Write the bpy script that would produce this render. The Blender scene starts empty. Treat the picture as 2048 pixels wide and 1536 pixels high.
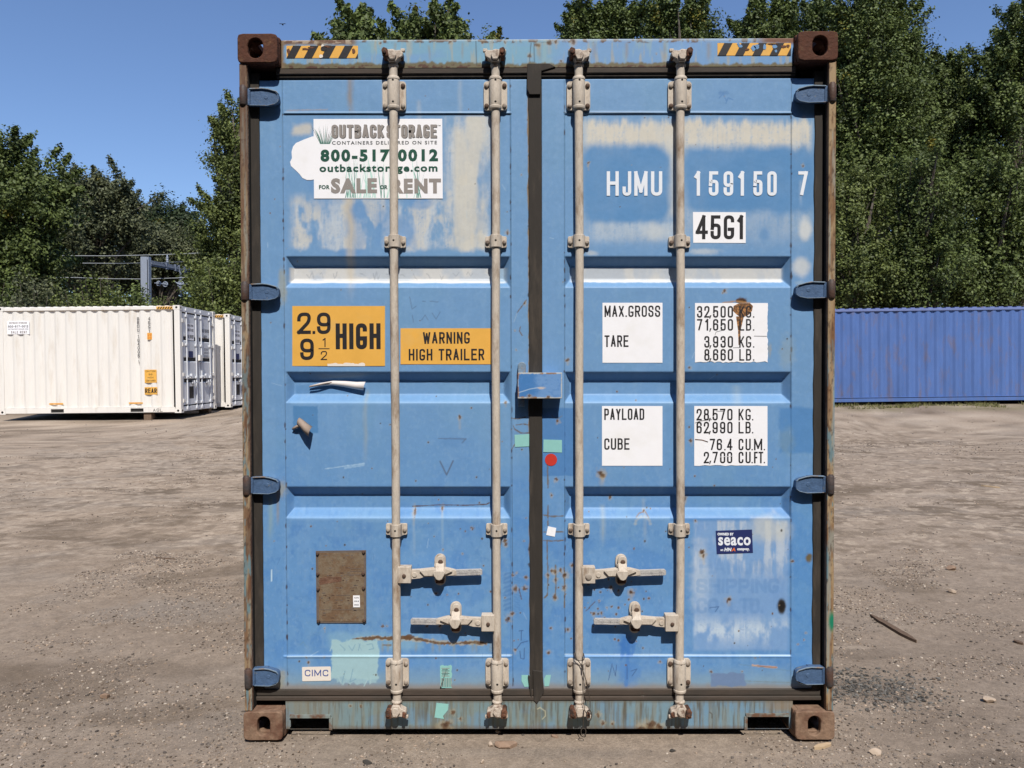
import bpy, bmesh, math, random
import numpy as np
from mathutils import Vector, Matrix

R_ = math.radians
SC = bpy.context.scene
COL = SC.collection
random.seed(7)

# ------------------------------------------------------------------ camera, sky, sun, exposure
CAM = np.array([-0.094, -3.137, 1.525])
PITCH, YAW, ROLL, FPX = -0.0177850555, 0.00388383798, -0.00259294888, 1535.0
_r0 = np.array([math.cos(YAW), math.sin(YAW), 0.0])
_f0 = np.array([-math.sin(YAW), math.cos(YAW), 0.0])
FWD = math.cos(PITCH) * _f0 + math.sin(PITCH) * np.array([0, 0, 1.0])
_u0 = -math.sin(PITCH) * _f0 + math.cos(PITCH) * np.array([0, 0, 1.0])
RGT = math.cos(ROLL) * _r0 + math.sin(ROLL) * _u0
UPV = math.cos(ROLL) * _u0 - math.sin(ROLL) * _r0
cam_d = bpy.data.cameras.new("camera")
cam_d.sensor_width = 36.0
cam_d.lens = FPX / 2048 * 36
cam_d.clip_start, cam_d.clip_end = 0.05, 2000
cam = bpy.data.objects.new("camera", cam_d)
M = Matrix.Identity(4)
for i, a in enumerate((RGT, UPV, -FWD)):
    for k in range(3):
        M[k][i] = a[k]
for k in range(3):
    M[k][3] = CAM[k]
cam.matrix_world = M
COL.objects.link(cam)
SC.camera = cam

SUN_EL, SUN_AZ = R_(52), R_(10)          # azimuth measured from behind the camera towards +X
TOSUN = Vector((math.sin(SUN_AZ) * math.cos(SUN_EL), -math.cos(SUN_AZ) * math.cos(SUN_EL), math.sin(SUN_EL)))
W = bpy.data.worlds.new("World")
SC.world = W
W.use_nodes = True
_n = W.node_tree.nodes
_sky = _n.new("ShaderNodeTexSky")
_sky.sky_type = "NISHITA"
_sky.sun_disc = False
_sky.sun_elevation = SUN_EL
_sky.sun_rotation = math.pi - SUN_AZ
_sky.altitude = 0
_sky.air_density, _sky.dust_density, _sky.ozone_density = 1.0, 0.4, 3.0
_tint = _n.new("ShaderNodeVectorMath")
_tint.operation = "MULTIPLY"
_tint.inputs[1].default_value = (1.12, 1.20, 1.38)
W.node_tree.links.new(_sky.outputs[0], _tint.inputs[0])
W.node_tree.links.new(_tint.outputs[0], _n["Background"].inputs[0])
_n["Background"].inputs[1].default_value = 0.105
sun_d = bpy.data.lights.new("sun", "SUN")
sun_d.energy, sun_d.angle, sun_d.color = 5.0, R_(0.53), (1.0, 0.955, 0.885)
sun = bpy.data.objects.new("sun", sun_d)
sun.rotation_euler = TOSUN.to_track_quat("Z", "Y").to_euler()
sun.location = (6, -12, 20)
COL.objects.link(sun)
SC.view_settings.view_transform = "Standard"
SC.view_settings.look = "None"
SC.view_settings.exposure = 0.0
SC.view_settings.gamma = 1.0


# ------------------------------------------------------------------ survey helpers
def P(px, py, y):
    """point of the plane Y=y that was surveyed at photo coordinates px, py"""
    d = FWD * FPX + RGT * (px - 1024) - UPV * (py - 768)
    return CAM + d * ((y - CAM[1]) / d[1])


def X(px, y, py=768):
    return float(P(px, py, y)[0])


def Z(py, y, px=1024):
    return float(P(px, py, y)[2])


def survey(x, y, z):
    dx, dy, dz = x - CAM[0], y - CAM[1], z - CAM[2]
    f = dx * FWD[0] + dy * FWD[1] + dz * FWD[2]
    u = dx * RGT[0] + dy * RGT[1] + dz * RGT[2]
    v = dx * UPV[0] + dy * UPV[1] + dz * UPV[2]
    return 1024 + u / f * FPX, 768 - v / f * FPX


def lin(c):
    c = np.array(c, float) / 255.0
    return np.where(c <= 0.04045, c / 12.92, ((c + 0.055) / 1.055) ** 2.4)


def C(r, g, b, k=1.12):
    """albedo of a sunlit front face that photographs as sRGB r, g, b"""
    return np.minimum(lin((r, g, b)) / k, 0.88)


# ------------------------------------------------------------------ numpy noise
_rng = np.random.default_rng(11)
_LAT = _rng.random((64, 256, 256)).astype(np.float32)


def vnoise(x, y, s=0):
    x = np.asarray(x, np.float32)
    y = np.asarray(y, np.float32)
    xi, yi = np.floor(x).astype(int), np.floor(y).astype(int)
    fx, fy = x - xi, y - yi
    fx, fy = fx * fx * (3 - 2 * fx), fy * fy * (3 - 2 * fy)
    L = _LAT[s % 64]
    a, b = L[xi & 255, yi & 255], L[(xi + 1) & 255, yi & 255]
    c, d = L[xi & 255, (yi + 1) & 255], L[(xi + 1) & 255, (yi + 1) & 255]
    return (a * (1 - fx) + b * fx) * (1 - fy) + (c * (1 - fx) + d * fx) * fy


def fbm(x, y, s=0, o=4):
    t, a, n = 0, 0.5, 0
    for i in range(o):
        t = t + a * vnoise(x * 2 ** i + 17 * i, y * 2 ** i + 31 * i, s + i)
        n += a
        a *= 0.5
    return t / n


def sst(a, b, x):
    t = np.clip((x - a) / (b - a), 0, 1)
    return t * t * (3 - 2 * t)


# ------------------------------------------------------------------ materials
MATS = {}


def mat(name, col=(0.5, 0.5, 0.5), rough=0.6, metal=0.0, attr=None, var=0.08, vscale=9.0, bump=0.0, bscale=120.0,
        col2=None, c2scale=6.0, c2lo=0.45, c2hi=0.6, stretch=(1, 1, 1), spec=0.35, trans=0.0, grain=None):
    if name in MATS:
        return MATS[name]
    m = bpy.data.materials.new(name)
    m.use_nodes = True
    nt = m.node_tree
    N, L = nt.nodes, nt.links
    b = N["Principled BSDF"]
    b.inputs["Roughness"].default_value = rough
    b.inputs["Metallic"].default_value = metal
    b.inputs["Specular IOR Level"].default_value = spec
    tc = N.new("ShaderNodeTexCoord")
    mp = N.new("ShaderNodeMapping")
    mp.inputs["Scale"].default_value = stretch
    L.new(tc.outputs["Object"], mp.inputs["Vector"])
    if attr:
        a = N.new("ShaderNodeAttribute")
        a.attribute_name = attr
        src = a.outputs["Color"]
    else:
        rgb = N.new("ShaderNodeRGB")
        rgb.outputs[0].default_value = (*[float(v) for v in col], 1)
        src = rgb.outputs[0]
    if col2 is not None:
        nz = N.new("ShaderNodeTexNoise")
        nz.inputs["Scale"].default_value = c2scale
        nz.inputs["Detail"].default_value = 7
        nz.inputs["Roughness"].default_value = 0.65
        L.new(mp.outputs[0], nz.inputs["Vector"])
        cr = N.new("ShaderNodeMapRange")
        cr.inputs["From Min"].default_value = c2lo
        cr.inputs["From Max"].default_value = c2hi
        L.new(nz.outputs["Fac"], cr.inputs["Value"])
        mx = N.new("ShaderNodeMix")
        mx.data_type = "RGBA"
        L.new(cr.outputs[0], mx.inputs["Factor"])
        L.new(src, mx.inputs["A"])
        mx.inputs["B"].default_value = (*[float(v) for v in col2], 1)
        src = mx.outputs["Result"]
    if var > 0:
        nz = N.new("ShaderNodeTexNoise")
        nz.inputs["Scale"].default_value = vscale
        nz.inputs["Detail"].default_value = 8
        nz.inputs["Roughness"].default_value = 0.7
        L.new(mp.outputs[0], nz.inputs["Vector"])
        mr = N.new("ShaderNodeMapRange")
        mr.inputs["From Min"].default_value = 0.25
        mr.inputs["From Max"].default_value = 0.75
        mr.inputs["To Min"].default_value = 1 - var
        mr.inputs["To Max"].default_value = 1 + var
        L.new(nz.outputs["Fac"], mr.inputs["Value"])
        mu = N.new("ShaderNodeVectorMath")
        mu.operation = "SCALE"
        L.new(src, mu.inputs[0])
        L.new(mr.outputs[0], mu.inputs["Scale"])
        src = mu.outputs[0]
        mr2 = N.new("ShaderNodeMapRange")
        mr2.inputs["To Min"].default_value = max(0.05, rough - 0.12)
        mr2.inputs["To Max"].default_value = min(1, rough + 0.12)
        L.new(nz.outputs["Fac"], mr2.inputs["Value"])
        L.new(mr2.outputs[0], b.inputs["Roughness"])
    if grain:
        for gs, ga in grain:
            nz = N.new("ShaderNodeTexNoise")
            nz.inputs["Scale"].default_value = gs
            nz.inputs["Detail"].default_value = 4
            nz.inputs["Roughness"].default_value = 0.75
            L.new(mp.outputs[0], nz.inputs["Vector"])
            mr = N.new("ShaderNodeMapRange")
            mr.inputs["From Min"].default_value = 0.3
            mr.inputs["From Max"].default_value = 0.7
            mr.inputs["To Min"].default_value = 1 - ga
            mr.inputs["To Max"].default_value = 1 + ga
            L.new(nz.outputs["Fac"], mr.inputs["Value"])
            mu = N.new("ShaderNodeVectorMath")
            mu.operation = "SCALE"
            L.new(src, mu.inputs[0])
            L.new(mr.outputs[0], mu.inputs["Scale"])
            src = mu.outputs[0]
    L.new(src, b.inputs["Base Color"])
    if bump > 0:
        nb = N.new("ShaderNodeTexNoise")
        nb.inputs["Scale"].default_value = bscale
        nb.inputs["Detail"].default_value = 5
        L.new(mp.outputs[0], nb.inputs["Vector"])
        bp = N.new("ShaderNodeBump")
        bp.inputs["Strength"].default_value = bump
        bp.inputs["Distance"].default_value = 0.004
        L.new(nb.outputs["Fac"], bp.inputs["Height"])
        L.new(bp.outputs[0], b.inputs["Normal"])
    if trans > 0:
        t = N.new("ShaderNodeBsdfTranslucent")
        L.new(src, t.inputs["Color"])
        ms = N.new("ShaderNodeMixShader")
        ms.inputs[0].default_value = trans
        L.new(b.outputs[0], ms.inputs[1])
        L.new(t.outputs[0], ms.inputs[2])
        L.new(ms.outputs[0], N["Material Output"].inputs["Surface"])
    MATS[name] = m
    return m


m_paint = mat("weathered_paint", attr="paint", rough=0.5, var=0.05, vscale=60, bump=0.06, bscale=240)
m_blue = mat("blue_paint", C(108, 152, 196), 0.5, var=0.08, col2=C(120, 92, 72), c2lo=0.62, c2hi=0.7)
m_darkrust = mat("dark_rust", C(86, 52, 37), 0.85, var=0.4, vscale=45, bump=1.0, bscale=70, col2=C(120, 88, 60), c2scale=26, c2lo=0.56, c2hi=0.74)
m_dustrust = mat("dusty_rust", C(138, 112, 92), 0.9, var=0.35, vscale=45, bump=0.9, bscale=70, col2=C(106, 74, 58), c2scale=9, c2lo=0.42, c2hi=0.62)
m_keep = mat("keeper_rust", C(112, 74, 54), 0.8, var=0.3, vscale=50, bump=0.5, bscale=160, col2=C(62, 46, 38), c2scale=40)
m_bar = mat("bar_paint", C(204, 191, 175), 0.65, var=0.12, vscale=34, bump=0.3, bscale=150, col2=C(146, 122, 100), c2scale=22, c2lo=0.52, c2hi=0.74, stretch=(1, 1, 0.35), grain=((160, 0.13),))
m_cam = mat("cam_paint", C(200, 186, 170), 0.65, var=0.16, vscale=60, bump=0.5, bscale=120, col2=C(118, 92, 76), c2scale=38, c2lo=0.5, c2hi=0.66)
m_bolt = mat("bolt_metal", C(172, 160, 146), 0.6, var=0.2, vscale=60, col2=C(110, 92, 80), c2scale=30)
m_boltrust = mat("rusty_bolt", C(92, 72, 60), 0.7, var=0.25, vscale=60)
m_hole = mat("hole_shade", (0.012, 0.011, 0.01), 0.9, var=0)  # near-black that paints the shade inside holes
m_grip = mat("worn_grip", C(186, 182, 178), 0.5, var=0.14, vscale=120, bump=0.5, bscale=170, col2=C(146, 144, 146), c2scale=60, c2lo=0.5, c2hi=0.7)
m_rubber = mat("rubber_gasket", C(58, 53, 48), 0.75, var=0.2, vscale=40, bump=0.2, bscale=150, col2=C(82, 73, 64), c2scale=10, c2lo=0.5, c2hi=0.7, stretch=(1, 1, 0.2), spec=0.25)
m_rubtop = mat("rubber_lip", C(80, 70, 62), 0.75, var=0.18, vscale=40, bump=0.2, bscale=150, col2=C(70, 64, 58), c2scale=14, spec=0.25, stretch=(0.25, 1, 1))
m_black = mat("shade_black", (0.02, 0.018, 0.016), 0.9, var=0.2)  # near-black for inner parts, also painted shade in channels and gaps
m_hinge = mat("hinge_paint", C(76, 101, 134), 0.55, var=0.28, vscale=45, bump=0.35, bscale=140, col2=C(128, 128, 122), c2scale=30, c2lo=0.6, c2hi=0.72)
m_hingelip = mat("hinge_lip", C(128, 146, 162), 0.5, var=0.25, vscale=45, bump=0.3, bscale=140, col2=C(150, 128, 108), c2scale=28, c2lo=0.52, c2hi=0.66)
m_knuckle = mat("hinge_knuckle", C(88, 66, 56), 0.6, var=0.3, vscale=40, bump=0.3, bscale=120, col2=C(74, 70, 70), c2scale=12)
m_white = mat("sticker_white", (0.90, 0.885, 0.90), 0.45, var=0.02, vscale=20, spec=0.35, col2=(0.84, 0.82, 0.80), c2scale=7, c2lo=0.55, c2hi=0.8)
m_yel = mat("sticker_yellow", C(238, 180, 82), 0.5, var=0.07, vscale=14, col2=C(226, 186, 116), c2scale=5, c2lo=0.55, c2hi=0.8)
m_blk = mat("sticker_black", C(42, 40, 42), 0.5, var=0.1, vscale=60)
m_green = mat("sticker_green", C(34, 84, 68), 0.45, var=0.04)
m_pgreen = mat("sticker_pale_green", C(196, 232, 220), 0.4, var=0.03)
m_mgreen = mat("sticker_grass", C(112, 158, 146), 0.4, var=0.03)
m_grey = mat("sticker_grey", C(152, 144, 138), 0.45, var=0.04)
m_dgrey = mat("sticker_dark_grey", C(92, 94, 94), 0.45, var=0.04)
m_navy = mat("sticker_navy", C(44, 54, 104), 0.4, var=0.06)
m_orange = mat("sticker_orange", C(232, 120, 60), 0.4, var=0.04)
m_cblue = mat("sticker_blue", C(72, 92, 156), 0.4, var=0.04)
m_cream = mat("sticker_cream", C(240, 230, 218), 0.4, var=0.03)
m_letter = mat("white_lettering", C(240, 244, 250), 0.4, var=0.03)
m_cyan = mat("tape_cyan", C(148, 204, 197), 0.45, var=0.05, vscale=40)
m_red = mat("sticker_red", C(206, 62, 50), 0.4, var=0.04)
m_tan = mat("peeled_backing", C(160, 142, 128), 0.8, var=0.15, vscale=40)
m_pale = mat("peeled_paper", C(232, 224, 220), 0.7, var=0.06)
m_plate = mat("corroded_plate", C(128, 112, 92), 0.65, var=0.25, vscale=70, bump=0.35, bscale=220, col2=C(116, 92, 70), c2scale=26)
m_platerim = mat("plate_rim", C(112, 100, 92), 0.6, var=0.2, vscale=50)
m_wire = mat("steel_wire", C(96, 88, 80), 0.45, metal=0.5, var=0.15)
m_bark = mat("bark", (0.10, 0.078, 0.058), 0.9, var=0.35, vscale=8, bump=0.8, bscale=25, col2=(0.17, 0.145, 0.12), c2scale=5)
m_leaf = mat("leaf", attr="leaf", rough=0.55, var=0.0, trans=0.22, spec=0.3)
m_wpaint = mat("white_paint", (0.77, 0.735, 0.675), 0.5, var=0.04, vscale=4, col2=(0.60, 0.53, 0.44), c2scale=2.6, c2lo=0.54, c2hi=0.8, stretch=(1.6, 1, 0.25))
m_wdoor = mat("white_door_paint", (0.66, 0.67, 0.69), 0.5, var=0.04, vscale=6)
m_wrub = mat("white_container_rubber", (0.035, 0.035, 0.037), 0.8, var=0.1)
m_indigo = mat("indigo_paint", C(84, 113, 170), 0.55, var=0.14, vscale=2.4, bump=0.05, col2=C(110, 108, 132), c2scale=4.5, c2lo=0.52, c2hi=0.72, stretch=(1, 1, 0.3))
m_indrail = mat("indigo_rail", C(112, 126, 172), 0.55, var=0.1, vscale=4, col2=C(128, 100, 92), c2scale=2.2, c2lo=0.62, c2hi=0.7)
m_galv = mat("galvanised_steel", C(160, 168, 182), 0.5, metal=0.15, var=0.1, vscale=4)
m_galvdk = mat("weathered_steel", C(120, 128, 144), 0.6, metal=0.1, var=0.12, vscale=4)
m_wood = mat("weathered_wood", C(122, 102, 84), 0.9, var=0.3, vscale=30, bump=0.6, bscale=60, stretch=(1, 6, 1))
m_stone = mat("pale_stone", C(196, 176, 156, 1.3), 0.9, var=0.2, vscale=25, bump=0.6, bscale=60)
m_stone2 = mat("brown_stone", C(158, 132, 112, 1.3), 0.9, var=0.25, vscale=25, bump=0.6, bscale=60)
m_bird = mat("bird_feathers", (0.03, 0.028, 0.028), 0.7, var=0.2)
m_gravel = mat("gravel_stone", attr="stonecol", rough=0.9, var=0.2, vscale=90, spec=0.2)


# ------------------------------------------------------------------ mesh builder
class MB:
    def __init__(s):
        s.v, s.f, s.m = [], [], []

    def add(s, vs, fs, mi=0):
        o = len(s.v)
        s.v += [tuple(map(float, p)) for p in vs]
        for f in fs:
            s.f.append([i + o for i in f])
            s.m.append(mi)

    def box(s, x0, x1, y0, y1, z0, z1, mi=0):
        x0, x1 = min(x0, x1), max(x0, x1)
        y0, y1 = min(y0, y1), max(y0, y1)
        z0, z1 = min(z0, z1), max(z0, z1)
        v = [(x0, y0, z0), (x1, y0, z0), (x1, y1, z0), (x0, y1, z0), (x0, y0, z1), (x1, y0, z1), (x1, y1, z1), (x0, y1, z1)]
        s.add(v, [(0, 3, 2, 1), (4, 5, 6, 7), (0, 1, 5, 4), (1, 2, 6, 5), (2, 3, 7, 6), (3, 0, 4, 7)], mi)

    def cyl(s, p0, p1, r0, r1=None, n=16, mi=0, caps=True):
        r1 = r0 if r1 is None else r1
        p0, p1 = Vector(p0), Vector(p1)
        d = (p1 - p0).normalized()
        a = d.orthogonal().normalized()
        b = d.cross(a)
        v = []
        for p, r in ((p0, r0), (p1, r1)):
            for i in range(n):
                t = 2 * math.pi * i / n
                v.append(p + a * (r * math.cos(t)) + b * (r * math.sin(t)))
        f = [(i, (i + 1) % n, n + (i + 1) % n, n + i) for i in range(n)]
        if caps:
            f += [tuple(range(n))[::-1], tuple(range(n, 2 * n))]
        s.add(v, f, mi)

    def lathe(s, x, y, prof, n=18, mi=0):
        """vertical surface of revolution, prof = [(r, z)...]"""
        v, f = [], []
        for r, z in prof:
            for i in range(n):
                t = 2 * math.pi * i / n
                v.append((x + r * math.cos(t), y + r * math.sin(t), z))
        k = len(prof)
        for j in range(k - 1):
            for i in range(n):
                f.append((j * n + i, j * n + (i + 1) % n, (j + 1) * n + (i + 1) % n, (j + 1) * n + i))
        f += [tuple(range(n))[::-1], tuple(range((k - 1) * n, k * n))]
        s.add(v, f, mi)

    def tube(s, pts, r, n=8, mi=0):
        pts = [Vector(p) for p in pts]
        k = len(pts)
        rs = r if hasattr(r, "__len__") else [r] * k
        v, f = [], []
        a = None
        for j, p in enumerate(pts):
            d = (pts[min(j + 1, k - 1)] - pts[max(j - 1, 0)]).normalized()
            if a is None:
                a = d.orthogonal().normalized()
            a = (a - d * a.dot(d)).normalized()
            b = d.cross(a)
            for i in range(n):
                t = 2 * math.pi * i / n
                v.append(p + a * (rs[j] * math.cos(t)) + b * (rs[j] * math.sin(t)))
        for j in range(k - 1):
            for i in range(n):
                f.append((j * n + i, j * n + (i + 1) % n, (j + 1) * n + (i + 1) % n, (j + 1) * n + i))
        f += [tuple(range(n))[::-1], tuple(range((k - 1) * n, k * n))]
        s.add(v, f, mi)

    def prism(s, poly, a, b, plane="xz", mi=0):
        def pt(p, q):
            return {"xz": (p[0], q, p[1]), "xy": (p[0], p[1], q), "yz": (q, p[0], p[1])}[plane]
        n = len(poly)
        v = [pt(p, a) for p in poly] + [pt(p, b) for p in poly]
        f = [tuple(range(n)), tuple(range(2 * n - 1, n - 1, -1))] + [(i, n + i, n + (i + 1) % n, (i + 1) % n) for i in range(n)]
        s.add(v, f, mi)

    def ring(s, outer, inner, a, b, plane="xz", mi=0, mi_in=None):
        """plate between a and b with a hole; the loops have the same number of points"""
        def pt(p, q):
            return {"xz": (p[0], q, p[1]), "xy": (p[0], p[1], q), "yz": (q, p[0], p[1])}[plane]
        n = len(outer)
        v = [pt(p, a) for p in outer] + [pt(p, a) for p in inner] + [pt(p, b) for p in outer] + [pt(p, b) for p in inner]
        f, g = [], []
        for i in range(n):
            j = (i + 1) % n
            f += [(i, j, n + j, n + i), (2 * n + i, 3 * n + i, 3 * n + j, 2 * n + j), (i, 2 * n + i, 2 * n + j, j)]
            g += [(n + i, n + j, 3 * n + j, 3 * n + i)]
        s.add(v, f + g, mi)
        if mi_in is not None:
            for k in range(len(g)):
                s.m[-1 - k] = mi_in

    def build(s, name, mats, parent=None, bevel=0.0, smooth=38, seg=2):
        me = bpy.data.meshes.new(name)
        me.from_pydata(s.v, [], s.f)
        for m in (mats if isinstance(mats, (list, tuple)) else [mats]):
            me.materials.append(m)
        me.polygons.foreach_set("material_index", s.m)
        bm = bmesh.new()
        bm.from_mesh(me)
        bmesh.ops.recalc_face_normals(bm, faces=bm.faces)
        bm.to_mesh(me)
        bm.free()
        me.polygons.foreach_set("use_smooth", [True] * len(me.polygons))
        me.set_sharp_from_angle(angle=R_(smooth))
        ob = bpy.data.objects.new(name, me)
        COL.objects.link(ob)
        if parent:
            ob.parent = parent
        if bevel:
            b = ob.modifiers.new("bevel", "BEVEL")
            b.width, b.segments, b.limit_method, b.angle_limit = bevel, seg, "ANGLE", R_(40)
        return ob


def empty(name, label, cat, loc=(0, 0, 0), group=None, rz=0.0):
    o = bpy.data.objects.new(name, None)
    o.empty_display_size = 0.2
    o.location = loc
    o.rotation_euler = (0, 0, rz)
    COL.objects.link(o)
    return tag(o, label, cat, group)


def tag(o, label, cat, group=None):
    o["label"], o["category"] = label, cat
    if group:
        o["group"] = group
    return o


def arr_mesh(name, verts, quads, mats, parent=None, attr=None, cols=None, smooth=True):
    """mesh from numpy arrays (all quads) with a point colour attribute"""
    me = bpy.data.meshes.new(name)
    nv, nf, k = len(verts), len(quads), quads.shape[1]
    me.vertices.add(nv)
    me.vertices.foreach_set("co", np.asarray(verts, np.float32).ravel())
    me.loops.add(nf * k)
    me.loops.foreach_set("vertex_index", np.asarray(quads, np.int32).ravel())
    me.polygons.add(nf)
    me.polygons.foreach_set("loop_start", np.arange(0, nf * k, k, dtype=np.int32))
    me.polygons.foreach_set("loop_total", np.full(nf, k, np.int32))
    me.polygons.foreach_set("use_smooth", np.full(nf, smooth, bool))
    me.update(calc_edges=True)
    if attr:
        a = me.color_attributes.new(attr, "FLOAT_COLOR", "POINT")
        c = np.ones((nv, 4), np.float32)
        c[:, :3] = cols
        a.data.foreach_set("color", c.ravel())
    for m in (mats if isinstance(mats, (list, tuple)) else [mats]):
        me.materials.append(m)
    ob = bpy.data.objects.new(name, me)
    COL.objects.link(ob)
    if parent:
        ob.parent = parent
    return ob


# ------------------------------------------------------------------ lettering
def _rounded(pts, w, rad=0.5):
    """polyline in units (x scaled by w, y by 1) with the flagged corners rounded"""
    q = [Vector((p[0] * w, p[1])) for p in pts]
    out = []
    for i, p in enumerate(q):
        if len(pts[i]) > 2 and 0 < i < len(q) - 1:
            a, b = q[i - 1] - p, q[i + 1] - p
            r = min(rad * w * pts[i][2], a.length * 0.5 if len(pts[i - 1]) > 2 else a.length, b.length * 0.5 if len(pts[i + 1]) > 2 else b.length)
            s0, s1 = p + a.normalized() * r, p + b.normalized() * r
            for k in range(7):
                t = k / 6
                out.append(s0 * (1 - t) ** 2 * 1 + p * (2 * t * (1 - t)) + s1 * t * t)
        else:
            out.append(p)
    o2 = [out[0]]
    for p in out[1:]:
        if (p - o2[-1]).length > 1e-5:
            o2.append(p)
    return o2


_O = [[(0.5, 1), (1, 1, 1), (1, 0, 1), (0, 0, 1), (0, 1, 1), (0.5, 1)]]
_6 = [[(1, 0.76), (1, 1, 1), (0, 1, 1), (0, 0, 1), (1, 0, 1), (1, 0.58, 1), (0.02, 0.58, 1), (0, 0.4)]]
GL = {
    "A": [[(0, 0), (0.5, 1), (1, 0)], [(0.2, 0.3), (0.8, 0.3)]],
    "B": [[(0, 0.53), (0, 1), (0.96, 1, 1), (0.96, 0.53, 1), (0, 0.53), (1, 0.53, 1), (1, 0, 1), (0, 0), (0, 0.53)]],
    "C": [[(1, 0.76), (1, 1, 1), (0, 1, 1), (0, 0, 1), (1, 0, 1), (1, 0.24)]],
    "D": [[(0, 0.5), (0, 1), (1, 1, 1), (1, 0, 1), (0, 0), (0, 0.5)]],
    "E": [[(1, 1), (0, 1), (0, 0), (1, 0)], [(0, 0.52), (0.85, 0.52)]],
    "F": [[(1, 1), (0, 1), (0, 0)], [(0, 0.5), (0.8, 0.5)]],
    "G": [[(1, 0.82), (1, 1, 1), (0, 1, 1), (0, 0, 1), (1, 0, 1), (1, 0.40), (0.55, 0.40)]],
    "H": [[(0, 0), (0, 1)], [(1, 0), (1, 1)], [(0, 0.52), (1, 0.52)]],
    "I": [[(0, 0), (0, 1)]],
    "J": [[(1, 1), (1, 0, 1), (0, 0, 1), (0, 0.28)]],
    "K": [[(0, 0), (0, 1)], [(1, 1), (0.05, 0.4)], [(0.3, 0.55), (1, 0)]],
    "L": [[(0, 1), (0, 0), (1, 0)]],
    "M": [[(0, 0), (0, 1), (0.5, 0.15), (1, 1), (1, 0)]],
    "N": [[(0, 0), (0, 1), (1, 0), (1, 1)]],
    "O": _O, "0": _O,
    "P": [[(0, 0), (0, 1), (1, 1, 1), (1, 0.45, 1), (0, 0.45)]],
    "R": [[(0, 0), (0, 1), (1, 1, 1), (1, 0.48, 1), (0, 0.48)], [(0.5, 0.48), (1, 0)]],
    "S": [[(1, 0.74), (1, 1, 1), (0, 1, 1), (0, 0.54, 1), (1, 0.46, 1), (1, 0, 1), (0, 0, 1), (0, 0.26)]],
    "T": [[(0, 1), (1, 1)], [(0.5, 1), (0.5, 0)]],
    "U": [[(0, 1), (0, 0, 1), (1, 0, 1), (1, 1)]],
    "V": [[(0, 1), (0.5, 0), (1, 1)]],
    "W": [[(0, 1), (0.25, 0), (0.5, 0.9), (0.75, 0), (1, 1)]],
    "X": [[(0, 0), (1, 1)], [(0, 1), (1, 0)]],
    "Y": [[(0, 1), (0.5, 0.48), (1, 1)], [(0.5, 0.48), (0.5, 0)]],
    "1": [[(0.0, 0.8), (0.55, 1), (0.55, 0)]],
    "2": [[(0, 0.7), (0, 1, 1), (1, 1, 1), (1, 0.6, 0.7), (0, 0), (1, 0)]],
    "3": [[(0, 0.76), (0, 1, 1), (0.97, 1, 1), (0.97, 0.53, 0.9), (0.4, 0.53)], [(0.4, 0.53), (1, 0.53, 0.9), (1, 0, 1), (0, 0, 1), (0, 0.24)]],
    "4": [[(0.75, 0), (0.75, 1), (0, 0.26), (1.05, 0.26)]],
    "5": [[(0.95, 1), (0.06, 1), (0.02, 0.46), (0.12, 0.6, 0.6), (1, 0.6, 1), (1, 0, 1), (0, 0, 1), (0, 0.24)]],
    "6": _6,
    "7": [[(0, 1), (1, 1), (0.3, 0)]],
    "8": [[(0.5, 1), (0.95, 1, 1), (0.95, 0.53, 1), (0.05, 0.53, 1), (0.05, 1, 1), (0.5, 1)], [(0.5, 0.53), (1, 0.53, 1), (1, 0, 1), (0, 0, 1), (0, 0.53, 1), (0.5, 0.53)]],
    "9": [[(1 - p[0], 1 - p[1], *p[2:]) for p in s] for s in _6],
    "-": [[(0, 0.45), (1, 0.45)]],
    "/": [[(0, 0), (1, 1)]],
    ".": [[(0, 0.0), (0, 0.03)]],
    ",": [[(0.3, 0.03), (0.25, -0.02), (0, -0.14)]],
}
GW = {"I": 0.0, "1": 0.75, ".": 0.0, ",": 0.2, "M": 1.25, "W": 1.45, "J": 0.9, "-": 0.7}


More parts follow.
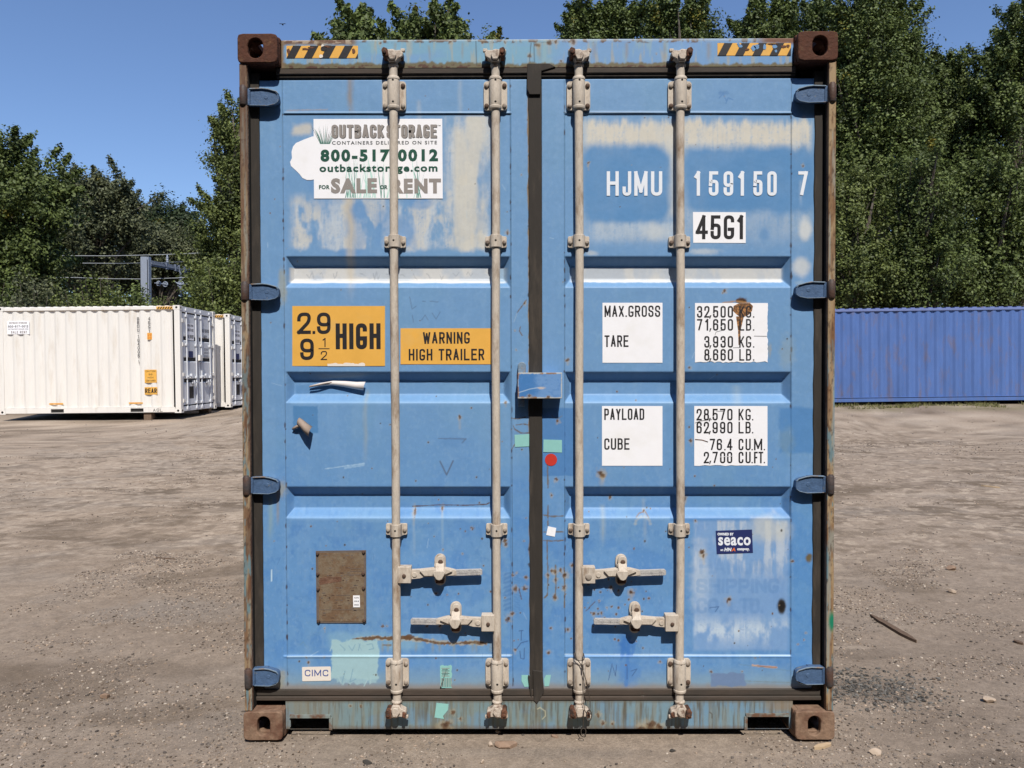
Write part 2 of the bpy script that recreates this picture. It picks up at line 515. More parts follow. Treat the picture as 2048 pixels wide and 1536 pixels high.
def gothic(mb, s, x0, x1, z0, z1, y, mi, wt=0.12, gap=0.42, lw=None, sp=0.75, dirx=(1, 0, 0), step=0.00008, flip=-1):
    """block lettering: strokes of width wt*height fitted to x0..x1 / z0..z1 on the plane y"""
    h = z1 - z0
    t = wt * h
    n_sp = 0.0
    units = []
    for ch in s:
        units.append(sp if ch == " " else GW.get(ch, 1.0))
    # advance = unit*w + gap*w + t ; solve w
    tot_u, tot_g, ng = 0.0, 0.0, 0
    for i, ch in enumerate(s):
        tot_u += units[i]
        if i < len(s) - 1:
            tot_g += gap
        if ch != " ":
            ng += 1
    w = (x1 - x0 - t * ng) / max(tot_u + tot_g, 1e-6)
    cx = x0
    ks = 0
    for i, ch in enumerate(s):
        if ch == " ":
            cx += (units[i] + gap) * w
            continue
        hh = h - t
        if ch in ".,":
            bw = t if len(s) > 1 else x1 - x0
            bh = t if len(s) > 1 else z1 - z0
            sl = 0.35 * bw if ch == "," else 0
            mb.add([(cx - sl, y, z0), (cx + bw * (0.5 if sl else 1) - sl, y, z0), (cx + bw, y, z0 + bh), (cx, y, z0 + bh)], [(0, 1, 2, 3)], mi)
            cx += GW.get(ch, 1.0) * w + gap * w + t
            continue
        for st in GL.get(ch, []):
            gw = 1.0 * w / hh
            sw = GW.get(ch, 1.0) if ch not in ".," else 0.2
            if ch == "1":
                sw = 1.0
            pts = _rounded([(p[0] * (sw if ch not in ".,I" else (0 if ch in "I." else 0.2)), *p[1:]) for p in st], gw)
            pts = [Vector((cx + t / 2 + p.x * hh, z0 + t / 2 + p.y * hh)) for p in pts]
            closed = (pts[0] - pts[-1]).length < 1e-6
            if closed:
                pts = pts[:-1]
            n = len(pts)
            ks += 1
            segs = [(pts[j], pts[(j + 1) % n]) for j in range(n if closed else n - 1)]
            m_ = len(segs)
            for j, (p, q) in enumerate(segs):
                d = (q - p).normalized()
                e0 = e1 = 0.0
                for end in (0, 1):
                    jj = j - 1 if end == 0 else j + 1
                    if closed:
                        o = segs[jj % m_]
                    elif 0 <= jj < m_:
                        o = segs[jj]
                    else:
                        e = t / 2 if abs(d.x) < 0.15 or abs(d.y) < 0.15 else t * 0.3
                        e0, e1 = (e, e1) if end == 0 else (e0, e)
                        continue
                    d2 = (o[1] - o[0]).normalized()
                    th = d.angle(d2, 0.0)
                    e = min(t / 2 * math.tan(min(th, 3.0) / 2), t * 0.5) + t * 0.01
                    e0, e1 = (e, e1) if end == 0 else (e0, e)
                nn = Vector((-d.y, d.x)) * (t / 2)
                a_, b_ = p - d * e0, q + d * e1
                yy = y + flip * step * ((j % 3) + 3 * (ks % 3)) * 0.5
                mb.add([(v.x, yy, v.y) for v in (a_ - nn, b_ - nn, b_ + nn, a_ + nn)], [(0, 1, 2, 3)], mi)
        cx += GW.get(ch, 1.0) * w + gap * w + t


def round_text(mb, s, x0, x1, z0, z1, y, mi, wt=0.05, space=1.1, shear=0.0):
    """the built-in round font, fitted to a box and fattened"""
    cu = bpy.data.curves.new("t", "FONT")
    cu.body, cu.resolution_u, cu.space_character = s, 3, space
    ob = bpy.data.objects.new("t", cu)
    COL.objects.link(ob)
    dg = bpy.context.evaluated_depsgraph_get()
    c = ob.evaluated_get(dg).to_curve(dg).copy()
    xs = [p.co for q in c.splines for p in q.bezier_points]
    a0, a1 = min(p.x for p in xs), max(p.x for p in xs)
    b0, b1 = min(p.y for p in xs), max(p.y for p in xs)
    w, h = x1 - x0, z1 - z0
    o = wt * h
    sh = Matrix.Identity(4)
    sh[0][1] = shear
    c.transform(sh @ Matrix.Diagonal(((w - 2 * o) / (a1 - a0), (h - 2 * o) / (b1 - b0), 1, 1)) @ Matrix.Translation((-a0, -b0, 0)))
    c.offset, c.dimensions, c.fill_mode, c.resolution_u = o, "2D", "BOTH", 3
    ob2 = bpy.data.objects.new("t2", c)
    COL.objects.link(ob2)
    dg = bpy.context.evaluated_depsgraph_get()
    m = bpy.data.meshes.new_from_object(ob2.evaluated_get(dg))
    mb.add([(x0 + o + v.co.x, y, z0 + o + v.co.y) for v in m.vertices], [tuple(p.vertices) for p in m.polygons], mi)
    bpy.data.objects.remove(ob)
    bpy.data.objects.remove(ob2)
    bpy.data.meshes.remove(m)


# ------------------------------------------------------------------ the painter: wear on a flat grid, in survey units
BLUE = C(114, 156, 199)
BLUE_D = C(84, 137, 190)
BLUE_L = C(124, 168, 214)
CREAM = C(216, 207, 188)
CHALK = C(196, 206, 214)
RUST = C(94, 66, 46)
RUST_D = C(66, 46, 36)
RUST_O = C(176, 112, 62)
TAN = C(182, 166, 134)
VERD = C(120, 168, 186)
GRIME = C(104, 96, 80)


class Pt:
    def __init__(s, U, V, base):
        s.U, s.V = U.astype(np.float32), V.astype(np.float32)
        s.c = np.empty(U.shape + (3,), np.float32)
        s.c[:] = base
        s.um, s.vm = s.U[s.U.shape[0] // 2], s.V[:, s.V.shape[1] // 2]   # U grows with column, V falls with row

    def win(s, x0, x1, y0, y1, pad):
        i0, i1 = np.searchsorted(s.um, [x0 - pad - 6, x1 + pad + 6])
        r = s.vm[::-1]
        j0, j1 = np.searchsorted(r, [y0 - pad - 6, y1 + pad + 6])
        n = len(r)
        return slice(n - j1, n - j0), slice(i0, i1)

    def mix(s, m, col, w=None):
        if w is None:
            s.c += m[..., None] * (np.asarray(col, np.float32) - s.c)
        else:
            s.c[w] += m[..., None] * (np.asarray(col, np.float32) - s.c[w])

    def boxm(s, x0, x1, y0, y1, soft=4, wob=0, ws=20, seed=3, a=1.0):
        U, V = s.U, s.V
        if wob:
            U = U + (fbm(s.U / ws, s.V / ws, seed) - 0.5) * 2 * wob
            V = V + (fbm(s.U / ws + 9, s.V / ws + 5, seed + 5) - 0.5) * 2 * wob
        return a * sst(x0 - soft, x0 + soft, U) * (1 - sst(x1 - soft, x1 + soft, U)) * sst(y0 - soft, y0 + soft, V) * (1 - sst(y1 - soft, y1 + soft, V))

    def box(s, x0, x1, y0, y1, col, soft=2, wob=0, ws=20, seed=3, a=1.0):
        w = s.win(x0, x1, y0, y1, soft + wob)
        q = Pt.__new__(Pt)
        q.U, q.V = s.U[w], s.V[w]
        if q.U.size:
            s.mix(q.boxm(x0, x1, y0, y1, soft, wob, ws, seed, a), col, w)

    def ell(s, cx, cy, rx, ry, col, soft=0.3, rag=0.25, ws=6, seed=4, a=1.0):
        w = s.win(cx - rx * 1.6, cx + rx * 1.6, cy - ry * 1.6, cy + ry * 1.6, 2)
        U, V = s.U[w], s.V[w]
        if not U.size:
            return
        d = np.hypot((U - cx) / rx, (V - cy) / ry) + (fbm(U / ws, V / ws, seed) - 0.5) * 2 * rag
        s.mix(a * (1 - sst(1 - soft, 1 + soft, d)), col, w)

    def line(s, pts, wd, col, soft=0.8, a=1.0, rag=0.0, ws=5, seed=6):
        xs, ys = [p[0] for p in pts], [p[1] for p in pts]
        w = s.win(min(xs), max(xs), min(ys), max(ys), wd + soft)
        U, V = s.U[w], s.V[w]
        if not U.size:
            return
        d = np.full(U.shape, 1e9, np.float32)
        for (ax, ay), (bx, by) in zip(pts[:-1], pts[1:]):
            L = max((bx - ax) ** 2 + (by - ay) ** 2, 1e-6)
            t = np.clip(((U - ax) * (bx - ax) + (V - ay) * (by - ay)) / L, 0, 1)
            d = np.minimum(d, np.hypot(U - ax - t * (bx - ax), V - ay - t * (by - ay)))
        if rag:
            d = d + (fbm(U / ws, V / ws, seed) - 0.5) * 2 * rag
        s.mix(a * (1 - sst(wd / 2 - soft / 2, wd / 2 + soft, d)), col, w)

    def text(s, t, x0, x1, y0, y1, wd, col, a=0.5, rag=0.8):
        us = [GW.get(ch, 1.0) if ch != " " else 0.6 for ch in t]
        w = (x1 - x0) / (sum(us) + 0.5 * (len(t) - 1))
        x = x0
        for ch, u in zip(t, us):
            for st in GL.get(ch, []):
                pts = _rounded([(q[0] * (u if ch != "I" else 0) if ch != "1" else q[0], *q[1:]) for q in st], w / (y1 - y0))
                s.line([(x + q.x * (y1 - y0), y1 - q.y * (y1 - y0)) for q in pts], wd, col, soft=1.6, a=a, rag=rag)
            x += (u + 0.5) * w

    def chip(s, cx, cy, r, drip=0, seed=1, ry=None):
        """a rust spot: pale chipped rim, brown heart, tan run below"""
        ry = ry or r
        k = 0.8
        if drip:
            s.line([(cx, cy), (cx + 0.5, cy + drip)], r * 0.7, TAN, soft=r * 0.8, a=0.3)
        rr_ = random.Random(int(cx * 7 + cy * 13))
        s.ell(cx, cy, r * 1.25, ry * 1.25, TAN, 0.5, 0.9, max(2.2, r * 0.7), seed, 0.42)
        for q in range(1 if r < 3 else 3):
            ox, oy = (0, 0) if r < 3 else (rr_.uniform(-0.5, 0.5) * r, rr_.uniform(-0.5, 0.6) * ry)
            s.ell(cx + ox, cy + oy, r * k * rr_.uniform(0.35, 0.8), ry * k * rr_.uniform(0.4, 0.95), C(104, 80, 60) if q else RUST, 0.5, 1.0, max(1.8, r * 0.5), seed + 2 + q, 0.85)
        if r > 5:
            s.ell(cx, cy, r * 0.4, ry * 0.4, RUST_D, 0.5, 1.0, 2.5, seed + 3, 0.7)

    def run(s, x, y0, y1, wd, col, a=0.5, seed=2):
        w = s.win(x - wd * 2, x + wd * 2, y0, y1, 2)
        U, V = s.U[w], s.V[w]
        if not U.size:
            return
        d = np.abs(U - x - (fbm(V / 60, V * 0, seed) - 0.5) * wd) / (wd * 0.6)
        m = 0.8 * (1 - sst(-0.1, 1.5, d)) * sst(y0 - 4, y0 + 6, V) * (1 - sst(y0 + (y1 - y0) * 0.5, y1, V)) * (0.6 + 0.8 * fbm(U / 3, V / 40, seed + 1))
        s.mix(np.clip(a * m, 0, 1), col, w)


def grid_panel(name, x0, x1, z0, z1, y, step, depth_fn, paint_fn, base, parent, thick=0.04, hole_fn=None, mats=None):
    nx, nz = int((x1 - x0) / step) + 2, int((z1 - z0) / step) + 2
    xs, zs = np.linspace(x0, x1, nx), np.linspace(z0, z1, nz)
    Xg, Zg = np.meshgrid(xs, zs)
    U, V = survey(Xg, np.full_like(Xg, y), Zg)
    dep = depth_fn(U, V) if depth_fn else np.zeros_like(U)
    p = Pt(U, V, base)
    paint_fn(p)
    v = np.stack([Xg, y + dep, Zg], -1).reshape(-1, 3)
    idx = np.arange(nx * nz).reshape(nz, nx)
    q = np.stack([idx[:-1, :-1], idx[:-1, 1:], idx[1:, 1:], idx[1:, :-1]], -1)
    keep = np.ones(q.shape[:2], bool)
    if hole_fn:
        keep = ~hole_fn(U[:-1, :-1], V[:-1, :-1])
    q = q[keep].reshape(-1, 4)
    cols = p.c.reshape(-1, 3)
    # skirt round the outside, back to the panel's thickness
    loop = np.concatenate([idx[0, :], idx[1:, -1], idx[-1, -2::-1], idx[-2:0:-1, 0]])
    back = v[loop].copy()
    back[:, 1] = y + thick
    n0, nl = len(v), len(loop)
    v = np.concatenate([v, back])
    cols = np.concatenate([cols, cols[loop]])
    a = np.arange(nl)
    b = (a + 1) % nl
    sk = np.stack([loop[b], loop[a], n0 + a, n0 + b], -1)
    return arr_mesh(name, v, np.concatenate([q, sk]), mats or m_paint, parent, "paint", np.clip(cols, 0.004, 0.88))


# ------------------------------------------------------------------ the ground
def hgt(x, y):
    x, y = np.asarray(x, float), np.asarray(y, float)
    yy = np.clip(y - 2, 0, 24)
    z = 0.0011 * yy ** 2 * (1 + 0.018 * np.clip(x, -30, 30)) + np.clip(y - 26, 0, 60) * 0.01
    free = 1 - sst(-0.6, 0.3, 1.7 - np.abs(x)) * sst(-0.8, -0.2, y) * (1 - sst(12.3, 13, y))
    n = (fbm(x / 1.3, y / 1.3, 21, 4) - 0.5) * 0.05 + (fbm(x / 0.22, y / 0.22, 25, 3) - 0.5) * 0.014
    return z + n * free * (0.35 + 0.65 * sst(0.0, 3.0, np.hypot(x, y + 0.5))) - 0.012


def ground_axis(lo, hi, fine_lo, fine_hi, st):
    a = [fine_lo]
    s = st
    while a[0] > lo:
        s *= 1.16
        a.insert(0, a[0] - s)
    b = list(np.arange(fine_lo + st, fine_hi, st))
    s = st
    c = [fine_hi]
    while c[-1] < hi:
        s *= 1.16
        c.append(c[-1] + s)
    return np.array(a + b + c)


gx = ground_axis(-400, 400, -7.5, 7.5, 0.024)
gy = ground_axis(-60, 600, -0.6, 12.0, 0.024)
GX, GY = np.meshgrid(gx, gy)
GZ = hgt(GX, GY)
DIRT, DIRT_D, DIRT_L, GRAV = lin((171, 153, 134)) / 1.2, lin((126, 110, 93)) / 1.2, lin((190, 173, 154)) / 1.2, lin((152, 141, 129)) / 1.2
gc = np.empty(GX.shape + (3,), np.float32)
gc[:] = DIRT


def gmix(m, c):
    global gc
    gc += np.clip(m, 0, 1)[..., None] * (np.asarray(c, np.float32) - gc)


gmix(sst(0.5, 0.72, fbm(GX / 2.0, GY / 1.1, 30, 5)) * 0.45, DIRT_D * 1.2)
gmix(sst(0.52, 0.75, fbm(GX / 2.0 + 40, GY / 0.8, 33, 5)) * 0.4, DIRT_L)
gmix(sst(0.55, 0.7, fbm(GX / 0.8, GY / 0.5, 36)) * 0.45, GRAV)
gmix(sst(0.6, 0.72, fbm(GX / 0.9, GY / 0.3, 39, 5)) * 0.35, DIRT_D)
gmix(sst(0.5, 0.62, fbm(GX / 0.06, GY / 0.06, 41, 3)) * 0.22, DIRT_D)
gmix(sst(0.56, 0.66, fbm(GX / 0.05 + 7, GY / 0.05, 44, 3)) * 0.3, DIRT_L)


def gpatch(px, py, rx, ry, col, a, seed):
    d = FWD * FPX + RGT * (px - 1024) - UPV * (py - 768)
    t = -CAM[2] / d[2]
    c = CAM + d * t
    r = np.hypot((GX - c[0]) / rx, (GY - c[1]) / ry) + (fbm(GX / 0.12, GY / 0.12, seed) - 0.5) * 1.1
    gmix(a * (1 - sst(0.5, 1.15, r)), col)


for q in [(1745, 1375, 0.3, 0.2, DIRT_D * 0.5, 0.8, 1), (1700, 1300, 0.3, 0.12, DIRT_D * 0.6, 0.5, 2), (1960, 1520, 0.3, 0.1, DIRT_D * 0.5, 0.8, 3),
          (1900, 1440, 0.4, 0.2, DIRT_D * 0.8, 0.6, 4), (200, 1335, 0.62, 0.16, DIRT_D * 1.0, 0.75, 5), (60, 1430, 0.3, 0.1, DIRT_D, 0.6, 6),
          (1700, 1290, 0.12, 0.04, DIRT_L * 1.15, 0.8, 7), (1690, 1350, 0.1, 0.03, DIRT_L * 1.1, 0.7, 8), (340, 1215, 0.5, 0.3, GRAV * 1.05, 0.8, 9),
          (420, 1440, 0.35, 0.15, GRAV * 0.9, 0.7, 10), (110, 895, 1.6, 0.12, DIRT_D * 0.8, 0.7, 11), (210, 858, 1.2, 0.2, DIRT_D * 0.8, 0.6, 12),
          (1760, 903, 1.0, 0.2, DIRT_D * 0.9, 0.6, 13), (1900, 846, 1.6, 0.3, DIRT_D * 0.8, 0.6, 14), (1820, 990, 0.8, 0.12, DIRT_L * 1.1, 0.6, 15),
          (1740, 1020, 1.2, 0.3, GRAV * 0.8, 0.6, 16), (1080, 1500, 0.5, 0.05, GRAV * 0.8, 0.6, 17), (900, 1500, 0.3, 0.04, DIRT_L, 0.5, 18)]:
    gpatch(*q)
gmix((1 - sst(0.2, 5.0, GY)) * 0.55, lin((132, 119, 107)) / 1.2)
gmix(sst(0.5, 3.0, GX) * (1 - sst(9, 16, GY)) * 0.35, lin((136, 123, 112)) / 1.2)
gmix(sst(0.56, 0.68, fbm(GX / 1.5 + 11, GY / 0.5, 54, 6)) * sst(0.42, 0.6, fbm(GX / 0.5, GY / 0.35, 56)) * sst(3, 6, GY) * 0.75, DIRT_D * 0.75)
gmix(sst(0.60, 0.66, fbm(GX / 0.14, GY / 0.12, 58, 3)) * sst(1.5, 4, GY) * 0.5, DIRT_D * 0.8)
gmix(sst(0.62, 0.68, fbm(GX / 0.11 + 5, GY / 0.10, 61, 3)) * sst(1.5, 4, GY) * 0.5, DIRT_L * 1.1)
gmix(sst(0.6, 0.7, fbm(GX / 0.9 + 31, GY / 0.5, 57)) * (1 - sst(4, 7, GY)) * 0.5, DIRT_D * 0.75)
# a strip of dry weeds at the foot of the far indigo container
gmix(sst(0.42, 0.6, fbm(GX / 0.5, GY / 0.25, 50)) * sst(18.2, 19.0, GY) * (1 - sst(20.4, 20.8, GY)) * sst(8, 11, GX) * 0.6, (0.17, 0.15, 0.07))
# made-up asphalt out of view, added dark to cut light bounced onto the doors
gmix(1 - sst(-0.62, -0.40, GY + 0.25 * (fbm(GX / 0.4, GY / 0.4, 52) - 0.5)), (0.045, 0.044, 0.043))
# earth and leaf litter beyond the yard
gmix(sst(26, 30, GY), (0.05, 0.045, 0.028))

m_ground = mat("dirt_yard", attr="dirt", rough=0.95, var=0.12, vscale=16, bump=0.9, bscale=95, spec=0.12, grain=((11, 0.09), (32, 0.12), (75, 0.16), (190, 0.18)))
nx, ny = len(gx), len(gy)
idx = np.arange(nx * ny).reshape(ny, nx)
gq = np.stack([idx[:-1, :-1], idx[:-1, 1:], idx[1:, 1:], idx[1:, :-1]], -1).reshape(-1, 4)
ground = arr_mesh("ground", np.stack([GX, GY, GZ], -1).reshape(-1, 3), gq, m_ground, None, "dirt", np.clip(gc.reshape(-1, 3), 0.01, 0.6))
ground["kind"] = "structure"
del GX, GY, GZ, gc, gq

# ------------------------------------------------------------------ main container
BOX = empty("shipping_container", "old sky-blue container seen square on at its closed double doors, rusty and covered in stickers", "container")
HW, HT, LEN = 1.219, 2.896, 12.192
YD, YH = 0.060, 0.050          # front of the doors, of header and sill
CW, CH, CD = 0.162, 0.118, 0.178


def obround(cx, cz, w, h, n=24):
    r = w / 2
    pts = []
    for i in range(n):
        t = 2 * math.pi * i / n
        x, z = r * math.cos(t), r * math.sin(t)
        pts.append((cx + x, cz + z + (h / 2 - r) * (1 if math.sin(t) >= 0 else -1)))
    return pts


def rrect(x0, x1, z0, z1, r, n=24):
    """rounded rectangle with n points whose angles match obround()"""
    cx, cz = (x0 + x1) / 2, (z0 + z1) / 2
    a, b = (x1 - x0) / 2, (z1 - z0) / 2
    pts = []
    for i in range(n):
        t = 2 * math.pi * (i + 0.0) / n
        c, s_ = math.cos(t), math.sin(t)
        k = min(a / max(abs(c), 1e-6), b / max(abs(s_), 1e-6))
        x, z = c * k, s_ * k
        ex, ez = abs(x) - (a - r), abs(z) - (b - r)
        if ex > 0 and ez > 0:
            L = math.hypot(ex, ez)
            x = math.copysign(a - r + ex / L * r, x)
            z = math.copysign(b - r + ez / L * r, z)
        pts.append((cx + x, cz + z))
    return pts


def casting(sx, y0, sy, top, parent, m, hx=HW, ht=HT, name="corner_casting"):
    """hollow corner fitting with real holes; sx, sy = -1/1 outward directions"""
    b = MB()
    z0 = ht - CH if top else 0.0
    z1 = z0 + CH
    xo, xi = sx * hx, sx * (hx - CW)
    x0, x1 = min(xo, xi), max(xo, xi)
    ya, yb = (y0, y0 + CD) if sy < 0 else (y0 - CD, y0)
    t = 0.028
    cx = (x0 + x1) / 2 + (0.008 if top else -0.003) * -sx * -1
    zc = (z0 + z1) / 2
    yf = (ya, ya + t) if sy < 0 else (yb - t, yb)
    ym = (ya + t, yb) if sy < 0 else (ya, yb - t)
    n = 40
    b.ring(rrect(x0, x1, z0, z1, 0.014, n), obround(cx, zc, 0.0625 if top else 0.053, 0.080, n), yf[0], yf[1], "xz")
    xs = (xo, xo - sx * t)
    b.ring(rrect(ym[0], ym[1], z0 + 0.001, z1 - 0.001, 0.004, n), obround((ym[0] + ym[1]) / 2, zc, 0.0635, 0.079, n), min(xs), max(xs), "yz")
    zz = (z1 - t, z1 - 0.001) if top else (z0 + 0.001, z0 + t)
    xr = (xo - sx * t, xi)
    b.ring(rrect(min(xr), max(xr), ym[0], ym[1], 0.004, n), obround((xr[0] + xr[1]) / 2, (ym[0] + ym[1]) / 2, 0.0635, 0.118, n), zz[0], zz[1], "xy")
    # closed back, inner side and far face
    b.box(xi, xi + sx * 0.02, ym[0], ym[1], z0 + (t if not top else 0.001), z1 - (t if top else 0.001))
    oz = (z0 + 0.001, z0 + 0.02) if top else (z1 - 0.02, z1 - 0.001)
    b.box(xi + sx * 0.02, xo - sx * t, ym[0], ym[1], *oz)
    yk = (yb - 0.02, yb) if sy < 0 else (ya, ya + 0.02)
    b.box(xi + sx * 0.02, xo - sx * t, yk[0], yk[1], z0 + 0.03, z1 - 0.03)
    return b.build(name, m, parent, bevel=0.004)


for sx in (-1, 1):
    casting(sx, 0.0, -1, True, BOX, m_darkrust)
    casting(sx, 0.0, -1, False, BOX, m_dustrust)
    casting(sx, LEN, 1, True, BOX, m_darkrust)
    casting(sx, LEN, 1, False, BOX, m_dustrust)

# body behind the door end
b = MB()


def corrug(b, a0, a1, z0, z1, y, out, pitch=0.278, dep=0.036, axis="y", mi=0):
    """trapezoidal sheet; out = sign of the outward direction"""
    n = max(1, int(round((a1 - a0) / pitch)))
    p = (a1 - a0) / n
    prof = []
    for i in range(n):
        s = a0 + i * p
        prof += [(s, 0), (s + p * 0.26, 0), (s + p * 0.5, dep), (s + p * 0.76, dep)]
    prof.append((a1, 0))
    th = 0.002
    for k, off in ((0, 0.0), (1, th)):
        pass
    v, f = [], []
    for (s, d) in prof:
        q = y - out * d
        for z in (z0, z1):
            v.append((q, s, z) if axis == "y" else (s, q, z))
    for i in range(len(prof) - 1):
        f.append((2 * i, 2 * i + 2, 2 * i + 3, 2 * i + 1))
    o = len(v)
    v2 = []
    for (s, d) in prof:
        q = y - out * (d + 0.003)
        for z in (z0, z1):
            v2.append((q, s, z) if axis == "y" else (s, q, z))
    b.add(v + v2, f + [tuple(o + i for i in g[::-1]) for g in f], mi)


for sx in (-1, 1):
    w_ = MB()
    corrug(w_, 0.16, LEN - 0.16, 0.16, HT - 0.10, sx * (HW - 0.012), sx)
    w_.build("side_wall", m_blue, BOX, smooth=20)
    r_ = MB()
    r_.box(sx * (HW - 0.06), sx * HW, CD, LEN - CD, HT - 0.10, HT - 0.022)
    r_.build("top_rail", m_blue, BOX, bevel=0.004)
    r_ = MB()
    r_.box(sx * (HW - 0.06), sx * HW, CD, LEN - CD, 0.03, 0.16)
    r_.build("bottom_rail", m_blue, BOX, bevel=0.004)
    p_ = MB()
    p_.box(sx * (HW - 0.14), sx * (HW - 0.006), LEN - 0.12, LEN - 0.005, CH, HT - CH)
    p_.build("corner_post", m_blue, BOX, bevel=0.006)
b = MB()
b.box(-HW + 0.06, HW - 0.06, 0.16, LEN - 0.1, HT - 0.05, HT - 0.034)
b.build("roof", m_blue, BOX)
b = MB()
b.box(-HW + 0.06, HW - 0.06, 0.2, LEN - 0.1, 0.11, 0.16)
b.build("floor", m_black, BOX)
b = MB()
corrug(b, -HW + 0.14, HW - 0.14, 0.03, HT - 0.05, LEN - 0.03, 1, 0.25, 0.04, axis="x")
b.build("end_wall", m_blue, BOX, smooth=20)

# corner posts of the door end: a painted, rusted outer flange, a channel coloured black for its shade and the inner post
PXL, PXR = (477.5, 492.5), (1657.5, 1672.0)


def paint_post(right):
    def fn(p):
        U, V = p.U, p.V
        p.c[:] = C(166, 140, 106) if right else C(158, 135, 106)
        p.mix(sst(0.46, 0.64, fbm(U / 9, V / 60, 3)), C(140, 108, 76) if right else C(118, 94, 74))
        p.mix(sst(0.52, 0.64, fbm(U / 6 + 30, V / 45, 7)) * (0.55 if right else 0.65), C(108, 72, 52))
        p.mix(sst(0.55, 0.7, fbm(U / 5 + 60, V / 90, 9)) * 0.85, C(152, 150, 138))
        p.mix(sst(0.55, 0.66, fbm(U / 5 + 90, V / 38, 13)) * sst(500, 900, V), C(112, 134, 138))
        p.mix(sst(0.6, 0.7, fbm(U / 3 + 12, V / 10, 17)) * 0.6, C(70, 50, 40))
        if right:
            p.mix(sst(1664, 1672, U) * sst(690, 800, V) * (1 - sst(900, 1000, V)), C(128, 164, 180))
            p.mix(1 - sst(1, 3.2, np.hypot(U - 1664, (V - 1243) * 0.35) / 3), C(30, 128, 96))
        else:
            p.mix((1 - sst(480, 484, U)) * sst(560, 680, V) * 0.8, C(116, 136, 140))
            p.mix((1 - sst(350, 420, V)) * 0.55, C(96, 70, 56))
    return fn


for right, (a, c) in ((False, PXL), (True, PXR)):
    sx = 1 if right else -1
    po = MB()
    xo = sx * (HW - 0.004)
    xf = sx * (HW - 0.034)
    po.box(xo, xf, 0.014, 0.030, CH, HT - CH)                                    # flange body
    po.box(xo, xf + sx * 0.002, 0.0302, 0.17, CH, HT - CH)
    po.box(xf + sx * 0.002, xf, 0.0302, 0.134, CH, HT - CH, 1)
    po.box(xf, sx * (HW - 0.052), 0.135, 0.17, CH, HT - CH, 1)                   # back of the channel
    po.box(sx * (HW - 0.052), sx * (HW - 0.12), 0.10, 0.17, CH, HT - CH, 1)
    post = po.build("corner_post", [m_dustrust, m_black], BOX, bevel=0.003)
    x0, x1 = sorted((xo, xf))
    grid_panel("post_face", x0 + 0.001, x1 - 0.001, CH + 0.001, HT - CH - 0.001, 0.008, 0.004, None, paint_post(right), BLUE, post, thick=0.007)

# header and sill -----------------------------------------------------------
ZH0, ZH1 = Z(136, YH), Z(79, YH)


def paint_header(p):
    U, V = p.U, p.V
    p.c[:] = C(122, 168, 194)
    p.mix(sst(0.4, 0.65, fbm(U / 160, V / 30, 5)) * 0.7, C(118, 158, 204))
    p.mix(sst(1080, 1140, U) * 0.8, C(116, 156, 204))
    p.mix(sst(0.55, 0.75, fbm(U / 10, V / 70, 8)) * 0.5, C(150, 176, 176))
    p.mix(sst(0.6, 0.78, fbm(U / 8 + 50, V / 60, 12)) * 0.55, C(176, 168, 140))
    e = 118 + 12 * fbm(U / 16, V / 50, 14) + 6 * fbm(U / 5, V / 9, 15)
    p.mix(sst(e - 3, e + 2, V), C(112, 104, 78))
    p.mix(sst(e + 3, e + 7, V) * sst(0.4, 0.55, fbm(U / 7, V / 5, 17)), C(86, 56, 42))
    t = 84 + 5 * fbm(U / 14, V / 40, 18)
    p.mix((1 - sst(t - 3, t, V)) * sst(0.5, 0.62, fbm(U / 10, V / 10, 19)), RUST)
    p.mix((1 - sst(80, 84, V)) * 0.4, C(190, 196, 196))
    # rusted left and right ends
    le = sst(716, 560, U + 40 * fbm(U / 30, V / 12, 22))
    p.mix((1 - sst(88, 96, V + 5 * fbm(U / 9, V / 9, 23))) * (1 - sst(700, 722, U)), C(112, 82, 64))
    p.mix((1 - sst(86, 94, V + 6 * fbm(U / 9, V / 9, 24))) * sst(1500, 1540, U), C(122, 84, 66))
    p.mix((1 - sst(84, 92, V)) * (1 - sst(700, 722, U)) * sst(0.5, 0.6, fbm(U / 12, V / 5, 26)), C(178, 160, 140))
    p.mix((1 - sst(566, 574, U + 4 * fbm(U / 6, V / 9, 27))), C(128, 108, 84))
    for x, y, r in ((1060, 112, 5), (1076, 90, 6), (1098, 84, 7), (1112, 84, 4), (1122, 122, 3), (1313, 108, 2), (1146, 82, 6), (760, 86, 3), (900, 84, 4), (965, 84, 3), (1010, 84, 3), (590, 96, 6), (640, 92, 9), (660, 100, 6)):
        p.chip(x, y, r, drip=r * 3 if y < 100 else 0, seed=x % 37)
    for x, y0, y1, w in ((703, 84, 136, 9), (1079, 84, 130, 9), (790, 84, 136, 6), (858, 90, 130, 5), (1190, 84, 128, 8), (1252, 84, 128, 7), (1330, 84, 130, 6), (1416, 84, 130, 9), (925, 84, 126, 5)):
        p.run(x, y0, y1, w, C(150, 132, 100), 0.55, seed=x % 29)
    for pts in ([(952, 82), (953, 130)], [(1062, 86), (1059, 122)], [(1068, 86), (1069, 124)]):
        p.line(pts, 1.2, C(60, 70, 74), a=0.8)


header = grid_panel("door_header", -HW + CW + 0.002, HW - CW - 0.002, ZH0, ZH1, YH, 0.003, None, paint_header, BLUE, BOX, thick=0.1)
ZS0, ZS1 = Z(1458, YH), Z(1399, YH)


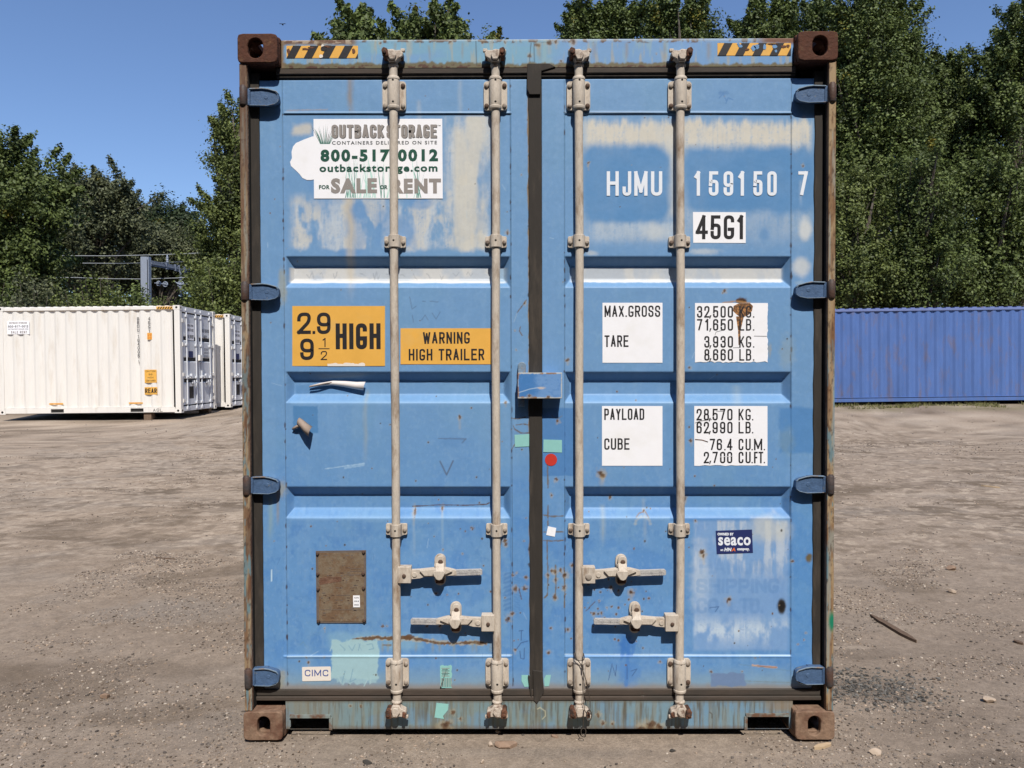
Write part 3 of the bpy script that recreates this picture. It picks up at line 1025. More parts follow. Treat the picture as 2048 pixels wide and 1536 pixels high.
def paint_sill(p):
    U, V = p.U, p.V
    p.c[:] = C(124, 146, 150)
    p.mix(sst(1080, 1400, U + 160 * (fbm(U / 90, V / 60, 4) - 0.5)) * 0.6, C(122, 156, 178))
    p.mix(sst(0.55, 0.7, fbm(U / 60, V / 40, 6)) * 0.4, C(106, 148, 184))
    p.mix(sst(0.45, 0.7, fbm(U / 7, V / 80, 8)) * 0.5, C(136, 132, 112))
    p.mix(sst(0.55, 0.68, fbm(U / 4.5 + 20, V / 60, 10)) * 0.45, C(106, 98, 76))
    p.mix(sst(0.62, 0.72, fbm(U / 3 + 60, V / 70, 12)) * 0.45, C(84, 76, 60))
    p.mix((1 - sst(640, 700, U)) * 0.35, C(140, 130, 112))
    p.mix(sst(1510, 1560, U) * (1 - sst(1415, 1430, V)) * 0.7, C(146, 126, 98))
    p.mix(sst(1450, 1458, V + 4 * fbm(U / 8, V / 8, 14)) * 0.5, C(110, 86, 70))
    p.mix((1 - sst(1402, 1408, V)) * 0.6, C(110, 100, 84))
    for x, y, r in ((905, 1424, 5), (1197, 1430, 5), (1206, 1445, 5), (1225, 1446, 4), (920, 1438, 4), (700, 1412, 3), (722, 1412, 3), (890, 1450, 14), (1300, 1451, 15), (1320, 1454, 10), (1283, 1455, 8)):
        p.chip(x, y, r, seed=x % 31, ry=r * (0.6 if r > 8 else 1))
    for x in (838, 847, 855, 1032, 1046, 1073, 1090, 1102, 1251, 1283, 1400, 1437, 1500, 1528, 1545):
        p.run(x, 1403, 1450, 4 + x % 4, C(92, 78, 54), 0.7, seed=x % 23)
    p.line([(1075, 1418), (1080, 1415), (1090, 1422), (1091, 1432), (1085, 1438)], 1.2, C(210, 205, 170), a=0.7)
    p.line([(1419, 1424), (1424, 1428), (1424, 1436)], 1.5, C(84, 74, 60), a=0.8)


def pocket_hole(U, V):
    l = (U > 580) & (U < 662) & (V > 1434)
    r = (U > 1491) & (U < 1577) & (V > 1432)
    return l | r


sill = grid_panel("door_sill", X(566, YH), X(1588, YH), ZS0, ZS1, YH, 0.003, None, paint_sill, BLUE, BOX, thick=0.004, hole_fn=pocket_hole)
for a, c, t in ((580, 662, 1434), (1491, 1577, 1432)):                            # dark fork pockets: three walls and a back
    b = MB()
    xa, xc, zt = X(a, YH, 1440), X(c, YH, 1440), Z(t, YH)
    b.box(xa - 0.006, xc + 0.006, YH + 0.002, 0.6, zt, zt + 0.005)
    b.box(xa - 0.006, xa, YH + 0.002, 0.6, 0.03, zt)
    b.box(xc, xc + 0.006, YH + 0.002, 0.6, 0.03, zt)
    b.box(xa, xc, YH - 0.010, YH - 0.001, zt, zt + 0.012, 1)                     # reinforcing lip
    xi = xc if a < 1000 else xa
    b.box(xi - 0.006, xi + 0.006, YH - 0.008, YH - 0.001, ZS0, zt, 1)
    b.build("fork_pocket", [m_black, mat("pocket_lip", C(132, 142, 138), 0.7, var=0.2, vscale=30, col2=C(112, 84, 66), c2scale=20)], sill)
b = MB()
b.box(X(664, YH, 1456), X(1489, YH, 1456), YH + 0.004, 0.16, ZS0 + 0.004, ZS0 + 0.010)
b.box(-HW + CW, HW - CW, 0.12, 0.16, 0.05, ZS1)
b.build("sill_beam", m_black, BOX)

# rubber gaskets ---------------------------------------------------------------
b = MB()
zt0, zt1 = Z(160.5, YD), Z(133, YD - 0.01)
b.box(X(556, 0.05), X(1590, 0.05), 0.050, 0.075, Z(147, 0.05), zt1)
b.build("top_gasket", m_rubtop, BOX, bevel=0.004)
b = MB()
b.box(X(556, 0.05), X(1590, 0.05), 0.057, 0.075, Z(154, 0.056), Z(147.5, 0.056))
b.box(X(556, 0.05), X(1590, 0.05), 0.064, 0.078, zt0 - 0.004, Z(154.5, 0.062))
b.build("top_gasket", m_rubber, BOX, bevel=0.003)
b = MB()
b.box(X(512, 0.05, 1390), X(1643, 0.05, 1390), 0.052, 0.075, Z(1392, 0.05), Z(1379, 0.05))
b.box(X(512, 0.05, 1390), X(1643, 0.05, 1390), 0.046, 0.075, Z(1401, 0.05), Z(1392.5, 0.05))
b.build("bottom_gasket", m_rubtop, BOX, bevel=0.004)


def side_gasket(xa, xb, z0, z1):
    b = MB()
    n = 60
    xs0, xs1, v = xa, xb, []
    prof = []
    for i in range(n + 1):
        z = z0 + (z1 - z0) * i / n
        w = 0.0012 * math.sin(i * 1.7 + xa * 9) + 0.001 * math.sin(i * 0.61)
        prof.append((xa + w, z))
    back = [(xb - 0.0008 * math.sin(i * 2.3), z0 + (z1 - z0) * i / n) for i in range(n + 1)]
    b.prism(prof + back[::-1], 0.054, 0.09)
    return b


xg0, xg1 = X(497.5, 0.056), X(523, 0.056)
side_gasket(xg0, xg1, Z(1384, 0.056), zt1 - 0.02).build("side_gasket", m_rubber, BOX, bevel=0.003)
xg2, xg3 = X(1627, 0.056), X(1645.5, 0.056)
side_gasket(xg2, xg3, Z(1384, 0.056), zt1 - 0.02).build("side_gasket", m_rubber, BOX, bevel=0.003)
for a, c in ((xg0 - 0.012, xg0), (xg3, xg3 + 0.014)):                                # black strips standing in for shade in the gaps beside the gaskets
    b = MB()
    b.box(a, c, 0.085, 0.12, 0.06, HT - 0.1)
    b.build("gap_shade_strip", m_black, BOX)
xc0, xc1 = X(1058.5, 0.052), X(1084.5, 0.052)
cg = side_gasket(xc0, xc1, Z(1399, 0.05), Z(172, 0.05))
zz = [Z(v, 0.05) for v in (128, 160, 178, 190)]
cg.prism([(X(1056, 0.05), zz[0]), (X(1100, 0.05), zz[0]), (X(1112, 0.05), Z(135, 0.05)), (X(1084, 0.05), Z(143, 0.05)), (X(1083, 0.05), zz[2]), (X(1082, 0.05), zz[3]), (X(1060, 0.05), zz[3]), (X(1055, 0.05), zz[2])], 0.044, 0.0539)
cg.prism([(X(1056, 0.05, 1350), Z(1350, 0.05)), (X(1062, 0.05, 1350), Z(1352, 0.05)), (X(1064, 0.05, 1380), Z(1406, 0.05)), (X(1060, 0.05, 1380), Z(1385, 0.05))], 0.046, 0.0539)
cg.prism([(X(1066, 0.05, 1350), Z(1340, 0.05)), (X(1085, 0.05, 1350), Z(1342, 0.05)), (X(1088, 0.05, 1380), Z(1384, 0.05)), (X(1074, 0.05, 1380), Z(1407, 0.05)), (X(1067, 0.05, 1380), Z(1400, 0.05))], 0.045, 0.0538)
cg.build("centre_gasket", m_rubber, BOX, bevel=0.002)

# ------------------------------------------------------------------ doors
GROOVES = ((512, 530, 556, 575), (743, 761, 788.5, 806), (973, 992, 1018, 1037))
GD = 0.036


def ramp(a, b, x):
    t = np.clip((x - a) / (b - a), 0, 1)
    return 0.65 * t + 0.35 * t * t * (3 - 2 * t)


def door_depth(xl0, xl1, seam_l, seam_r, seed):
    def fn(U, V):
        d = np.zeros_like(U)
        endm = ramp(xl0, xl0 + 13, U) * (1 - ramp(xl1 - 14, xl1, U))
        for a, b_, c, e in GROOVES:
            d = np.maximum(d, GD * np.minimum(ramp(a, b_, V) * (1 - ramp(c, e, V)), endm))
        inside = sst(seam_l - 1, seam_l + 1, U) * (1 - sst(seam_r - 1, seam_r + 1, U)) * sst(227, 229, V) * (1 - sst(1311, 1313, V))
        d = d + 0.0035 * inside
        bead = np.exp(-((V - 226) / 1.6) ** 2) + np.exp(-((V - 1313) / 1.8) ** 2)
        d = d - 0.0025 * bead * sst(seam_l, seam_l + 2, U) * (1 - sst(seam_r - 2, seam_r, U))
        d = d - 0.0012 * (np.exp(-((U - seam_l) / 1.3) ** 2) + np.exp(-((U - seam_r) / 1.3) ** 2)) * (fbm(U / 4, V / 6, seed) * 1.6)
        d = d + (fbm(U / 95, V / 95, seed + 1, 3) - 0.5) * 0.0024 + (fbm(U / 22, V / 22, seed + 4, 3) - 0.5) * 0.0009
        return d
    return fn


def base_wear(p, seed):
    U, V = p.U, p.V
    p.mix(sst(650, 1250, V) * 0.5, C(90, 145, 203))
    p.mix(sst(0.45, 0.75, fbm(U / 90, V / 130, seed)) * 0.45, C(116, 158, 194))
    p.mix(sst(0.5, 0.75, fbm(U / 14, V / 120, seed + 3)) * 0.25, C(128, 166, 206))
    p.mix(sst(0.5, 0.72, fbm(U / 40, V / 34, seed + 6)) * 0.4 * sst(800, 1150, V), C(78, 132, 196))
    p.mix(sst(0.55, 0.75, fbm(U / 9, V / 13, seed + 8)) * 0.28 * sst(850, 1100, V), C(72, 124, 186))
    p.mix(sst(0.58, 0.72, fbm(U / 5, V / 7, seed + 10)) * 0.22, C(136, 172, 206))
    p.mix(sst(1330, 1378, V + 14 * fbm(U / 30, V / 20, seed + 12)) * 0.75, C(136, 164, 180))
    p.mix(sst(1364, 1379, V + 5 * fbm(U / 12, V / 9, seed + 14)) * 0.8, C(148, 134, 120))


def chalk(p, seed):
    """powdery, streaked and flaked texture of bleached paint"""
    U, V = p.U, p.V
    f = 0.45 + 1.1 * fbm(U / 4.5, V / 55, seed) - 0.25 * sst(0.56, 0.70, fbm(U / 5, V / 5, seed + 3)) - 0.2 * sst(0.62, 0.70, fbm(U / 2.2, V / 3, seed + 6, 2))
    return np.clip(f, 0.08, 1.08)


def seam(p, pts, seed, a=0.75):
    p.line(pts, 1.1, C(58, 78, 96), soft=0.8, a=a * 0.7)
    (x0, y0), (x1, y1) = pts
    rr = random.Random(seed)
    for i in range(int(abs(y1 - y0) / 26)):
        y = rr.uniform(y0, y1)
        if rr.random() < 0.55:
            p.ell(x0 + (x1 - x0) * (y - y0) / (y1 - y0) + rr.uniform(-1, 1), y, rr.uniform(0.8, 1.8), rr.uniform(1.5, 6), RUST_D, 0.4, 0.4, 4, i % 20, 0.8)


def scratch(p, n, box, col, seed, L=(6, 26), wd=0.8, a=0.6):
    rr = random.Random(seed)
    for _ in range(n):
        x, y = rr.uniform(box[0], box[1]), rr.uniform(box[2], box[3])
        t = rr.gauss(1.4, 0.5)
        l = rr.uniform(*L)
        p.line([(x, y), (x + l * math.cos(t), y + l * math.sin(t))], wd, col, a=a * rr.uniform(0.4, 1))


def specks(p, n, box, seed, big=2.6):
    rr = random.Random(seed)
    for _ in range(n):
        x, y = rr.uniform(box[0], box[1]), rr.uniform(box[2], box[3])
        r = rr.uniform(0.7, big) ** 1.0
        p.ell(x, y, r * 1.6, r * 1.6, TAN, 0.4, 0.4, 4, _ % 30, 0.4)
        p.ell(x, y, r, r * rr.uniform(0.8, 1.5), C(52, 54, 58) if rr.random() < 0.5 else RUST, 0.4, 0.4, 3, _ % 30, 0.9)


def paint_left(p):
    U, V = p.U, p.V
    base_wear(p, 20)
    p.mix(sst(1008, 1026, U) * sst(900, 1000, V) * 0.35, C(84, 140, 204))
    # sun-bleached band of the top panel, worn off in tall streaks
    st = fbm(U / 42, V / 120, 31, 4)
    st2 = fbm(U / 16, V / 70, 33, 4)
    reg = sst(570, 600, U) * (1 - sst(978, 1000, U + 14 * st2)) * sst(228, 236, V) * (1 - sst(500, 512, V + 16 * fbm(U / 24, V / 30, 35)))
    ck = chalk(p, 12)
    body = np.maximum(sst(380, 412, V), sst(880, 905, U))
    p.mix(np.clip(reg * body * sst(0.38, 0.60, st * 0.55 + st2 * 0.3 + 0.15 * fbm(U / 6, V / 9, 49)) * ck, 0, 1) * 0.95, C(194, 203, 211))
    p.mix(reg * sst(0.5, 0.62, fbm(U / 30 + 9, V / 60, 39)) * body * 0.75 * ck.clip(0, 1), C(208, 206, 198))
    p.mix(reg * sst(900, 915, U) * (1 - sst(960, 985, U)) * 0.75 * sst(0.3, 0.5, st), C(214, 208, 192))
    p.box(585, 625, 248, 270, CREAM, 7, 5, 18, 5, 0.75)
    p.box(664, 706, 386, 402, CREAM, 6, 5, 14, 6, 0.5)
    # blue islands left inside the bleached area
    for x, y, rx, ry, a in ((712, 455, 22, 48, 0.5), (770, 455, 22, 50, 0.55), (805, 470, 26, 34, 0.8), (700, 505, 26, 9, 0.8), (716, 420, 24, 16, 0.5), (840, 405, 26, 12, 0.6), (650, 330, 40, 90, 0.6)):
        p.ell(x, y, rx, ry, C(106, 150, 198), 0.35, 0.3, 16, int(x) % 30, a)
    # bare pale strip in the first groove and its bright lip
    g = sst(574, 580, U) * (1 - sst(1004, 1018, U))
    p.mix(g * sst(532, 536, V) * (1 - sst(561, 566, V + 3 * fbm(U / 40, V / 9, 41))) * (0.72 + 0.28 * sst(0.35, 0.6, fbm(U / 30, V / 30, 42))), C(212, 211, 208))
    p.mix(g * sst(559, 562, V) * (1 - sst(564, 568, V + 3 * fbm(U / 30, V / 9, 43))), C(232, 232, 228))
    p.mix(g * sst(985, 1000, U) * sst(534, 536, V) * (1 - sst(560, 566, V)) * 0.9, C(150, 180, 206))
    rr = random.Random(5)
    for x in list(range(608, 950, 27)):
        if rr.random() < 0.85:
            pts = [(x, rr.uniform(544, 548))]
            for k in range(rr.randint(2, 4)):
                pts.append((pts[-1][0] + rr.uniform(2, 6), rr.uniform(541, 558)))
            p.line(pts, 1.2, C(130, 138, 150), a=0.42, rag=0.7)
    # long rust run
    p.run(702, 150, 240, 12, C(150, 128, 98), 0.7, 7)
    p.run(702, 380, 620, 17, C(206, 190, 160), 0.75, 9)
    p.run(766, 80, 260, 8, C(196, 186, 166), 0.4, 10)
    p.run(730, 780, 950, 9, C(150, 166, 176), 0.7, 11)
    p.run(838, 200, 330, 9, C(196, 198, 196), 0.4, 12)
    p.run(920, 160, 260, 9, C(180, 190, 196), 0.4, 13)
    # weld lines
    p.line([(566, 229), (1022, 228)], 1.6, C(46, 62, 78), soft=0.9, a=0.85)
    p.line([(570, 224.5), (1018, 224.5)], 1.4, C(160, 186, 206), soft=0.9, a=0.55)
    p.line([(574, 221), (655, 219)], 2.2, C(176, 160, 150), a=0.5, rag=1.2)
    seam(p, [(564, 150), (575, 1372)], 3, 0.7)
    seam(p, [(1020, 150), (1026, 1372)], 4, 0.85)
    p.line([(575, 1313), (1024, 1310)], 1.6, C(190, 214, 230), soft=0.9, a=0.7)
    p.line([(575, 1317), (1024, 1314.5)], 1.2, C(96, 120, 140), soft=0.9, a=0.5)
    # darker rectangle where a notice came off, scribbles, carved marks
    p.box(586, 635, 812, 866, C(82, 134, 184), 1.6, 2, 6, 7, 0.9)
    p.box(586, 700, 770, 788, C(92, 138, 184), 2, 3, 9, 8, 0.6)
    p.line([(880, 923), (893, 950), (906, 922)], 2.6, C(92, 108, 132), a=0.85)
    p.line([(877, 877), (932, 878), (924, 886)], 2.0, C(96, 112, 136), a=0.8, rag=1.1)
    p.ell(905, 885, 26, 10, C(96, 142, 192), 0.5, 0.4, 10, 5, 0.5)
    for pts in ([(819, 594), (824, 618), (832, 612)], [(845, 602), (851, 603)], [(860, 602), (876, 604)], [(824, 630), (827, 645)], [(843, 640), (850, 630), (856, 640)], [(864, 626), (872, 638), (880, 624)]):
        p.line(pts, 1.0, C(86, 106, 132), a=0.65)
    p.line([(650, 938), (700, 931), (728, 927)], 1.5, C(178, 208, 230), a=0.7, rag=0.8)
    p.line([(690, 936), (727, 930)], 4, C(170, 202, 226), a=0.5, rag=2.2)
    # lighter blue band along the lower recess mouths, then rust and runs
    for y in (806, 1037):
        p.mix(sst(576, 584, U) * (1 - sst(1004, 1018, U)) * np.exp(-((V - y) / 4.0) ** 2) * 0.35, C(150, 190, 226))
    p.line([(823, 1016), (880, 1013), (930, 1014), (972, 1012), (978, 1009)], 1.6, RUST, a=0.9, rag=1.0)
    p.chip(827, 1026, 3, 24, 3, 10)
    p.chip(883, 1018, 3, 16, 4, 5)
    p.run(828, 1030, 1130, 5, C(150, 176, 200), 0.7, 14)
    p.run(884, 1026, 1120, 5, C(150, 178, 200), 0.6, 15)
    # the big rusted scrape low on the door
    p.box(655, 845, 1268, 1300, C(150, 190, 204), 7, 6, 16, 9, 0.4)
    p.line([(708, 1281), (750, 1276), (790, 1279), (818, 1277), (860, 1283), (905, 1288), (945, 1285), (970, 1288)], 7.0, C(184, 174, 146), soft=2, a=0.7, rag=4.5)
    p.line([(706, 1281), (752, 1275), (784, 1278), (816, 1276), (838, 1279), (872, 1286), (912, 1288), (944, 1285), (971, 1288)], 4.6, C(108, 80, 56), soft=1.2, a=0.95, rag=4.0, ws=7)
    p.line([(812, 1276), (824, 1274)], 8, C(104, 76, 54), a=0.9, rag=2.5)
    p.line([(765, 1291), (782, 1291)], 3, C(124, 104, 84), a=0.8, rag=1.5)
    for x in (712, 733, 764, 776, 833, 866, 880, 907, 946, 952, 982):
        p.run(x, 1284, 1310, 5, C(150, 150, 130), 0.6, x % 20)
    # pale blue paint daub with brushed edge
    p.box(663, 757, 1281, 1357, C(166, 200, 206), 1.6, 7, 12, 11, 0.95)
    p.box(672, 752, 1350, 1366, C(166, 200, 206), 2, 8, 7, 12, 0.7)
    for pts in ([(676, 1352), (682, 1366)], [(742, 1356), (740, 1368)], [(736, 1358), (728, 1372)], [(664, 1290), (660, 1302)]):
        p.line(pts, 1.6, C(174, 204, 208), a=0.8)
    for pts in ([(680, 1290), (690, 1300), (688, 1302)], [(697, 1292), (704, 1302), (710, 1290)], [(716, 1302), (720, 1288)], [(733, 1290), (744, 1288), (747, 1298), (738, 1300)], [(690, 1342), (684, 1366)], [(706, 1338), (700, 1364), (712, 1358)], [(600, 1290), (606, 1284), (612, 1294)]):
        p.line(pts, 1.0, C(110, 150, 178), a=0.7)
    for pts in ([(1038, 1262), (1046, 1261)], [(1043, 1262), (1042, 1281)], [(1032, 1300), (1042, 1286), (1056, 1282)], [(1040, 1302), (1041, 1316), (1048, 1318), (1049, 1296)]):
        p.line(pts, 1.1, C(52, 76, 120), a=0.8)
    # feathered scratches by the handles
    for i in range(46):
        y = 1145 + i * 1.7
        p.line([(1010 - 0.6 * (i % 7), y), (1022, y + 1)], 0.7, C(64, 110, 168), a=0.5)
        if i % 2:
            p.line([(1028, y + 2), (1040, y)], 0.7, C(64, 110, 168), a=0.4)
    for pts in ([(1053, 600), (1044, 612), (1034, 626)], [(1041, 653), (1039, 662), (1044, 671)], [(1023, 836), (1036, 838), (1052, 834)], [(1026, 850), (1029, 858), (1042, 866), (1060, 866)], [(1032, 850), (1048, 848), (1064, 852)], [(1024, 898), (1030, 888), (1062, 886)]):
        p.line(pts, 1.7, C(112, 92, 70), a=0.85, rag=0.9)
    p.line([(1034, 626), (1028, 644)], 0.9, C(170, 190, 204), a=0.6)
    for x, y, r, d in ((1050, 606, 3, 6), (944, 1057, 3.5, 0), (919, 835, 4, 22), (1010, 1082, 5, 0), (1012, 1090, 4, 0), (1030, 662, 2, 0), (765, 1253, 3, 0), (854, 1253, 3, 0), (880, 1252, 4, 8), (1016, 1464 - 225, 6, 0), (1024, 1228, 4, 0), (1052, 1155, 4, 0), (1050, 1176, 5, 0), (1031, 1176, 5, 8), (1026, 1150, 3, 0), (1033, 1145, 2, 4), (894, 1190, 2, 0), (917, 1188, 2, 0), (872, 1187, 3, 0), (773, 1253, 2, 0), (925, 1108, 2, 0), (886, 1100, 2, 0), (1032, 700, 2, 0), (1011, 805, 3, 8), (617, 1325, 3, 8), (613, 1315, 2, 0), (649, 1315, 2, 0), (649, 1257, 2, 8), (1043, 350, 2, 0), (1015, 465, 4, 0), (520, 1, 1, 0), (1030, 1300, 3, 8), (548, 1082, 1.5, 0), (1052, 1036, 2, 0), (1048, 1082, 2, 0), (1010, 1196, 2, 0)):
        p.chip(x, y, r, d, int(x) % 30)
    p.line([(1038, 1178), (1043, 1198)], 1.8, RUST, a=0.8, rag=0.8)
    specks(p, 60, (580, 1056, 780, 1370), 8, 1.7)
    specks(p, 26, (528, 1056, 165, 780), 9, 1.2)
    scratch(p, 16, (528, 1056, 1040, 1370), C(80, 118, 166), 4, (5, 18))
    scratch(p, 9, (528, 1056, 240, 1370), C(176, 204, 226), 5, (5, 22))
    p.line([(543.5, 1140), (543, 1162)], 2.2, C(206, 230, 240), a=0.8)
    # rust bleeding out of the hinges
    for y in (972, 1350):
        p.ell(560, y + 6, 12, 18, C(168, 160, 132), 0.5, 0.4, 8, 9, 0.6)
    p.run(541, 995, 1100, 11, C(146, 172, 176), 0.7, 16)
    p.run(556, 990, 1060, 6, C(160, 140, 108), 0.6, 17)
    p.ell(565, 570, 8, 34, C(168, 166, 140), 0.5, 0.4, 8, 9, 0.6)
    # chipped edge beside the centre gasket
    e = 1057 + (fbm(V / 22, U * 0, 47) - 0.5) * 5
    p.mix(sst(e - 1, e + 1, U - (V - 700) * 0.0045), C(140, 120, 96))
    for i, y in enumerate((310, 375, 455, 515, 532, 548, 590, 620, 690, 1098, 1130)):
        p.ell(1060, y, 4, 3 + i % 4, C(70, 60, 52), 0.4, 0.5, 4, i, 0.8)


def paint_right(p):
    U, V = p.U, p.V
    base_wear(p, 26)
    # bleached cream band behind the serial number, with the masked blue fields kept darker
    n1, n2 = fbm(U / 30, V / 60, 31, 4), fbm(U / 10, V / 50, 34, 4)
    ck = chalk(p, 15)
    band = sst(1160, 1176, U + 10 * n2) * (1 - sst(1616, 1630, U)) * sst(238, 262, V + 26 * n2 - 10 * n1) * (1 - sst(470, 520, V + 30 * n1))
    p.mix(np.clip(band * (0.3 + 0.45 * (1 - sst(300, 330, V))) * (0.4 + 1.2 * n1) * ck, 0, 1), C(200, 205, 206))
    up = sst(1168, 1180, U) * (1 - sst(1612, 1626, U)) * sst(236, 256, V + 30 * (n2 - 0.5)) * (1 - sst(276, 302, V + 14 * (n1 - 0.5)))
    p.mix(np.clip(up * (0.45 + 1.1 * fbm(U / 22, V / 34, 45)) * ck, 0, 0.95), C(214, 208, 194))
    p.mix(np.exp(-((U - 1342) / 14) ** 2) * sst(250, 280, V) * (1 - sst(420, 440, V)) * 0.7, C(206, 206, 200))
    def field(x0, x1, y0, y1, r):
        cx, cy, hx, hy = (x0 + x1) / 2, (y0 + y1) / 2, (x1 - x0) / 2, (y1 - y0) / 2
        dx, dy = np.abs(U - cx) - hx + r, np.abs(V - cy) - hy + r
        d = np.hypot(np.maximum(dx, 0), np.maximum(dy, 0)) + np.minimum(np.maximum(dx, dy), 0) - r + 14 * (n1 - 0.5) + 6 * (n2 - 0.5)
        return 1 - sst(-11, 12, d)
    f1, f2 = field(1166, 1338, 290, 446, 34), field(1372, 1628, 294, 426, 22)
    p.mix(np.maximum(f1, f2) * (0.75 + 0.4 * fbm(U / 50, V / 50, 43)).clip(0, 1), C(92, 143, 192))
    halo = np.clip(sst(440, 452, V) * (1 - sst(468, 492, V)), 0, 1) * sst(1170, 1200, U) * (1 - sst(1340, 1380, U)) * (0.4 + 0.9 * (n1 - 0.3))
    p.mix(np.clip(halo * ck, 0, 1) * 0.85, C(190, 202, 212))
    p.ell(1310, 462, 24, 16, C(200, 206, 208), 0.6, 0.4, 14, 4, 0.7)
    p.ell(1610, 458, 12, 22, C(214, 216, 214), 0.5, 0.25, 12, 5, 0.85)
    p.ell(1602, 535, 16, 18, C(212, 214, 212), 0.5, 0.2, 12, 6, 0.8)
    p.ell(1530, 470, 9, 14, C(96, 144, 192), 0.5, 0.4, 10, 7, 0.7)
    p.ell(1184, 506, 12, 5, C(202, 206, 206), 0.6, 0.4, 9, 8, 0.6)
    p.ell(1410, 503, 26, 6, C(204, 208, 208), 0.6, 0.4, 9, 8, 0.6)
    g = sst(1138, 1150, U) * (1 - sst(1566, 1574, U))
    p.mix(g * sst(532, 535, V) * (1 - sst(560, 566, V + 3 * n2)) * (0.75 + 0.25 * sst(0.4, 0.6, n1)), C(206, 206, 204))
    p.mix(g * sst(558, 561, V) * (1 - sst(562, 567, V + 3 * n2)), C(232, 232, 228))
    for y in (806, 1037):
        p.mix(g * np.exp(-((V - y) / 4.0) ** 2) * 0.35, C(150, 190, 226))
    # weld lines
    p.line([(1128, 225), (1586, 228)], 1.6, C(46, 62, 78), soft=0.9, a=0.85)
    p.line([(1130, 221), (1580, 223)], 1.4, C(156, 184, 208), soft=0.9, a=0.5)
    seam(p, [(1129, 150), (1130, 1372)], 6, 0.75)
    seam(p, [(1583, 150), (1581, 1372)], 7, 0.75)
    p.line([(1130, 1309), (1580, 1311)], 1.6, C(196, 220, 236), soft=0.9, a=0.8)
    # repainted darker patches
    p.box(1084, 1148, 816, 952, C(74, 126, 184), 1.5, 1.5, 9, 7, 0.75)
    p.box(1560, 1627, 815, 906, C(84, 136, 190), 4, 4, 14, 8, 0.85)
    p.ell(1575, 880, 14, 26, C(138, 160, 158), 0.6, 0.5, 10, 3, 0.35)
    p.ell(1575, 705, 14, 30, C(150, 166, 170), 0.6, 0.5, 8, 4, 0.45)
    p.box(1340, 1540, 1034, 1044, C(70, 126, 190), 3, 3, 12, 9, 0.5)
    # the bleached lower panel
    q = sst(1384, 1392, U) * (1 - sst(1572, 1582, U)) * sst(1038, 1046, V) * (1 - sst(1296, 1306, V))
    p.mix(q * 0.55, C(140, 172, 214))
    s2 = fbm(U / 12, V / 60, 37, 4)
    p.mix(q * sst(0.42, 0.6, s2) * (1 - sst(1110, 1180, V)) * 0.75 * ck.clip(0, 1), C(196, 206, 216))
    p.mix(q * np.exp(-((V - 1262) / 24) ** 2) * sst(0.36, 0.58, fbm(U / 26, V / 40, 40)) * 0.95 * ck.clip(0, 1), C(196, 212, 226))
    p.ell(1535, 1060, 38, 26, C(206, 206, 196), 0.6, 0.5, 16, 9, 0.6)
    p.ell(1400, 1150, 16, 60, C(196, 208, 220), 0.7, 0.5, 12, 10, 0.6)
    for t, xa, xb, ya, yb, a_ in (("HANJIN", 1402, 1540, 1121, 1146, 0.3), ("SHIPPING", 1396, 1556, 1161, 1184, 0.6), ("CO.", 1396, 1442, 1200, 1224, 0.55), ("LTD.", 1462, 1524, 1200, 1224, 0.55)):
        p.text(t, xa, xb, ya, yb, 6.0, C(106, 148, 198), a_, 1.2)
    p.ell(1408, 1172, 18, 34, C(170, 194, 220), 0.7, 0.5, 12, 11, 0.45)
    p.mix(sst(1583, 1592, U) * sst(940, 1010, V) * 0.3, C(88, 148, 206))
    # deep stain where an old sticker was, black oval, bare patches
    p.box(1421, 1490, 1345, 1372, C(112, 136, 172), 1.5, 4, 12, 10, 0.95)
    p.ell(1564, 1213, 8.5, 15, C(60, 56, 52), 0.3, 0.1, 6, 2)
    p.ell(1564, 1213, 6, 11, C(34, 32, 32), 0.4, 0.1, 6, 2)
    p.ell(1618, 1115, 6, 8, C(110, 98, 72), 0.5, 0.4, 6, 3)
    p.line([(1505, 1331), (1530, 1333), (1553, 1335)], 3.6, C(206, 168, 140), a=0.9, rag=1.2)
    p.line([(1515, 1332), (1553, 1335)], 1.2, C(132, 86, 60), a=0.8)
    p.line([(1480, 1329), (1590, 1343)], 1.0, C(110, 140, 160), a=0.6)
    p.line([(1490, 1362), (1580, 1365)], 1.2, C(120, 130, 130), a=0.6, rag=0.7)
    for pts in ([(1250, 1276), (1243, 1318)], [(1258, 1278), (1252, 1370)], [(1245, 1290), (1262, 1310)], [(1270, 1285), (1266, 1305)]):
        p.line(pts, 6, C(70, 124, 194), soft=2, a=0.6, rag=2.5)
    p.ell(1253, 1290, 14, 20, C(64, 120, 192), 0.6, 0.5, 7, 3, 0.7)
    p.ell(1258, 1345, 22, 26, C(78, 132, 200), 0.7, 0.6, 8, 4, 0.6)
    for pts in ([(1217, 1360), (1224, 1328), (1231, 1352), (1233, 1330)], [(1254, 1330), (1254, 1358)], [(1262, 1342), (1274, 1338), (1264, 1352)], [(1420, 1196 + 20), (1437, 1214)], [(1431, 1224), (1438, 1214)]):
        p.line(pts, 1.1, C(60, 90, 136), a=0.8)
    p.ell(1447, 186, 9, 4, C(84, 130, 182), 0.5, 0.6, 5, 5, 0.6)
    for pts in ([(1438, 196), (1446, 188), (1452, 200)], [(1452, 206), (1456, 196), (1466, 200)]):
        p.line(pts, 2.2, C(80, 128, 184), a=0.6, rag=1)
    # rust: the burst above the weight plate, chips, brush marks by the centre
    p.ell(1484, 604, 12, 9, RUST, 0.3, 0.4, 5, 4)
    p.ell(1484, 602, 8, 6, RUST_D, 0.4, 0.5, 4, 5, 0.8)
    p.line([(1446, 606), (1472, 602), (1500, 606)], 2.6, C(186, 140, 88), a=0.7, rag=1.2)
    p.chip(1450, 582, 4, 0, 5)
    p.ell(1540, 700, 4, 12, C(160, 160, 150), 0.5, 0.6, 5, 6, 0.6)
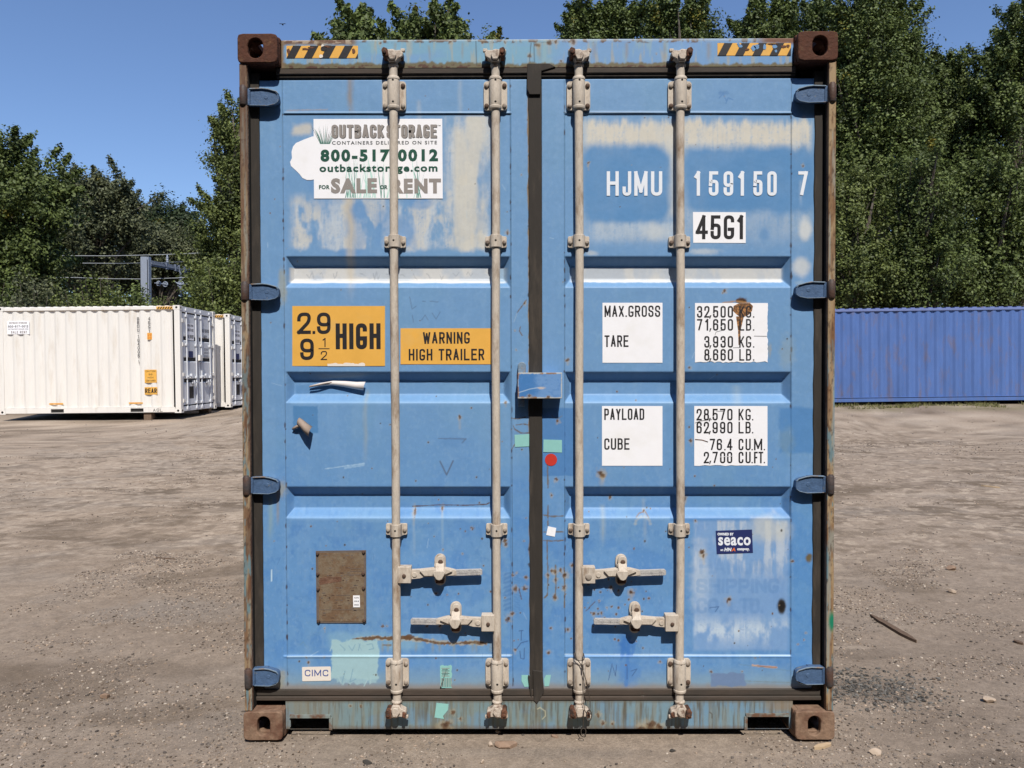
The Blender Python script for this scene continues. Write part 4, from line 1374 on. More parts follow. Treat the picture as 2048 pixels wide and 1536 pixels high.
    p.run(1290, 1000, 1100, 7, C(168, 178, 184), 0.5, 5)
    p.run(1204, 1012, 1100, 10, C(176, 186, 180), 0.55, 6)
    p.run(1478, 770, 830, 18, C(176, 190, 196), 0.4, 7)
    for x, y, r, d in ((1203, 947, 8, 20), (1383, 881, 4, 10), (1222, 997, 4, 5), (1206, 952, 5, 10), (1177, 325, 3, 14), (1176, 331, 2, 0), (1446, 586, 2, 0), (1405, 1106, 6, 12), (1408, 1112, 4, 16), (1391, 1042, 3, 0), (1458, 1200, 6, 10), (1135, 721, 4, 8), (1116, 843, 4, 0), (1373, 1001, 5, 10), (1606, 331, 3, 0), (1585, 1122, 3, 0), (1380, 735, 3, 0), (1290, 1024, 3, 0), (1112, 960, 4, 0), (1422, 1343, 3, 0), (1484, 1343, 2, 0), (1510, 1316, 2, 0), (1612, 1266, 2, 0), (1608, 1280, 2, 0), (1596, 1289, 2, 0), (1144, 1131, 4, 14), (1223, 1176, 4, 8), (1237, 1182, 3, 8), (1262, 1185, 6, 14), (1188, 1227, 4, 8), (1182, 1226, 2, 0), (1203, 1226, 3, 8), (1214, 1216, 2, 5), (1198, 1202, 2, 0), (1102, 1256, 3, 0), (1097, 1304, 4, 0), (1136, 1260, 4, 0), (1320, 1324, 3, 0)):
        p.chip(x, y, r, d, int(x) % 30)
    for pts in ([(1180, 1216), (1172, 1222)], [(1190, 1204), (1178, 1216)]):
        p.line(pts, 1.6, RUST, a=0.7, rag=0.8)
    p.line([(1273, 1035), (1280, 1028), (1288, 1026)], 1.6, C(140, 112, 84), a=0.8)
    p.line([(1293, 1026), (1298, 1036)], 1.8, C(140, 112, 84), a=0.8)
    for i in range(8):
        t = math.pi * i / 7
        p.ell(1286 + 15 * math.cos(t), 1048 - 14 * math.sin(t), 3, 3, C(190, 190, 176), 0.6, 0.5, 4, i, 0.45)
    for pts in ([(1087, 1030), (1104, 1033), (1126, 1032)], [(1087, 1081), (1106, 1082), (1126, 1081)], [(1088, 1064), (1126, 1064)], [(1094, 1080), (1096, 1150), (1095, 1190)], [(1111, 1130), (1112, 1170), (1110, 1200)], [(1096, 1010), (1096, 1050)], [(1128, 1135), (1130, 1180), (1129, 1215)], [(1120, 1142), (1124, 1146)], [(1095, 930), (1096, 975)], [(1095, 1190), (1088, 1196)]):
        p.line(pts, 2.0, C(116, 100, 76), soft=1.0, a=0.85, rag=1.3, ws=6)
    for x, y, r in ((1109, 1143, 5), (1122, 1140, 4), (1130, 1150, 6), (1111, 1160, 4), (1110, 1194, 5), (1096, 1150, 4), (1104, 1142, 4), (1128, 1175, 5), (1103, 990, 3)):
        p.chip(x, y, r, 6, int(x + y) % 30)
    p.line([(1104, 830), (1108, 836), (1118, 836), (1124, 832)], 1.4, C(116, 120, 120), a=0.7)
    specks(p, 60, (1090, 1580, 780, 1370), 18, 1.8)
    specks(p, 36, (1160, 1300, 1150, 1300), 28, 2.2)
    specks(p, 22, (1090, 1620, 165, 780), 19, 1.2)
    scratch(p, 14, (1090, 1620, 1040, 1370), C(80, 118, 166), 14, (5, 18))
    scratch(p, 9, (1090, 1620, 330, 1370), C(180, 206, 226), 15, (5, 20))
    p.run(1600, 360, 420, 6, C(190, 206, 220), 0.4, 3)
    p.ell(1600, 566, 9, 5, C(150, 176, 196), 0.5, 0.5, 6, 3, 0.7)


ZD0, ZD1 = Z(1379, YD), Z(159, YD)
DOORS = []
xL0, xL1 = X(523.5, YD), X(1058.5, YD)
xR0, xR1 = X(1084.5, YD), X(1627, YD)
DOORS.append(grid_panel("door", xL0, xL1, ZD0, ZD1, YD, 0.003, door_depth(571, 1021, 567, 1022, 51), paint_left, BLUE, BOX))
DOORS.append(grid_panel("door", xR0, xR1, ZD0, ZD1, YD, 0.003, door_depth(1128.5, 1583, 1129, 1583, 55), paint_right, BLUE, BOX))
DL, DR = DOORS
DL["label"] = "left door with the advertising sticker and yellow height signs"
DR["label"] = "right door with the serial number and weight plates"
b = MB()
b.box(-HW + 0.1, HW - 0.1, 0.125, 0.145, 0.06, HT - 0.06)
b.build("door_lining", m_black, BOX)


# ------------------------------------------------------------------ stickers and lettering on the doors
class Sign:
    def __init__(s, mats, y=YD + 0.0032):
        s.mb, s.mats, s.y = MB(), mats, y

    def rect(s, x0, y0, x1, y1, mi=0, off=0.0011, th=0.0005, wob=0, quad=None):
        y = s.y - off
        q = quad or [(x0, y1), (x1, y1), (x1, y0), (x0, y0)]
        s.mb.prism([(P(a, c, y)[0], P(a, c, y)[2]) for a, c in q], y, y + th, mi=mi)

    def poly(s, pts, mi=0, off=0.0011, th=0.0005):
        y = s.y - off
        s.mb.prism([(P(a, c, y)[0], P(a, c, y)[2]) for a, c in pts], y, y + th, mi=mi)

    def goth(s, t, x0, y0, x1, y1, mi=1, off=0.0014, **k):
        y = s.y - off
        a, c = P(x0, y1, y), P(x1, y0, y)
        gothic(s.mb, t, a[0], c[0], a[2], c[2], y, mi, **k)

    def rnd(s, t, x0, y0, x1, y1, mi=1, off=0.0014, **k):
        y = s.y - off
        a, c = P(x0, y1, y), P(x1, y0, y)
        round_text(s.mb, t, a[0], c[0], a[2], c[2], y, mi, **k)

    def build(s, name, parent, label=None):
        o = s.mb.build(name, s.mats, parent)
        if label:
            o["label"] = label
        return o


def ragged(x0, y0, x1, y1, amp, seed, n=10, sides="b"):
    rr = random.Random(seed)
    pts = []
    for k, (a, c) in enumerate((((x0, y1), (x1, y1)), ((x1, y1), (x1, y0)), ((x1, y0), (x0, y0)), ((x0, y0), (x0, y1)))):
        m = n if "brtl"[k] in sides else 1
        for i in range(m):
            t = i / m
            jx, jy = (0, rr.uniform(-amp, amp * 0.3)) if k in (0, 2) else (rr.uniform(-amp * 0.6, amp * 0.3), 0)
            if i == 0:
                jx = jy = 0
            pts.append((a[0] + (c[0] - a[0]) * t + jx, a[1] + (c[1] - a[1]) * t + jy))
    return pts


s = Sign([m_white])
s.poly([(632, 272), (624, 273), (608, 279), (592, 286), (586, 293), (583, 304), (584, 316), (580, 324), (582, 332), (592, 341), (599, 348), (605, 356), (614, 360), (622, 360), (632, 358)], 0, 0.0012, 0.0008)
s.build("sticker_patch", DL)
s = Sign([m_white, m_grey, m_dgrey, m_green, m_pgreen, m_mgreen])
s.poly([(628, 397), (885.5, 397), (884.5, 237.5), (627, 238)], 0, 0.0016, 0.0004)
rr = random.Random(12)
for i in range(46):                                                                  # pale grass behind the words
    x = rr.uniform(690, 842)
    h = rr.uniform(30, 96)
    tx = x + rr.uniform(-18, 18)
    s.poly([(x - 0.9, 395.5), (x + 0.9, 395.5), ((x + tx) / 2 + 0.8, 395 - h * 0.55), (tx, 395 - h)], 4 if i % 3 else 5, 0.0017 + 0.000006 * i, 0.00005)
for i in range(13):                                                                  # grass tuft emblem
    x = 641 + i * 1.5
    t = (i - 6) * 3.4 + rr.uniform(-2, 2)
    s.poly([(x - 0.8, 288), (x + 0.8, 288), (x + t * 0.5 + 0.6, 270), (x + t, 288 - rr.uniform(24, 42))], 3 if i % 2 else 5, 0.0017 + 0.000006 * i, 0.00005)
s.goth("OUTBACK", 664.2, 250.2, 768.8, 277.4, 2, 0.0019, wt=0.2, gap=0.34)
s.goth("OUTBACK", 663, 249, 767.6, 276.2, 1, 0.0024, wt=0.2, gap=0.34)
s.goth("STORAGE", 774.2, 250.2, 874.4, 277.4, 2, 0.0019, wt=0.2, gap=0.34)
s.goth("STORAGE", 773, 249, 873.2, 276.2, 1, 0.0024, wt=0.2, gap=0.34)
s.rnd("TM", 875, 250, 881, 252.5, 2, 0.0021, wt=0.02)
s.rnd("CONTAINERS DELIVERED ON SITE", 664, 281.5, 874, 289.5, 2, 0.0021, wt=0.035, space=1.3)
s.rnd("800-517-0012", 641, 298, 876, 323.5, 3, 0.0023, wt=0.068, space=1.25)
s.rnd("outbackstorage.com", 639, 328, 875, 348.5, 3, 0.0023, wt=0.042, space=1.16)
s.rnd("FOR", 638, 370, 659, 378.5, 3, 0.0023, wt=0.05, space=1.1)
s.rnd("SALE", 662, 356, 754, 387, 1, 0.0023, wt=0.07, space=1.2)
s.rnd("OR", 760, 370, 775, 378.5, 3, 0.0023, wt=0.05, space=1.1)
s.rnd("RENT", 783, 357, 882, 387, 1, 0.0023, wt=0.07, space=1.2)
s.build("advertising_sticker", DL)

s = Sign([m_yel, m_blk, m_cream])
s.rect(584.5, 612, 770, 732)
s.goth("2", 594.5, 625, 621.5, 668, 1, wt=0.16)
s.goth(".", 625, 662, 630.5, 668, 1, wt=0.8)
s.goth("9", 634, 625, 661, 668, 1, wt=0.16)
s.goth("9", 600.5, 677, 627.5, 720, 1, wt=0.16)
s.goth("1", 645, 676, 652.5, 694, 1, wt=0.12)
s.rect(637, 696.5, 659, 698.3, 1, 0.0014, 0.0002)
s.goth("2", 641.5, 702, 654, 720, 1, wt=0.12)
s.goth("HIGH", 671.5, 646.5, 761, 698.5, 1, wt=0.165, gap=0.36)
s.poly(ragged(655, 727.5, 730, 732.4, 2.5, 4, 22, "t"), 2, 0.0013, 0.0002)
s.build("height_sign", DL)
s = Sign([m_yel, m_blk])
s.rect(801, 656.5, 984, 728.5)
s.goth("WARNING", 846, 664, 939.5, 687.5, 1, wt=0.15, gap=0.40)
s.goth("HIGH TRAILER", 817.5, 697.5, 968.5, 721, 1, wt=0.15, gap=0.40)
s.build("warning_sign", DL)

s = Sign([m_letter], YD + 0.0026)
for ch, a, c in (("H", 1213.5, 1237.5), ("J", 1245, 1262.5), ("M", 1268.5, 1295), ("U", 1302, 1324.5), ("1", 1388, 1402), ("5", 1417.5, 1437), ("9", 1447, 1466.5), ("1", 1476, 1490), ("5", 1506.5, 1525), ("0", 1534.5, 1553.5), ("7", 1596.5, 1615.5)):
    s.y = YD + 0.0026 if ch != "7" else YD - 0.0004
    s.goth(ch, a, 342.5, c, 391.5, 0, 0.0009, wt=0.135)
s.build("serial_lettering", DR)
s = Sign([m_white, m_blk])
s.poly([(1386.5, 485.5), (1491.5, 486), (1491.5, 424.5), (1386, 424)], 0)
for ch, a, c in (("4", 1391.5, 1415), ("5", 1421, 1441.5), ("G", 1447.5, 1468.5), ("1", 1474, 1488)):
    s.goth(ch, a, 430.5, c, 478.5, 1, wt=0.14)
s.build("size_code_sign", DR)
s = Sign([m_white, m_blk])
s.rect(1205, 605.5, 1325, 725.5)
s.goth("MAX.GROSS", 1209, 611, 1320.5, 634, 1, wt=0.135, gap=0.38)
s.goth("TARE", 1209, 670.5, 1257, 694, 1, wt=0.135, gap=0.38)
s.build("weight_heading_sign", DR)
s = Sign([m_white, m_blk, mat("rust_stain", C(196, 138, 84), 0.8, var=0.3, vscale=90, col2=C(112, 80, 54), c2scale=110, c2lo=0.42, c2hi=0.5)])
s.poly(ragged(1390, 606, 1535.5, 725, 2.6, 3, 26, "br"), 0)


def row(s, txt, y0, y1, cells):
    for ch, (a, c) in zip(txt, cells):
        s.goth(ch, a, y0, c, y1, 1, wt=0.135)


def cellx(xs, w):
    return [(x, x + w) for x in xs]


W1, DX = 10.6, (1394, 1408.5, 1426, 1441, 1455.5)
for t, ya, kk in (("32500", 612, "KG"), ("71650", 638, "LB"), (" 3930", 672, "KG"), (" 8660", 698, "LB")):
    for i, ch in enumerate(t):
        if ch != " ":
            s.goth(ch, DX[i] + (1.5 if ch == "1" else 0), ya, DX[i] + W1 - (1.5 if ch == "1" else 0), ya + 23.3, 1, wt=0.135)
    s.goth(",", 1419.8, ya + 18.5, 1423, ya + 25.5, 1, wt=0.3)
    s.goth(kk[0], 1478.5, ya, 1488.5, ya + 23.3, 1, wt=0.125)
    s.goth(kk[1], 1492, ya, 1502.5, ya + 23.3, 1, wt=0.125)
    s.goth(".", 1506, ya + 20.5, 1508.6, ya + 23.3, 1, wt=0.9)
s.poly([(1478, 606.2), (1500, 606.2), (1506, 612), (1504, 622), (1497, 630), (1490, 633), (1480, 634), (1472, 628), (1466, 622), (1467, 612)], 2, 0.00125, 0.0001)
s.poly([(1472, 633), (1476, 660), (1477, 690), (1480.5, 690), (1481, 662), (1488, 632)], 2, 0.00122, 0.0001)
def crack(s, pts, w, mi):
    for (ax, ay), (bx, by) in zip(pts[:-1], pts[1:]):
        L_ = max(math.hypot(bx - ax, by - ay), 0.01)
        nx_, ny_ = -(by - ay) / L_ * w, (bx - ax) / L_ * w
        s.poly([(ax + nx_, ay + ny_), (bx + nx_, by + ny_), (bx - nx_, by - ny_), (ax - nx_, ay - ny_)], mi, 0.0019, 0.0001)


for pts in ([(1430, 670), (1432, 664), (1447, 660)], [(1466, 695.5), (1480, 695)], [(1508, 672), (1534, 672.5)]):
    crack(s, pts, 0.35, 1)
s.build("gross_weight_sign", DR)
s = Sign([m_white, m_blk])
s.rect(1204, 812, 1325, 931.5)
s.goth("PAYLOAD", 1208.5, 817, 1288.5, 840, 1, wt=0.135, gap=0.38)
s.goth("CUBE", 1208.5, 876.5, 1259, 899.5, 1, wt=0.135, gap=0.38)
s.build("payload_heading_sign", DR)
s = Sign([m_white, m_blk, m_keep])
s.poly(ragged(1388.5, 812, 1535, 931.5, 1.6, 8, 14, "b"), 0)
for t, ya, kk in (("28570", 817.5, "KG"), ("62990", 843.5, "LB")):
    for i, ch in enumerate(t):
        s.goth(ch, DX[i] - 1, ya, DX[i] + W1 - 1, ya + 23.3, 1, wt=0.135)
    s.goth(",", 1418.8, ya + 18.5, 1422, ya + 25.5, 1, wt=0.3)
    s.goth(kk[0], 1477, ya, 1487.5, ya + 23.3, 1, wt=0.125)
    s.goth(kk[1], 1491, ya, 1501.5, ya + 23.3, 1, wt=0.125)
    s.goth(".", 1504, ya + 20.5, 1506.6, ya + 23.3, 1, wt=0.9)
for ch, x in (("7", 1419.5), ("6", 1433.5), ("4", 1454)):
    s.goth(ch, x, 877.5, x + 10.6, 900.5, 1, wt=0.135)
s.goth(".", 1448.5, 898, 1451.2, 900.7, 1, wt=0.9)
for ch, x in (("2", 1407.5), ("7", 1425), ("0", 1440), ("0", 1454)):
    s.goth(ch, x, 903.5, x + 10.6, 926.5, 1, wt=0.135)
s.goth(",", 1419.5, 921.5, 1422.7, 928.5, 1, wt=0.3)
for ya, a2, b2 in ((877.5, "M", ""), (903.5, "F", "T")):
    s.goth("C", 1477, ya, 1487, ya + 23, 1, wt=0.135)
    s.goth("U", 1491, ya, 1501.5, ya + 23, 1, wt=0.135)
    s.goth(".", 1503, ya + 20.4, 1505.6, ya + 23, 1, wt=0.9)
    if b2:
        s.goth("F", 1508, ya, 1515.5, ya + 23, 1, wt=0.135)
        s.goth("T", 1517, ya, 1526.5, ya + 23, 1, wt=0.135)
    else:
        s.goth("M", 1508, ya, 1524.5, ya + 23, 1, wt=0.135)
    s.goth(".", 1527.5, ya + 20.4, 1530, ya + 23, 1, wt=0.9)
for pts, w, mi in (([(1390, 846), (1400, 842), (1424, 839)], 0.4, 1), ([(1390, 879), (1404, 880), (1416, 884)], 0.9, 2), ([(1432, 822), (1447, 823)], 0.3, 1), ([(1440, 914), (1466, 912)], 0.4, 0)):
    crack(s, pts, w, mi)
s.build("payload_weight_sign", DR)

s = Sign([m_navy, m_letter, m_orange])
s.poly([(1433.5, 1108), (1506, 1105.5), (1504, 1059), (1431.5, 1061.5)], 0)
s.rnd("OWNED BY", 1435, 1065.5, 1467, 1071, 1, wt=0.07, space=1.1)
s.rnd("seaco", 1436.5, 1074, 1501.5, 1091, 1, wt=0.05, space=1.1)
s.rnd("an", 1441, 1098.5, 1446.5, 1102, 1, wt=0.06)
s.rnd("HN", 1448.5, 1095.5, 1462, 1102.5, 1, wt=0.07, shear=0.2)
s.rnd("A", 1463, 1095.5, 1471, 1102.5, 2, wt=0.07, shear=0.2)
s.rnd("company.", 1474.5, 1096.5, 1499, 1102.5, 1, wt=0.06, space=1.1)
s.build("owner_sticker", DR)
s = Sign([m_cream, m_cblue], YD - 0.0004)
s.poly([(605.5, 1362.5), (661, 1361.5), (662, 1360), (661.5, 1334), (660, 1333), (605, 1334), (604, 1335.5), (604.5, 1361)], 0)
s.goth("CIMC", 609.5, 1339.5, 656.5, 1352.5, 1, wt=0.15, gap=0.32)
s.build("maker_sticker", DL)
# tapes, dots, small labels
for name, q, m_, par, lab in (("tape_strip", [(1030, 894), (1063, 892.5), (1062, 868), (1029, 869.5)], m_cyan, DL, None), ("tape_strip", [(1086.5, 904), (1124, 905), (1124, 880), (1087, 879)], m_cyan, DR, None),
                          ("tape_strip", [(1049, 1374), (1062, 1373), (1061, 1350), (1043, 1350), (1043, 1362)], m_cyan, DL, None), ("tape_strip", [(1089, 1373), (1098, 1372), (1102, 1350), (1092, 1350), (1088, 1358)], m_cyan, DR, None),
                          ("paper_square", [(1092.5, 1070), (1109.5, 1073.5), (1112.5, 1056), (1096, 1052.5)], m_white, DR, None)):
    s = Sign([m_], YD - 0.0004)
    s.poly(q, 0, 0.0010)
    s.build(name, par)
s = Sign([m_cyan], YH)
s.poly([(869, 1435), (888, 1438), (886, 1432), (896, 1420), (897, 1408), (873, 1406)], 0)
s.build("tape_strip", sill)
s = Sign([m_red], YD - 0.0004)
s.poly([(1102 + 12.2 * math.cos(t * 0.2618), 919.5 + 12.2 * math.sin(t * 0.2618)) for t in range(24)], 0)
s.build("round_sticker", DR)
s = Sign([m_cyan, m_dgrey, m_grey], YD - 0.0004)
s.poly(ragged(880, 1332, 904, 1376, 2.5, 9, 8, "tr") + [(881, 1382)], 0, 0.0011)
for i in range(9):
    x = 882 + i * 2.5
    s.rect(x, 1356, x + 1.2, 1374, 1 if i % 2 else 2, 0.0014, 0.0002)
for i in range(7):
    s.rect(883 + (i % 2), 1336 + i * 2.6, 899 - (i * 3) % 6, 1337.2 + i * 2.6, 1 if i % 3 else 2, 0.0014, 0.0002)
s.build("torn_label", DL)


def stripes(x0, x1, y0, y1, first, parent, wear, tilt):
    s = Sign([m_yel, m_blk, m_cream, m_blue, m_keep], YH)
    s.rect(x0, y0, x1, y1, 0, 0.0013)
    w, g = 16.5, 34.5
    x = first
    while x < x1 + 30:
        q = [(x, y1), (x + w, y1), (x + w + tilt, y0), (x + tilt, y0)]
        def clip(poly, xa, keep_gt):
            out = []
            for i in range(len(poly)):
                a, c = poly[i], poly[(i + 1) % len(poly)]
                ia, ic = (a[0] >= xa) == keep_gt, (c[0] >= xa) == keep_gt
                if ia:
                    out.append(a)
                if ia != ic:
                    t = (xa - a[0]) / (c[0] - a[0])
                    out.append((xa, a[1] + (c[1] - a[1]) * t))
            return out
        q = clip(q, x0 + 0.01, True)
        q = clip(q, x1 - 0.01, False) if q else q
        if len(q) > 2:
            s.poly(q, 1, 0.0020, 0.0006)
        x += g
    rr = random.Random(int(x0))
    for (cx, cy, rx, ry, mi) in wear:
        s.poly([(cx + rx * math.cos(t * 0.628) * rr.uniform(0.6, 1.15), cy + ry * math.sin(t * 0.628) * rr.uniform(0.6, 1.15)) for t in range(10)], mi, 0.0026, 0.0005)
    return s.build("hazard_stripes", parent)


stripes(573, 716, 91.5, 116, 573, header, [(642, 112, 4, 4, 2), (648, 97, 7, 6, 1), (655, 93, 10, 3, 4), (612, 98, 9, 2.5, 4), (622, 95, 9, 2, 4), (577, 102, 4, 6, 4), (707, 102, 4, 6, 4), (645, 92, 3, 4, 2)], 13)
stripes(1435, 1582, 86, 111, 1435.5, header, [(1507, 96, 5, 8, 3), (1514, 93, 6, 5, 3), (1481, 92, 5, 4, 3), (1495, 99, 5, 2.5, 4), (1529, 93, 4, 7, 3), (1550, 93, 6, 4, 3), (1552, 102, 3, 3, 3), (1568, 93, 7, 3, 4), (1576, 92, 4, 4, 4), (1545, 88, 12, 2, 4), (1477, 88, 3, 3, 3)], 13)


# curled leftovers of peeled stickers
def curl(name, spine, w0, w1, m, parent, roll=0.9):
    b = MB()
    n = len(spine)
    vs, fs = [], []
    k = 7
    for i, (px, py, off) in enumerate(spine):
        t = i / (n - 1)
        w = w0 + (w1 - w0) * t
        c = P(px, py, YD - off)
        for j in range(k):
            a = (j / (k - 1) - 0.5) * 2 * roll
            vs.append((c[0] + w * 0.15 * math.sin(a), c[1] - w * 0.8 * (math.cos(a) - math.cos(roll)), c[2] + w * math.sin(a) / math.sin(roll) * 0.5))
    for i in range(n - 1):
        for j in range(k - 1):
            fs.append((i * k + j, (i + 1) * k + j, (i + 1) * k + j + 1, i * k + j + 1))
    b.add(vs, fs)
    o = b.build(name, m, parent, smooth=80)
    sm = o.modifiers.new("thickness", "SOLIDIFY")
    sm.thickness = 0.0006
    return o


curl("peeled_strip", [(619, 773, -0.03), (640, 769, -0.03), (665, 766, -0.03), (690, 768, -0.028), (712, 771, -0.026), (729, 772, -0.02)], 0.008, 0.036, m_pale, DL, 1.0)
curl("peeled_strip", [(619, 773.5, -0.022), (636, 770, -0.02), (652, 766.5, -0.022), (664, 765, -0.026)], 0.007, 0.005, m_tan, DL, 1.4)
curl("peeled_flap", [(597, 842, 0.004), (604, 848, 0.012), (612, 856, 0.018), (622, 864, 0.02)], 0.03, 0.044, m_tan, DL, 1.5)
curl("peeled_flap", [(585, 857, 0.004), (592, 854, 0.009), (600, 850, 0.012)], 0.012, 0.022, m_tan, DL, 1.3)

# approval plate
s = Sign([m_plate, m_platerim, m_boltrust, m_white, m_dgrey, m_dustrust])
yb_ = YD
q = [(633, 1246), (732.5, 1246), (732, 1100.5), (631.5, 1102)]
s.poly(q, 1, 0.004, 0.0035)
s.poly([(638, 1243), (728, 1243.5), (727.5, 1105), (636.5, 1106)], 0, 0.0052, 0.0015)
rr = random.Random(3)
for x, y in ((635, 1107), (727, 1104), (635.5, 1148), (726.5, 1147), (636, 1178), (727, 1176), (637, 1242), (728.5, 1241)):
    c = P(x, y, YD - 0.005)
    s.mb.cyl((c[0], YD - 0.005, c[2]), (c[0], YD - 0.010, c[2]), 0.0078, 0.005, 12, 2)
for i in range(70):                                                                   # corroded embossed lines
    x, y = rr.uniform(640, 715), 1110 + rr.randint(0, 25) * 5.0
    s.rect(x, y, min(x + rr.uniform(1.5, 7), 725), y + rr.uniform(1.0, 2.2), 1 if i % 3 else 2, 0.0058, 0.0008)
for x0, y, x1 in ((700, 1137, 724), (700, 1142, 724), (688, 1149, 724), (640, 1219, 726), (672, 1190, 700)):
    s.rect(x0, y, x1, y + 0.9, 1, 0.0060, 0.001)
s.poly([(640, 1170), (662, 1166), (683, 1163), (683, 1154), (660, 1153), (641, 1156), (637, 1162)], 5, 0.0057, 0.0006)
s.poly([(706.5, 1214.5), (720, 1214.5), (719.5, 1191), (706, 1191)], 3, 0.0068, 0.0008)
for i in range(3):
    s.rnd(("CIN", "09.8", "2022")[i], 708.5, 1194 + i * 7, 717.5, 1197 + i * 7, 4, 0.0074, wt=0.04)
s.build("approval_plate", DL)

# ------------------------------------------------------------------ hinges
for sx, par in ((-1, DL), (1, DR)):
    rows_ = ((195, 36), (584, 34), (970, 36), (1353, 37)) if sx < 0 else ((189, 35), (580, 34), (968, 36), (1350, 37))
    for py, hpx in rows_:
        z = Z(py, 0.03, 500 if sx < 0 else 1640)
        h = hpx / 486 / 2
        xo, xe = sx * (HW - 0.040), X(559 if sx < 0 else 1590, 0.03, py)
        L = abs(xe - xo)
        def hp(k0, k1, z_, ex=0):
            return [(xo + (xe - xo) * a, z_ + c) for a, c in k0]
        out = [(0.0, h * 0.95), (0.42, h), (0.62, h * 0.92), (0.90, h * 0.66), (0.98, h * 0.40), (1.0, -h * 0.25), (0.97, -h * 0.55), (0.86, -h * 0.82), (0.60, -h * 1.0), (0.0, -h * 0.95)]
        inn = [(0.03, h * 0.80), (0.41, h * 0.80), (0.61, h * 0.72), (0.86, h * 0.50), (0.92, h * 0.30), (0.94, -h * 0.22), (0.91, -h * 0.48), (0.82, -h * 0.68), (0.59, -h * 0.86), (0.03, -h * 0.84)]
        b = MB()
        o_ = [(xo + (xe - xo) * a, z + c) for a, c in out]
        i_ = [(xo + (xe - xo) * a, z + c) for a, c in inn]
        b.ring(o_, i_, 0.022, 0.034, "xz", 0)
        b.prism(o_[:5] + [(p[0], p[1] - h * 0.13) for p in o_[:5]][::-1], 0.0195, 0.0218, mi=1)  # lighter lip colour paints the light caught along the top edge
        b.prism(o_[6:10] + [(p[0], p[1] + h * 0.06) for p in o_[6:10]][::-1], 0.0200, 0.0218, mi=1)
        b.prism([(xo + (xe - xo) * a * 0.97, z + c * 0.86) for a, c in out], 0.0345, 0.058, mi=0)
        b.prism(i_, 0.0265, 0.0344, mi=0)
        cx_ = xo + (xe - xo) * 0.55
        b.cyl((cx_, 0.0270, z), (cx_, 0.0250, z), 0.009, 0.008, 12, 0)
        xk = sx * (HW - 0.019)
        b.box(xk, xo, 0.02, 0.05, z - h * 0.9, z + h * 0.9, 0)
        b.box(xo, xo + (xe - xo) * 0.5, 0.0346, 0.075, z - h * 0.6, z + h * 0.9, 0)
        hg = b.build("hinge", [m_hinge, m_hingelip], par, bevel=0.003)
        b = MB()
        hk = h * 1.0
        b.lathe(xk, 0.012, [(0.0135, z - hk), (0.0155, z - hk + 0.003), (0.0155, z + hk - 0.003), (0.0135, z + hk)], 20)
        b.lathe(xk, 0.012, [(0.012, z + hk + 0.0005), (0.010, z + hk + 0.006)], 14)
        b.build("hinge_pin", m_knuckle, hg)

# ------------------------------------------------------------------ locking bars
RY, RR = 0.032, 0.0172
RX = [np.mean([X(a, RY, 300), X(c, RY, 1250)]) for a, c in ((786.5, 794), (990.5, 994.5), (1156, 1160.5), (1360, 1361))]
LABS = ("outermost bar of the left door", "inner bar of the left door", "inner bar of the right door", "outermost bar of the right door")


def plate_xz(b, x, z0, z1, hw, y0, y1, r=0.012, mi=0):
    pts = []
    for cx, cz, a0 in ((hw - r, z1 - r, 0), (-hw + r, z1 - r, 90), (-hw + r, z0 + r, 180), (hw - r, z0 + r, 270)):
        for k in range(5):
            t = R_(a0 + k * 22.5)
            pts.append((x + cx + r * math.cos(t), cz + r * math.sin(t)))
    b.prism(pts, y0, y1, mi=mi)


def bolt(b, x, z, y, r=0.0095, h=0.008, mi=1):
    b.cyl((x, y, z), (x, y - h * 0.7, z), r, r * 0.96, 12, mi)
    b.cyl((x, y - h * 0.7, z), (x, y - h, z), r * 0.96, r * 0.6, 12, mi)


def cam_end(b, x, up, zc, side):
    """forged cam at a bar end; zc = where the bar meets it, up = +1/-1"""
    def q(dx, dz):
        return (x + dx * side, zc + dz * up)
    b.lathe(x, RY, [(RR * 0.9, zc - 0.002 * up), (RR * 1.25, zc + 0.004 * up), (RR * 1.25, zc + 0.010 * up), (RR * 0.8, zc + 0.018 * up)][::1 if up > 0 else -1], 18)
    head = [q(-0.014, 0.014), q(-0.022, 0.026), q(-0.040, 0.034), q(-0.044, 0.050), q(-0.030, 0.062), q(-0.012, 0.060), q(0.0, 0.066), q(0.016, 0.064), q(0.034, 0.070), q(0.046, 0.062), q(0.040, 0.044), q(0.026, 0.036), q(0.018, 0.022), q(0.014, 0.014)]
    b.prism(head, 0.004, 0.042)
    b.prism([q(-0.010, 0.020), q(-0.018, 0.040), q(-0.006, 0.058), q(0.012, 0.058), q(0.016, 0.036), q(0.010, 0.020)], -0.006, 0.0038)
    b.box(*sorted((x - 0.050 * side, x - 0.032 * side)), 0.010, 0.024, *sorted((zc + 0.056 * up, zc + 0.070 * up)))


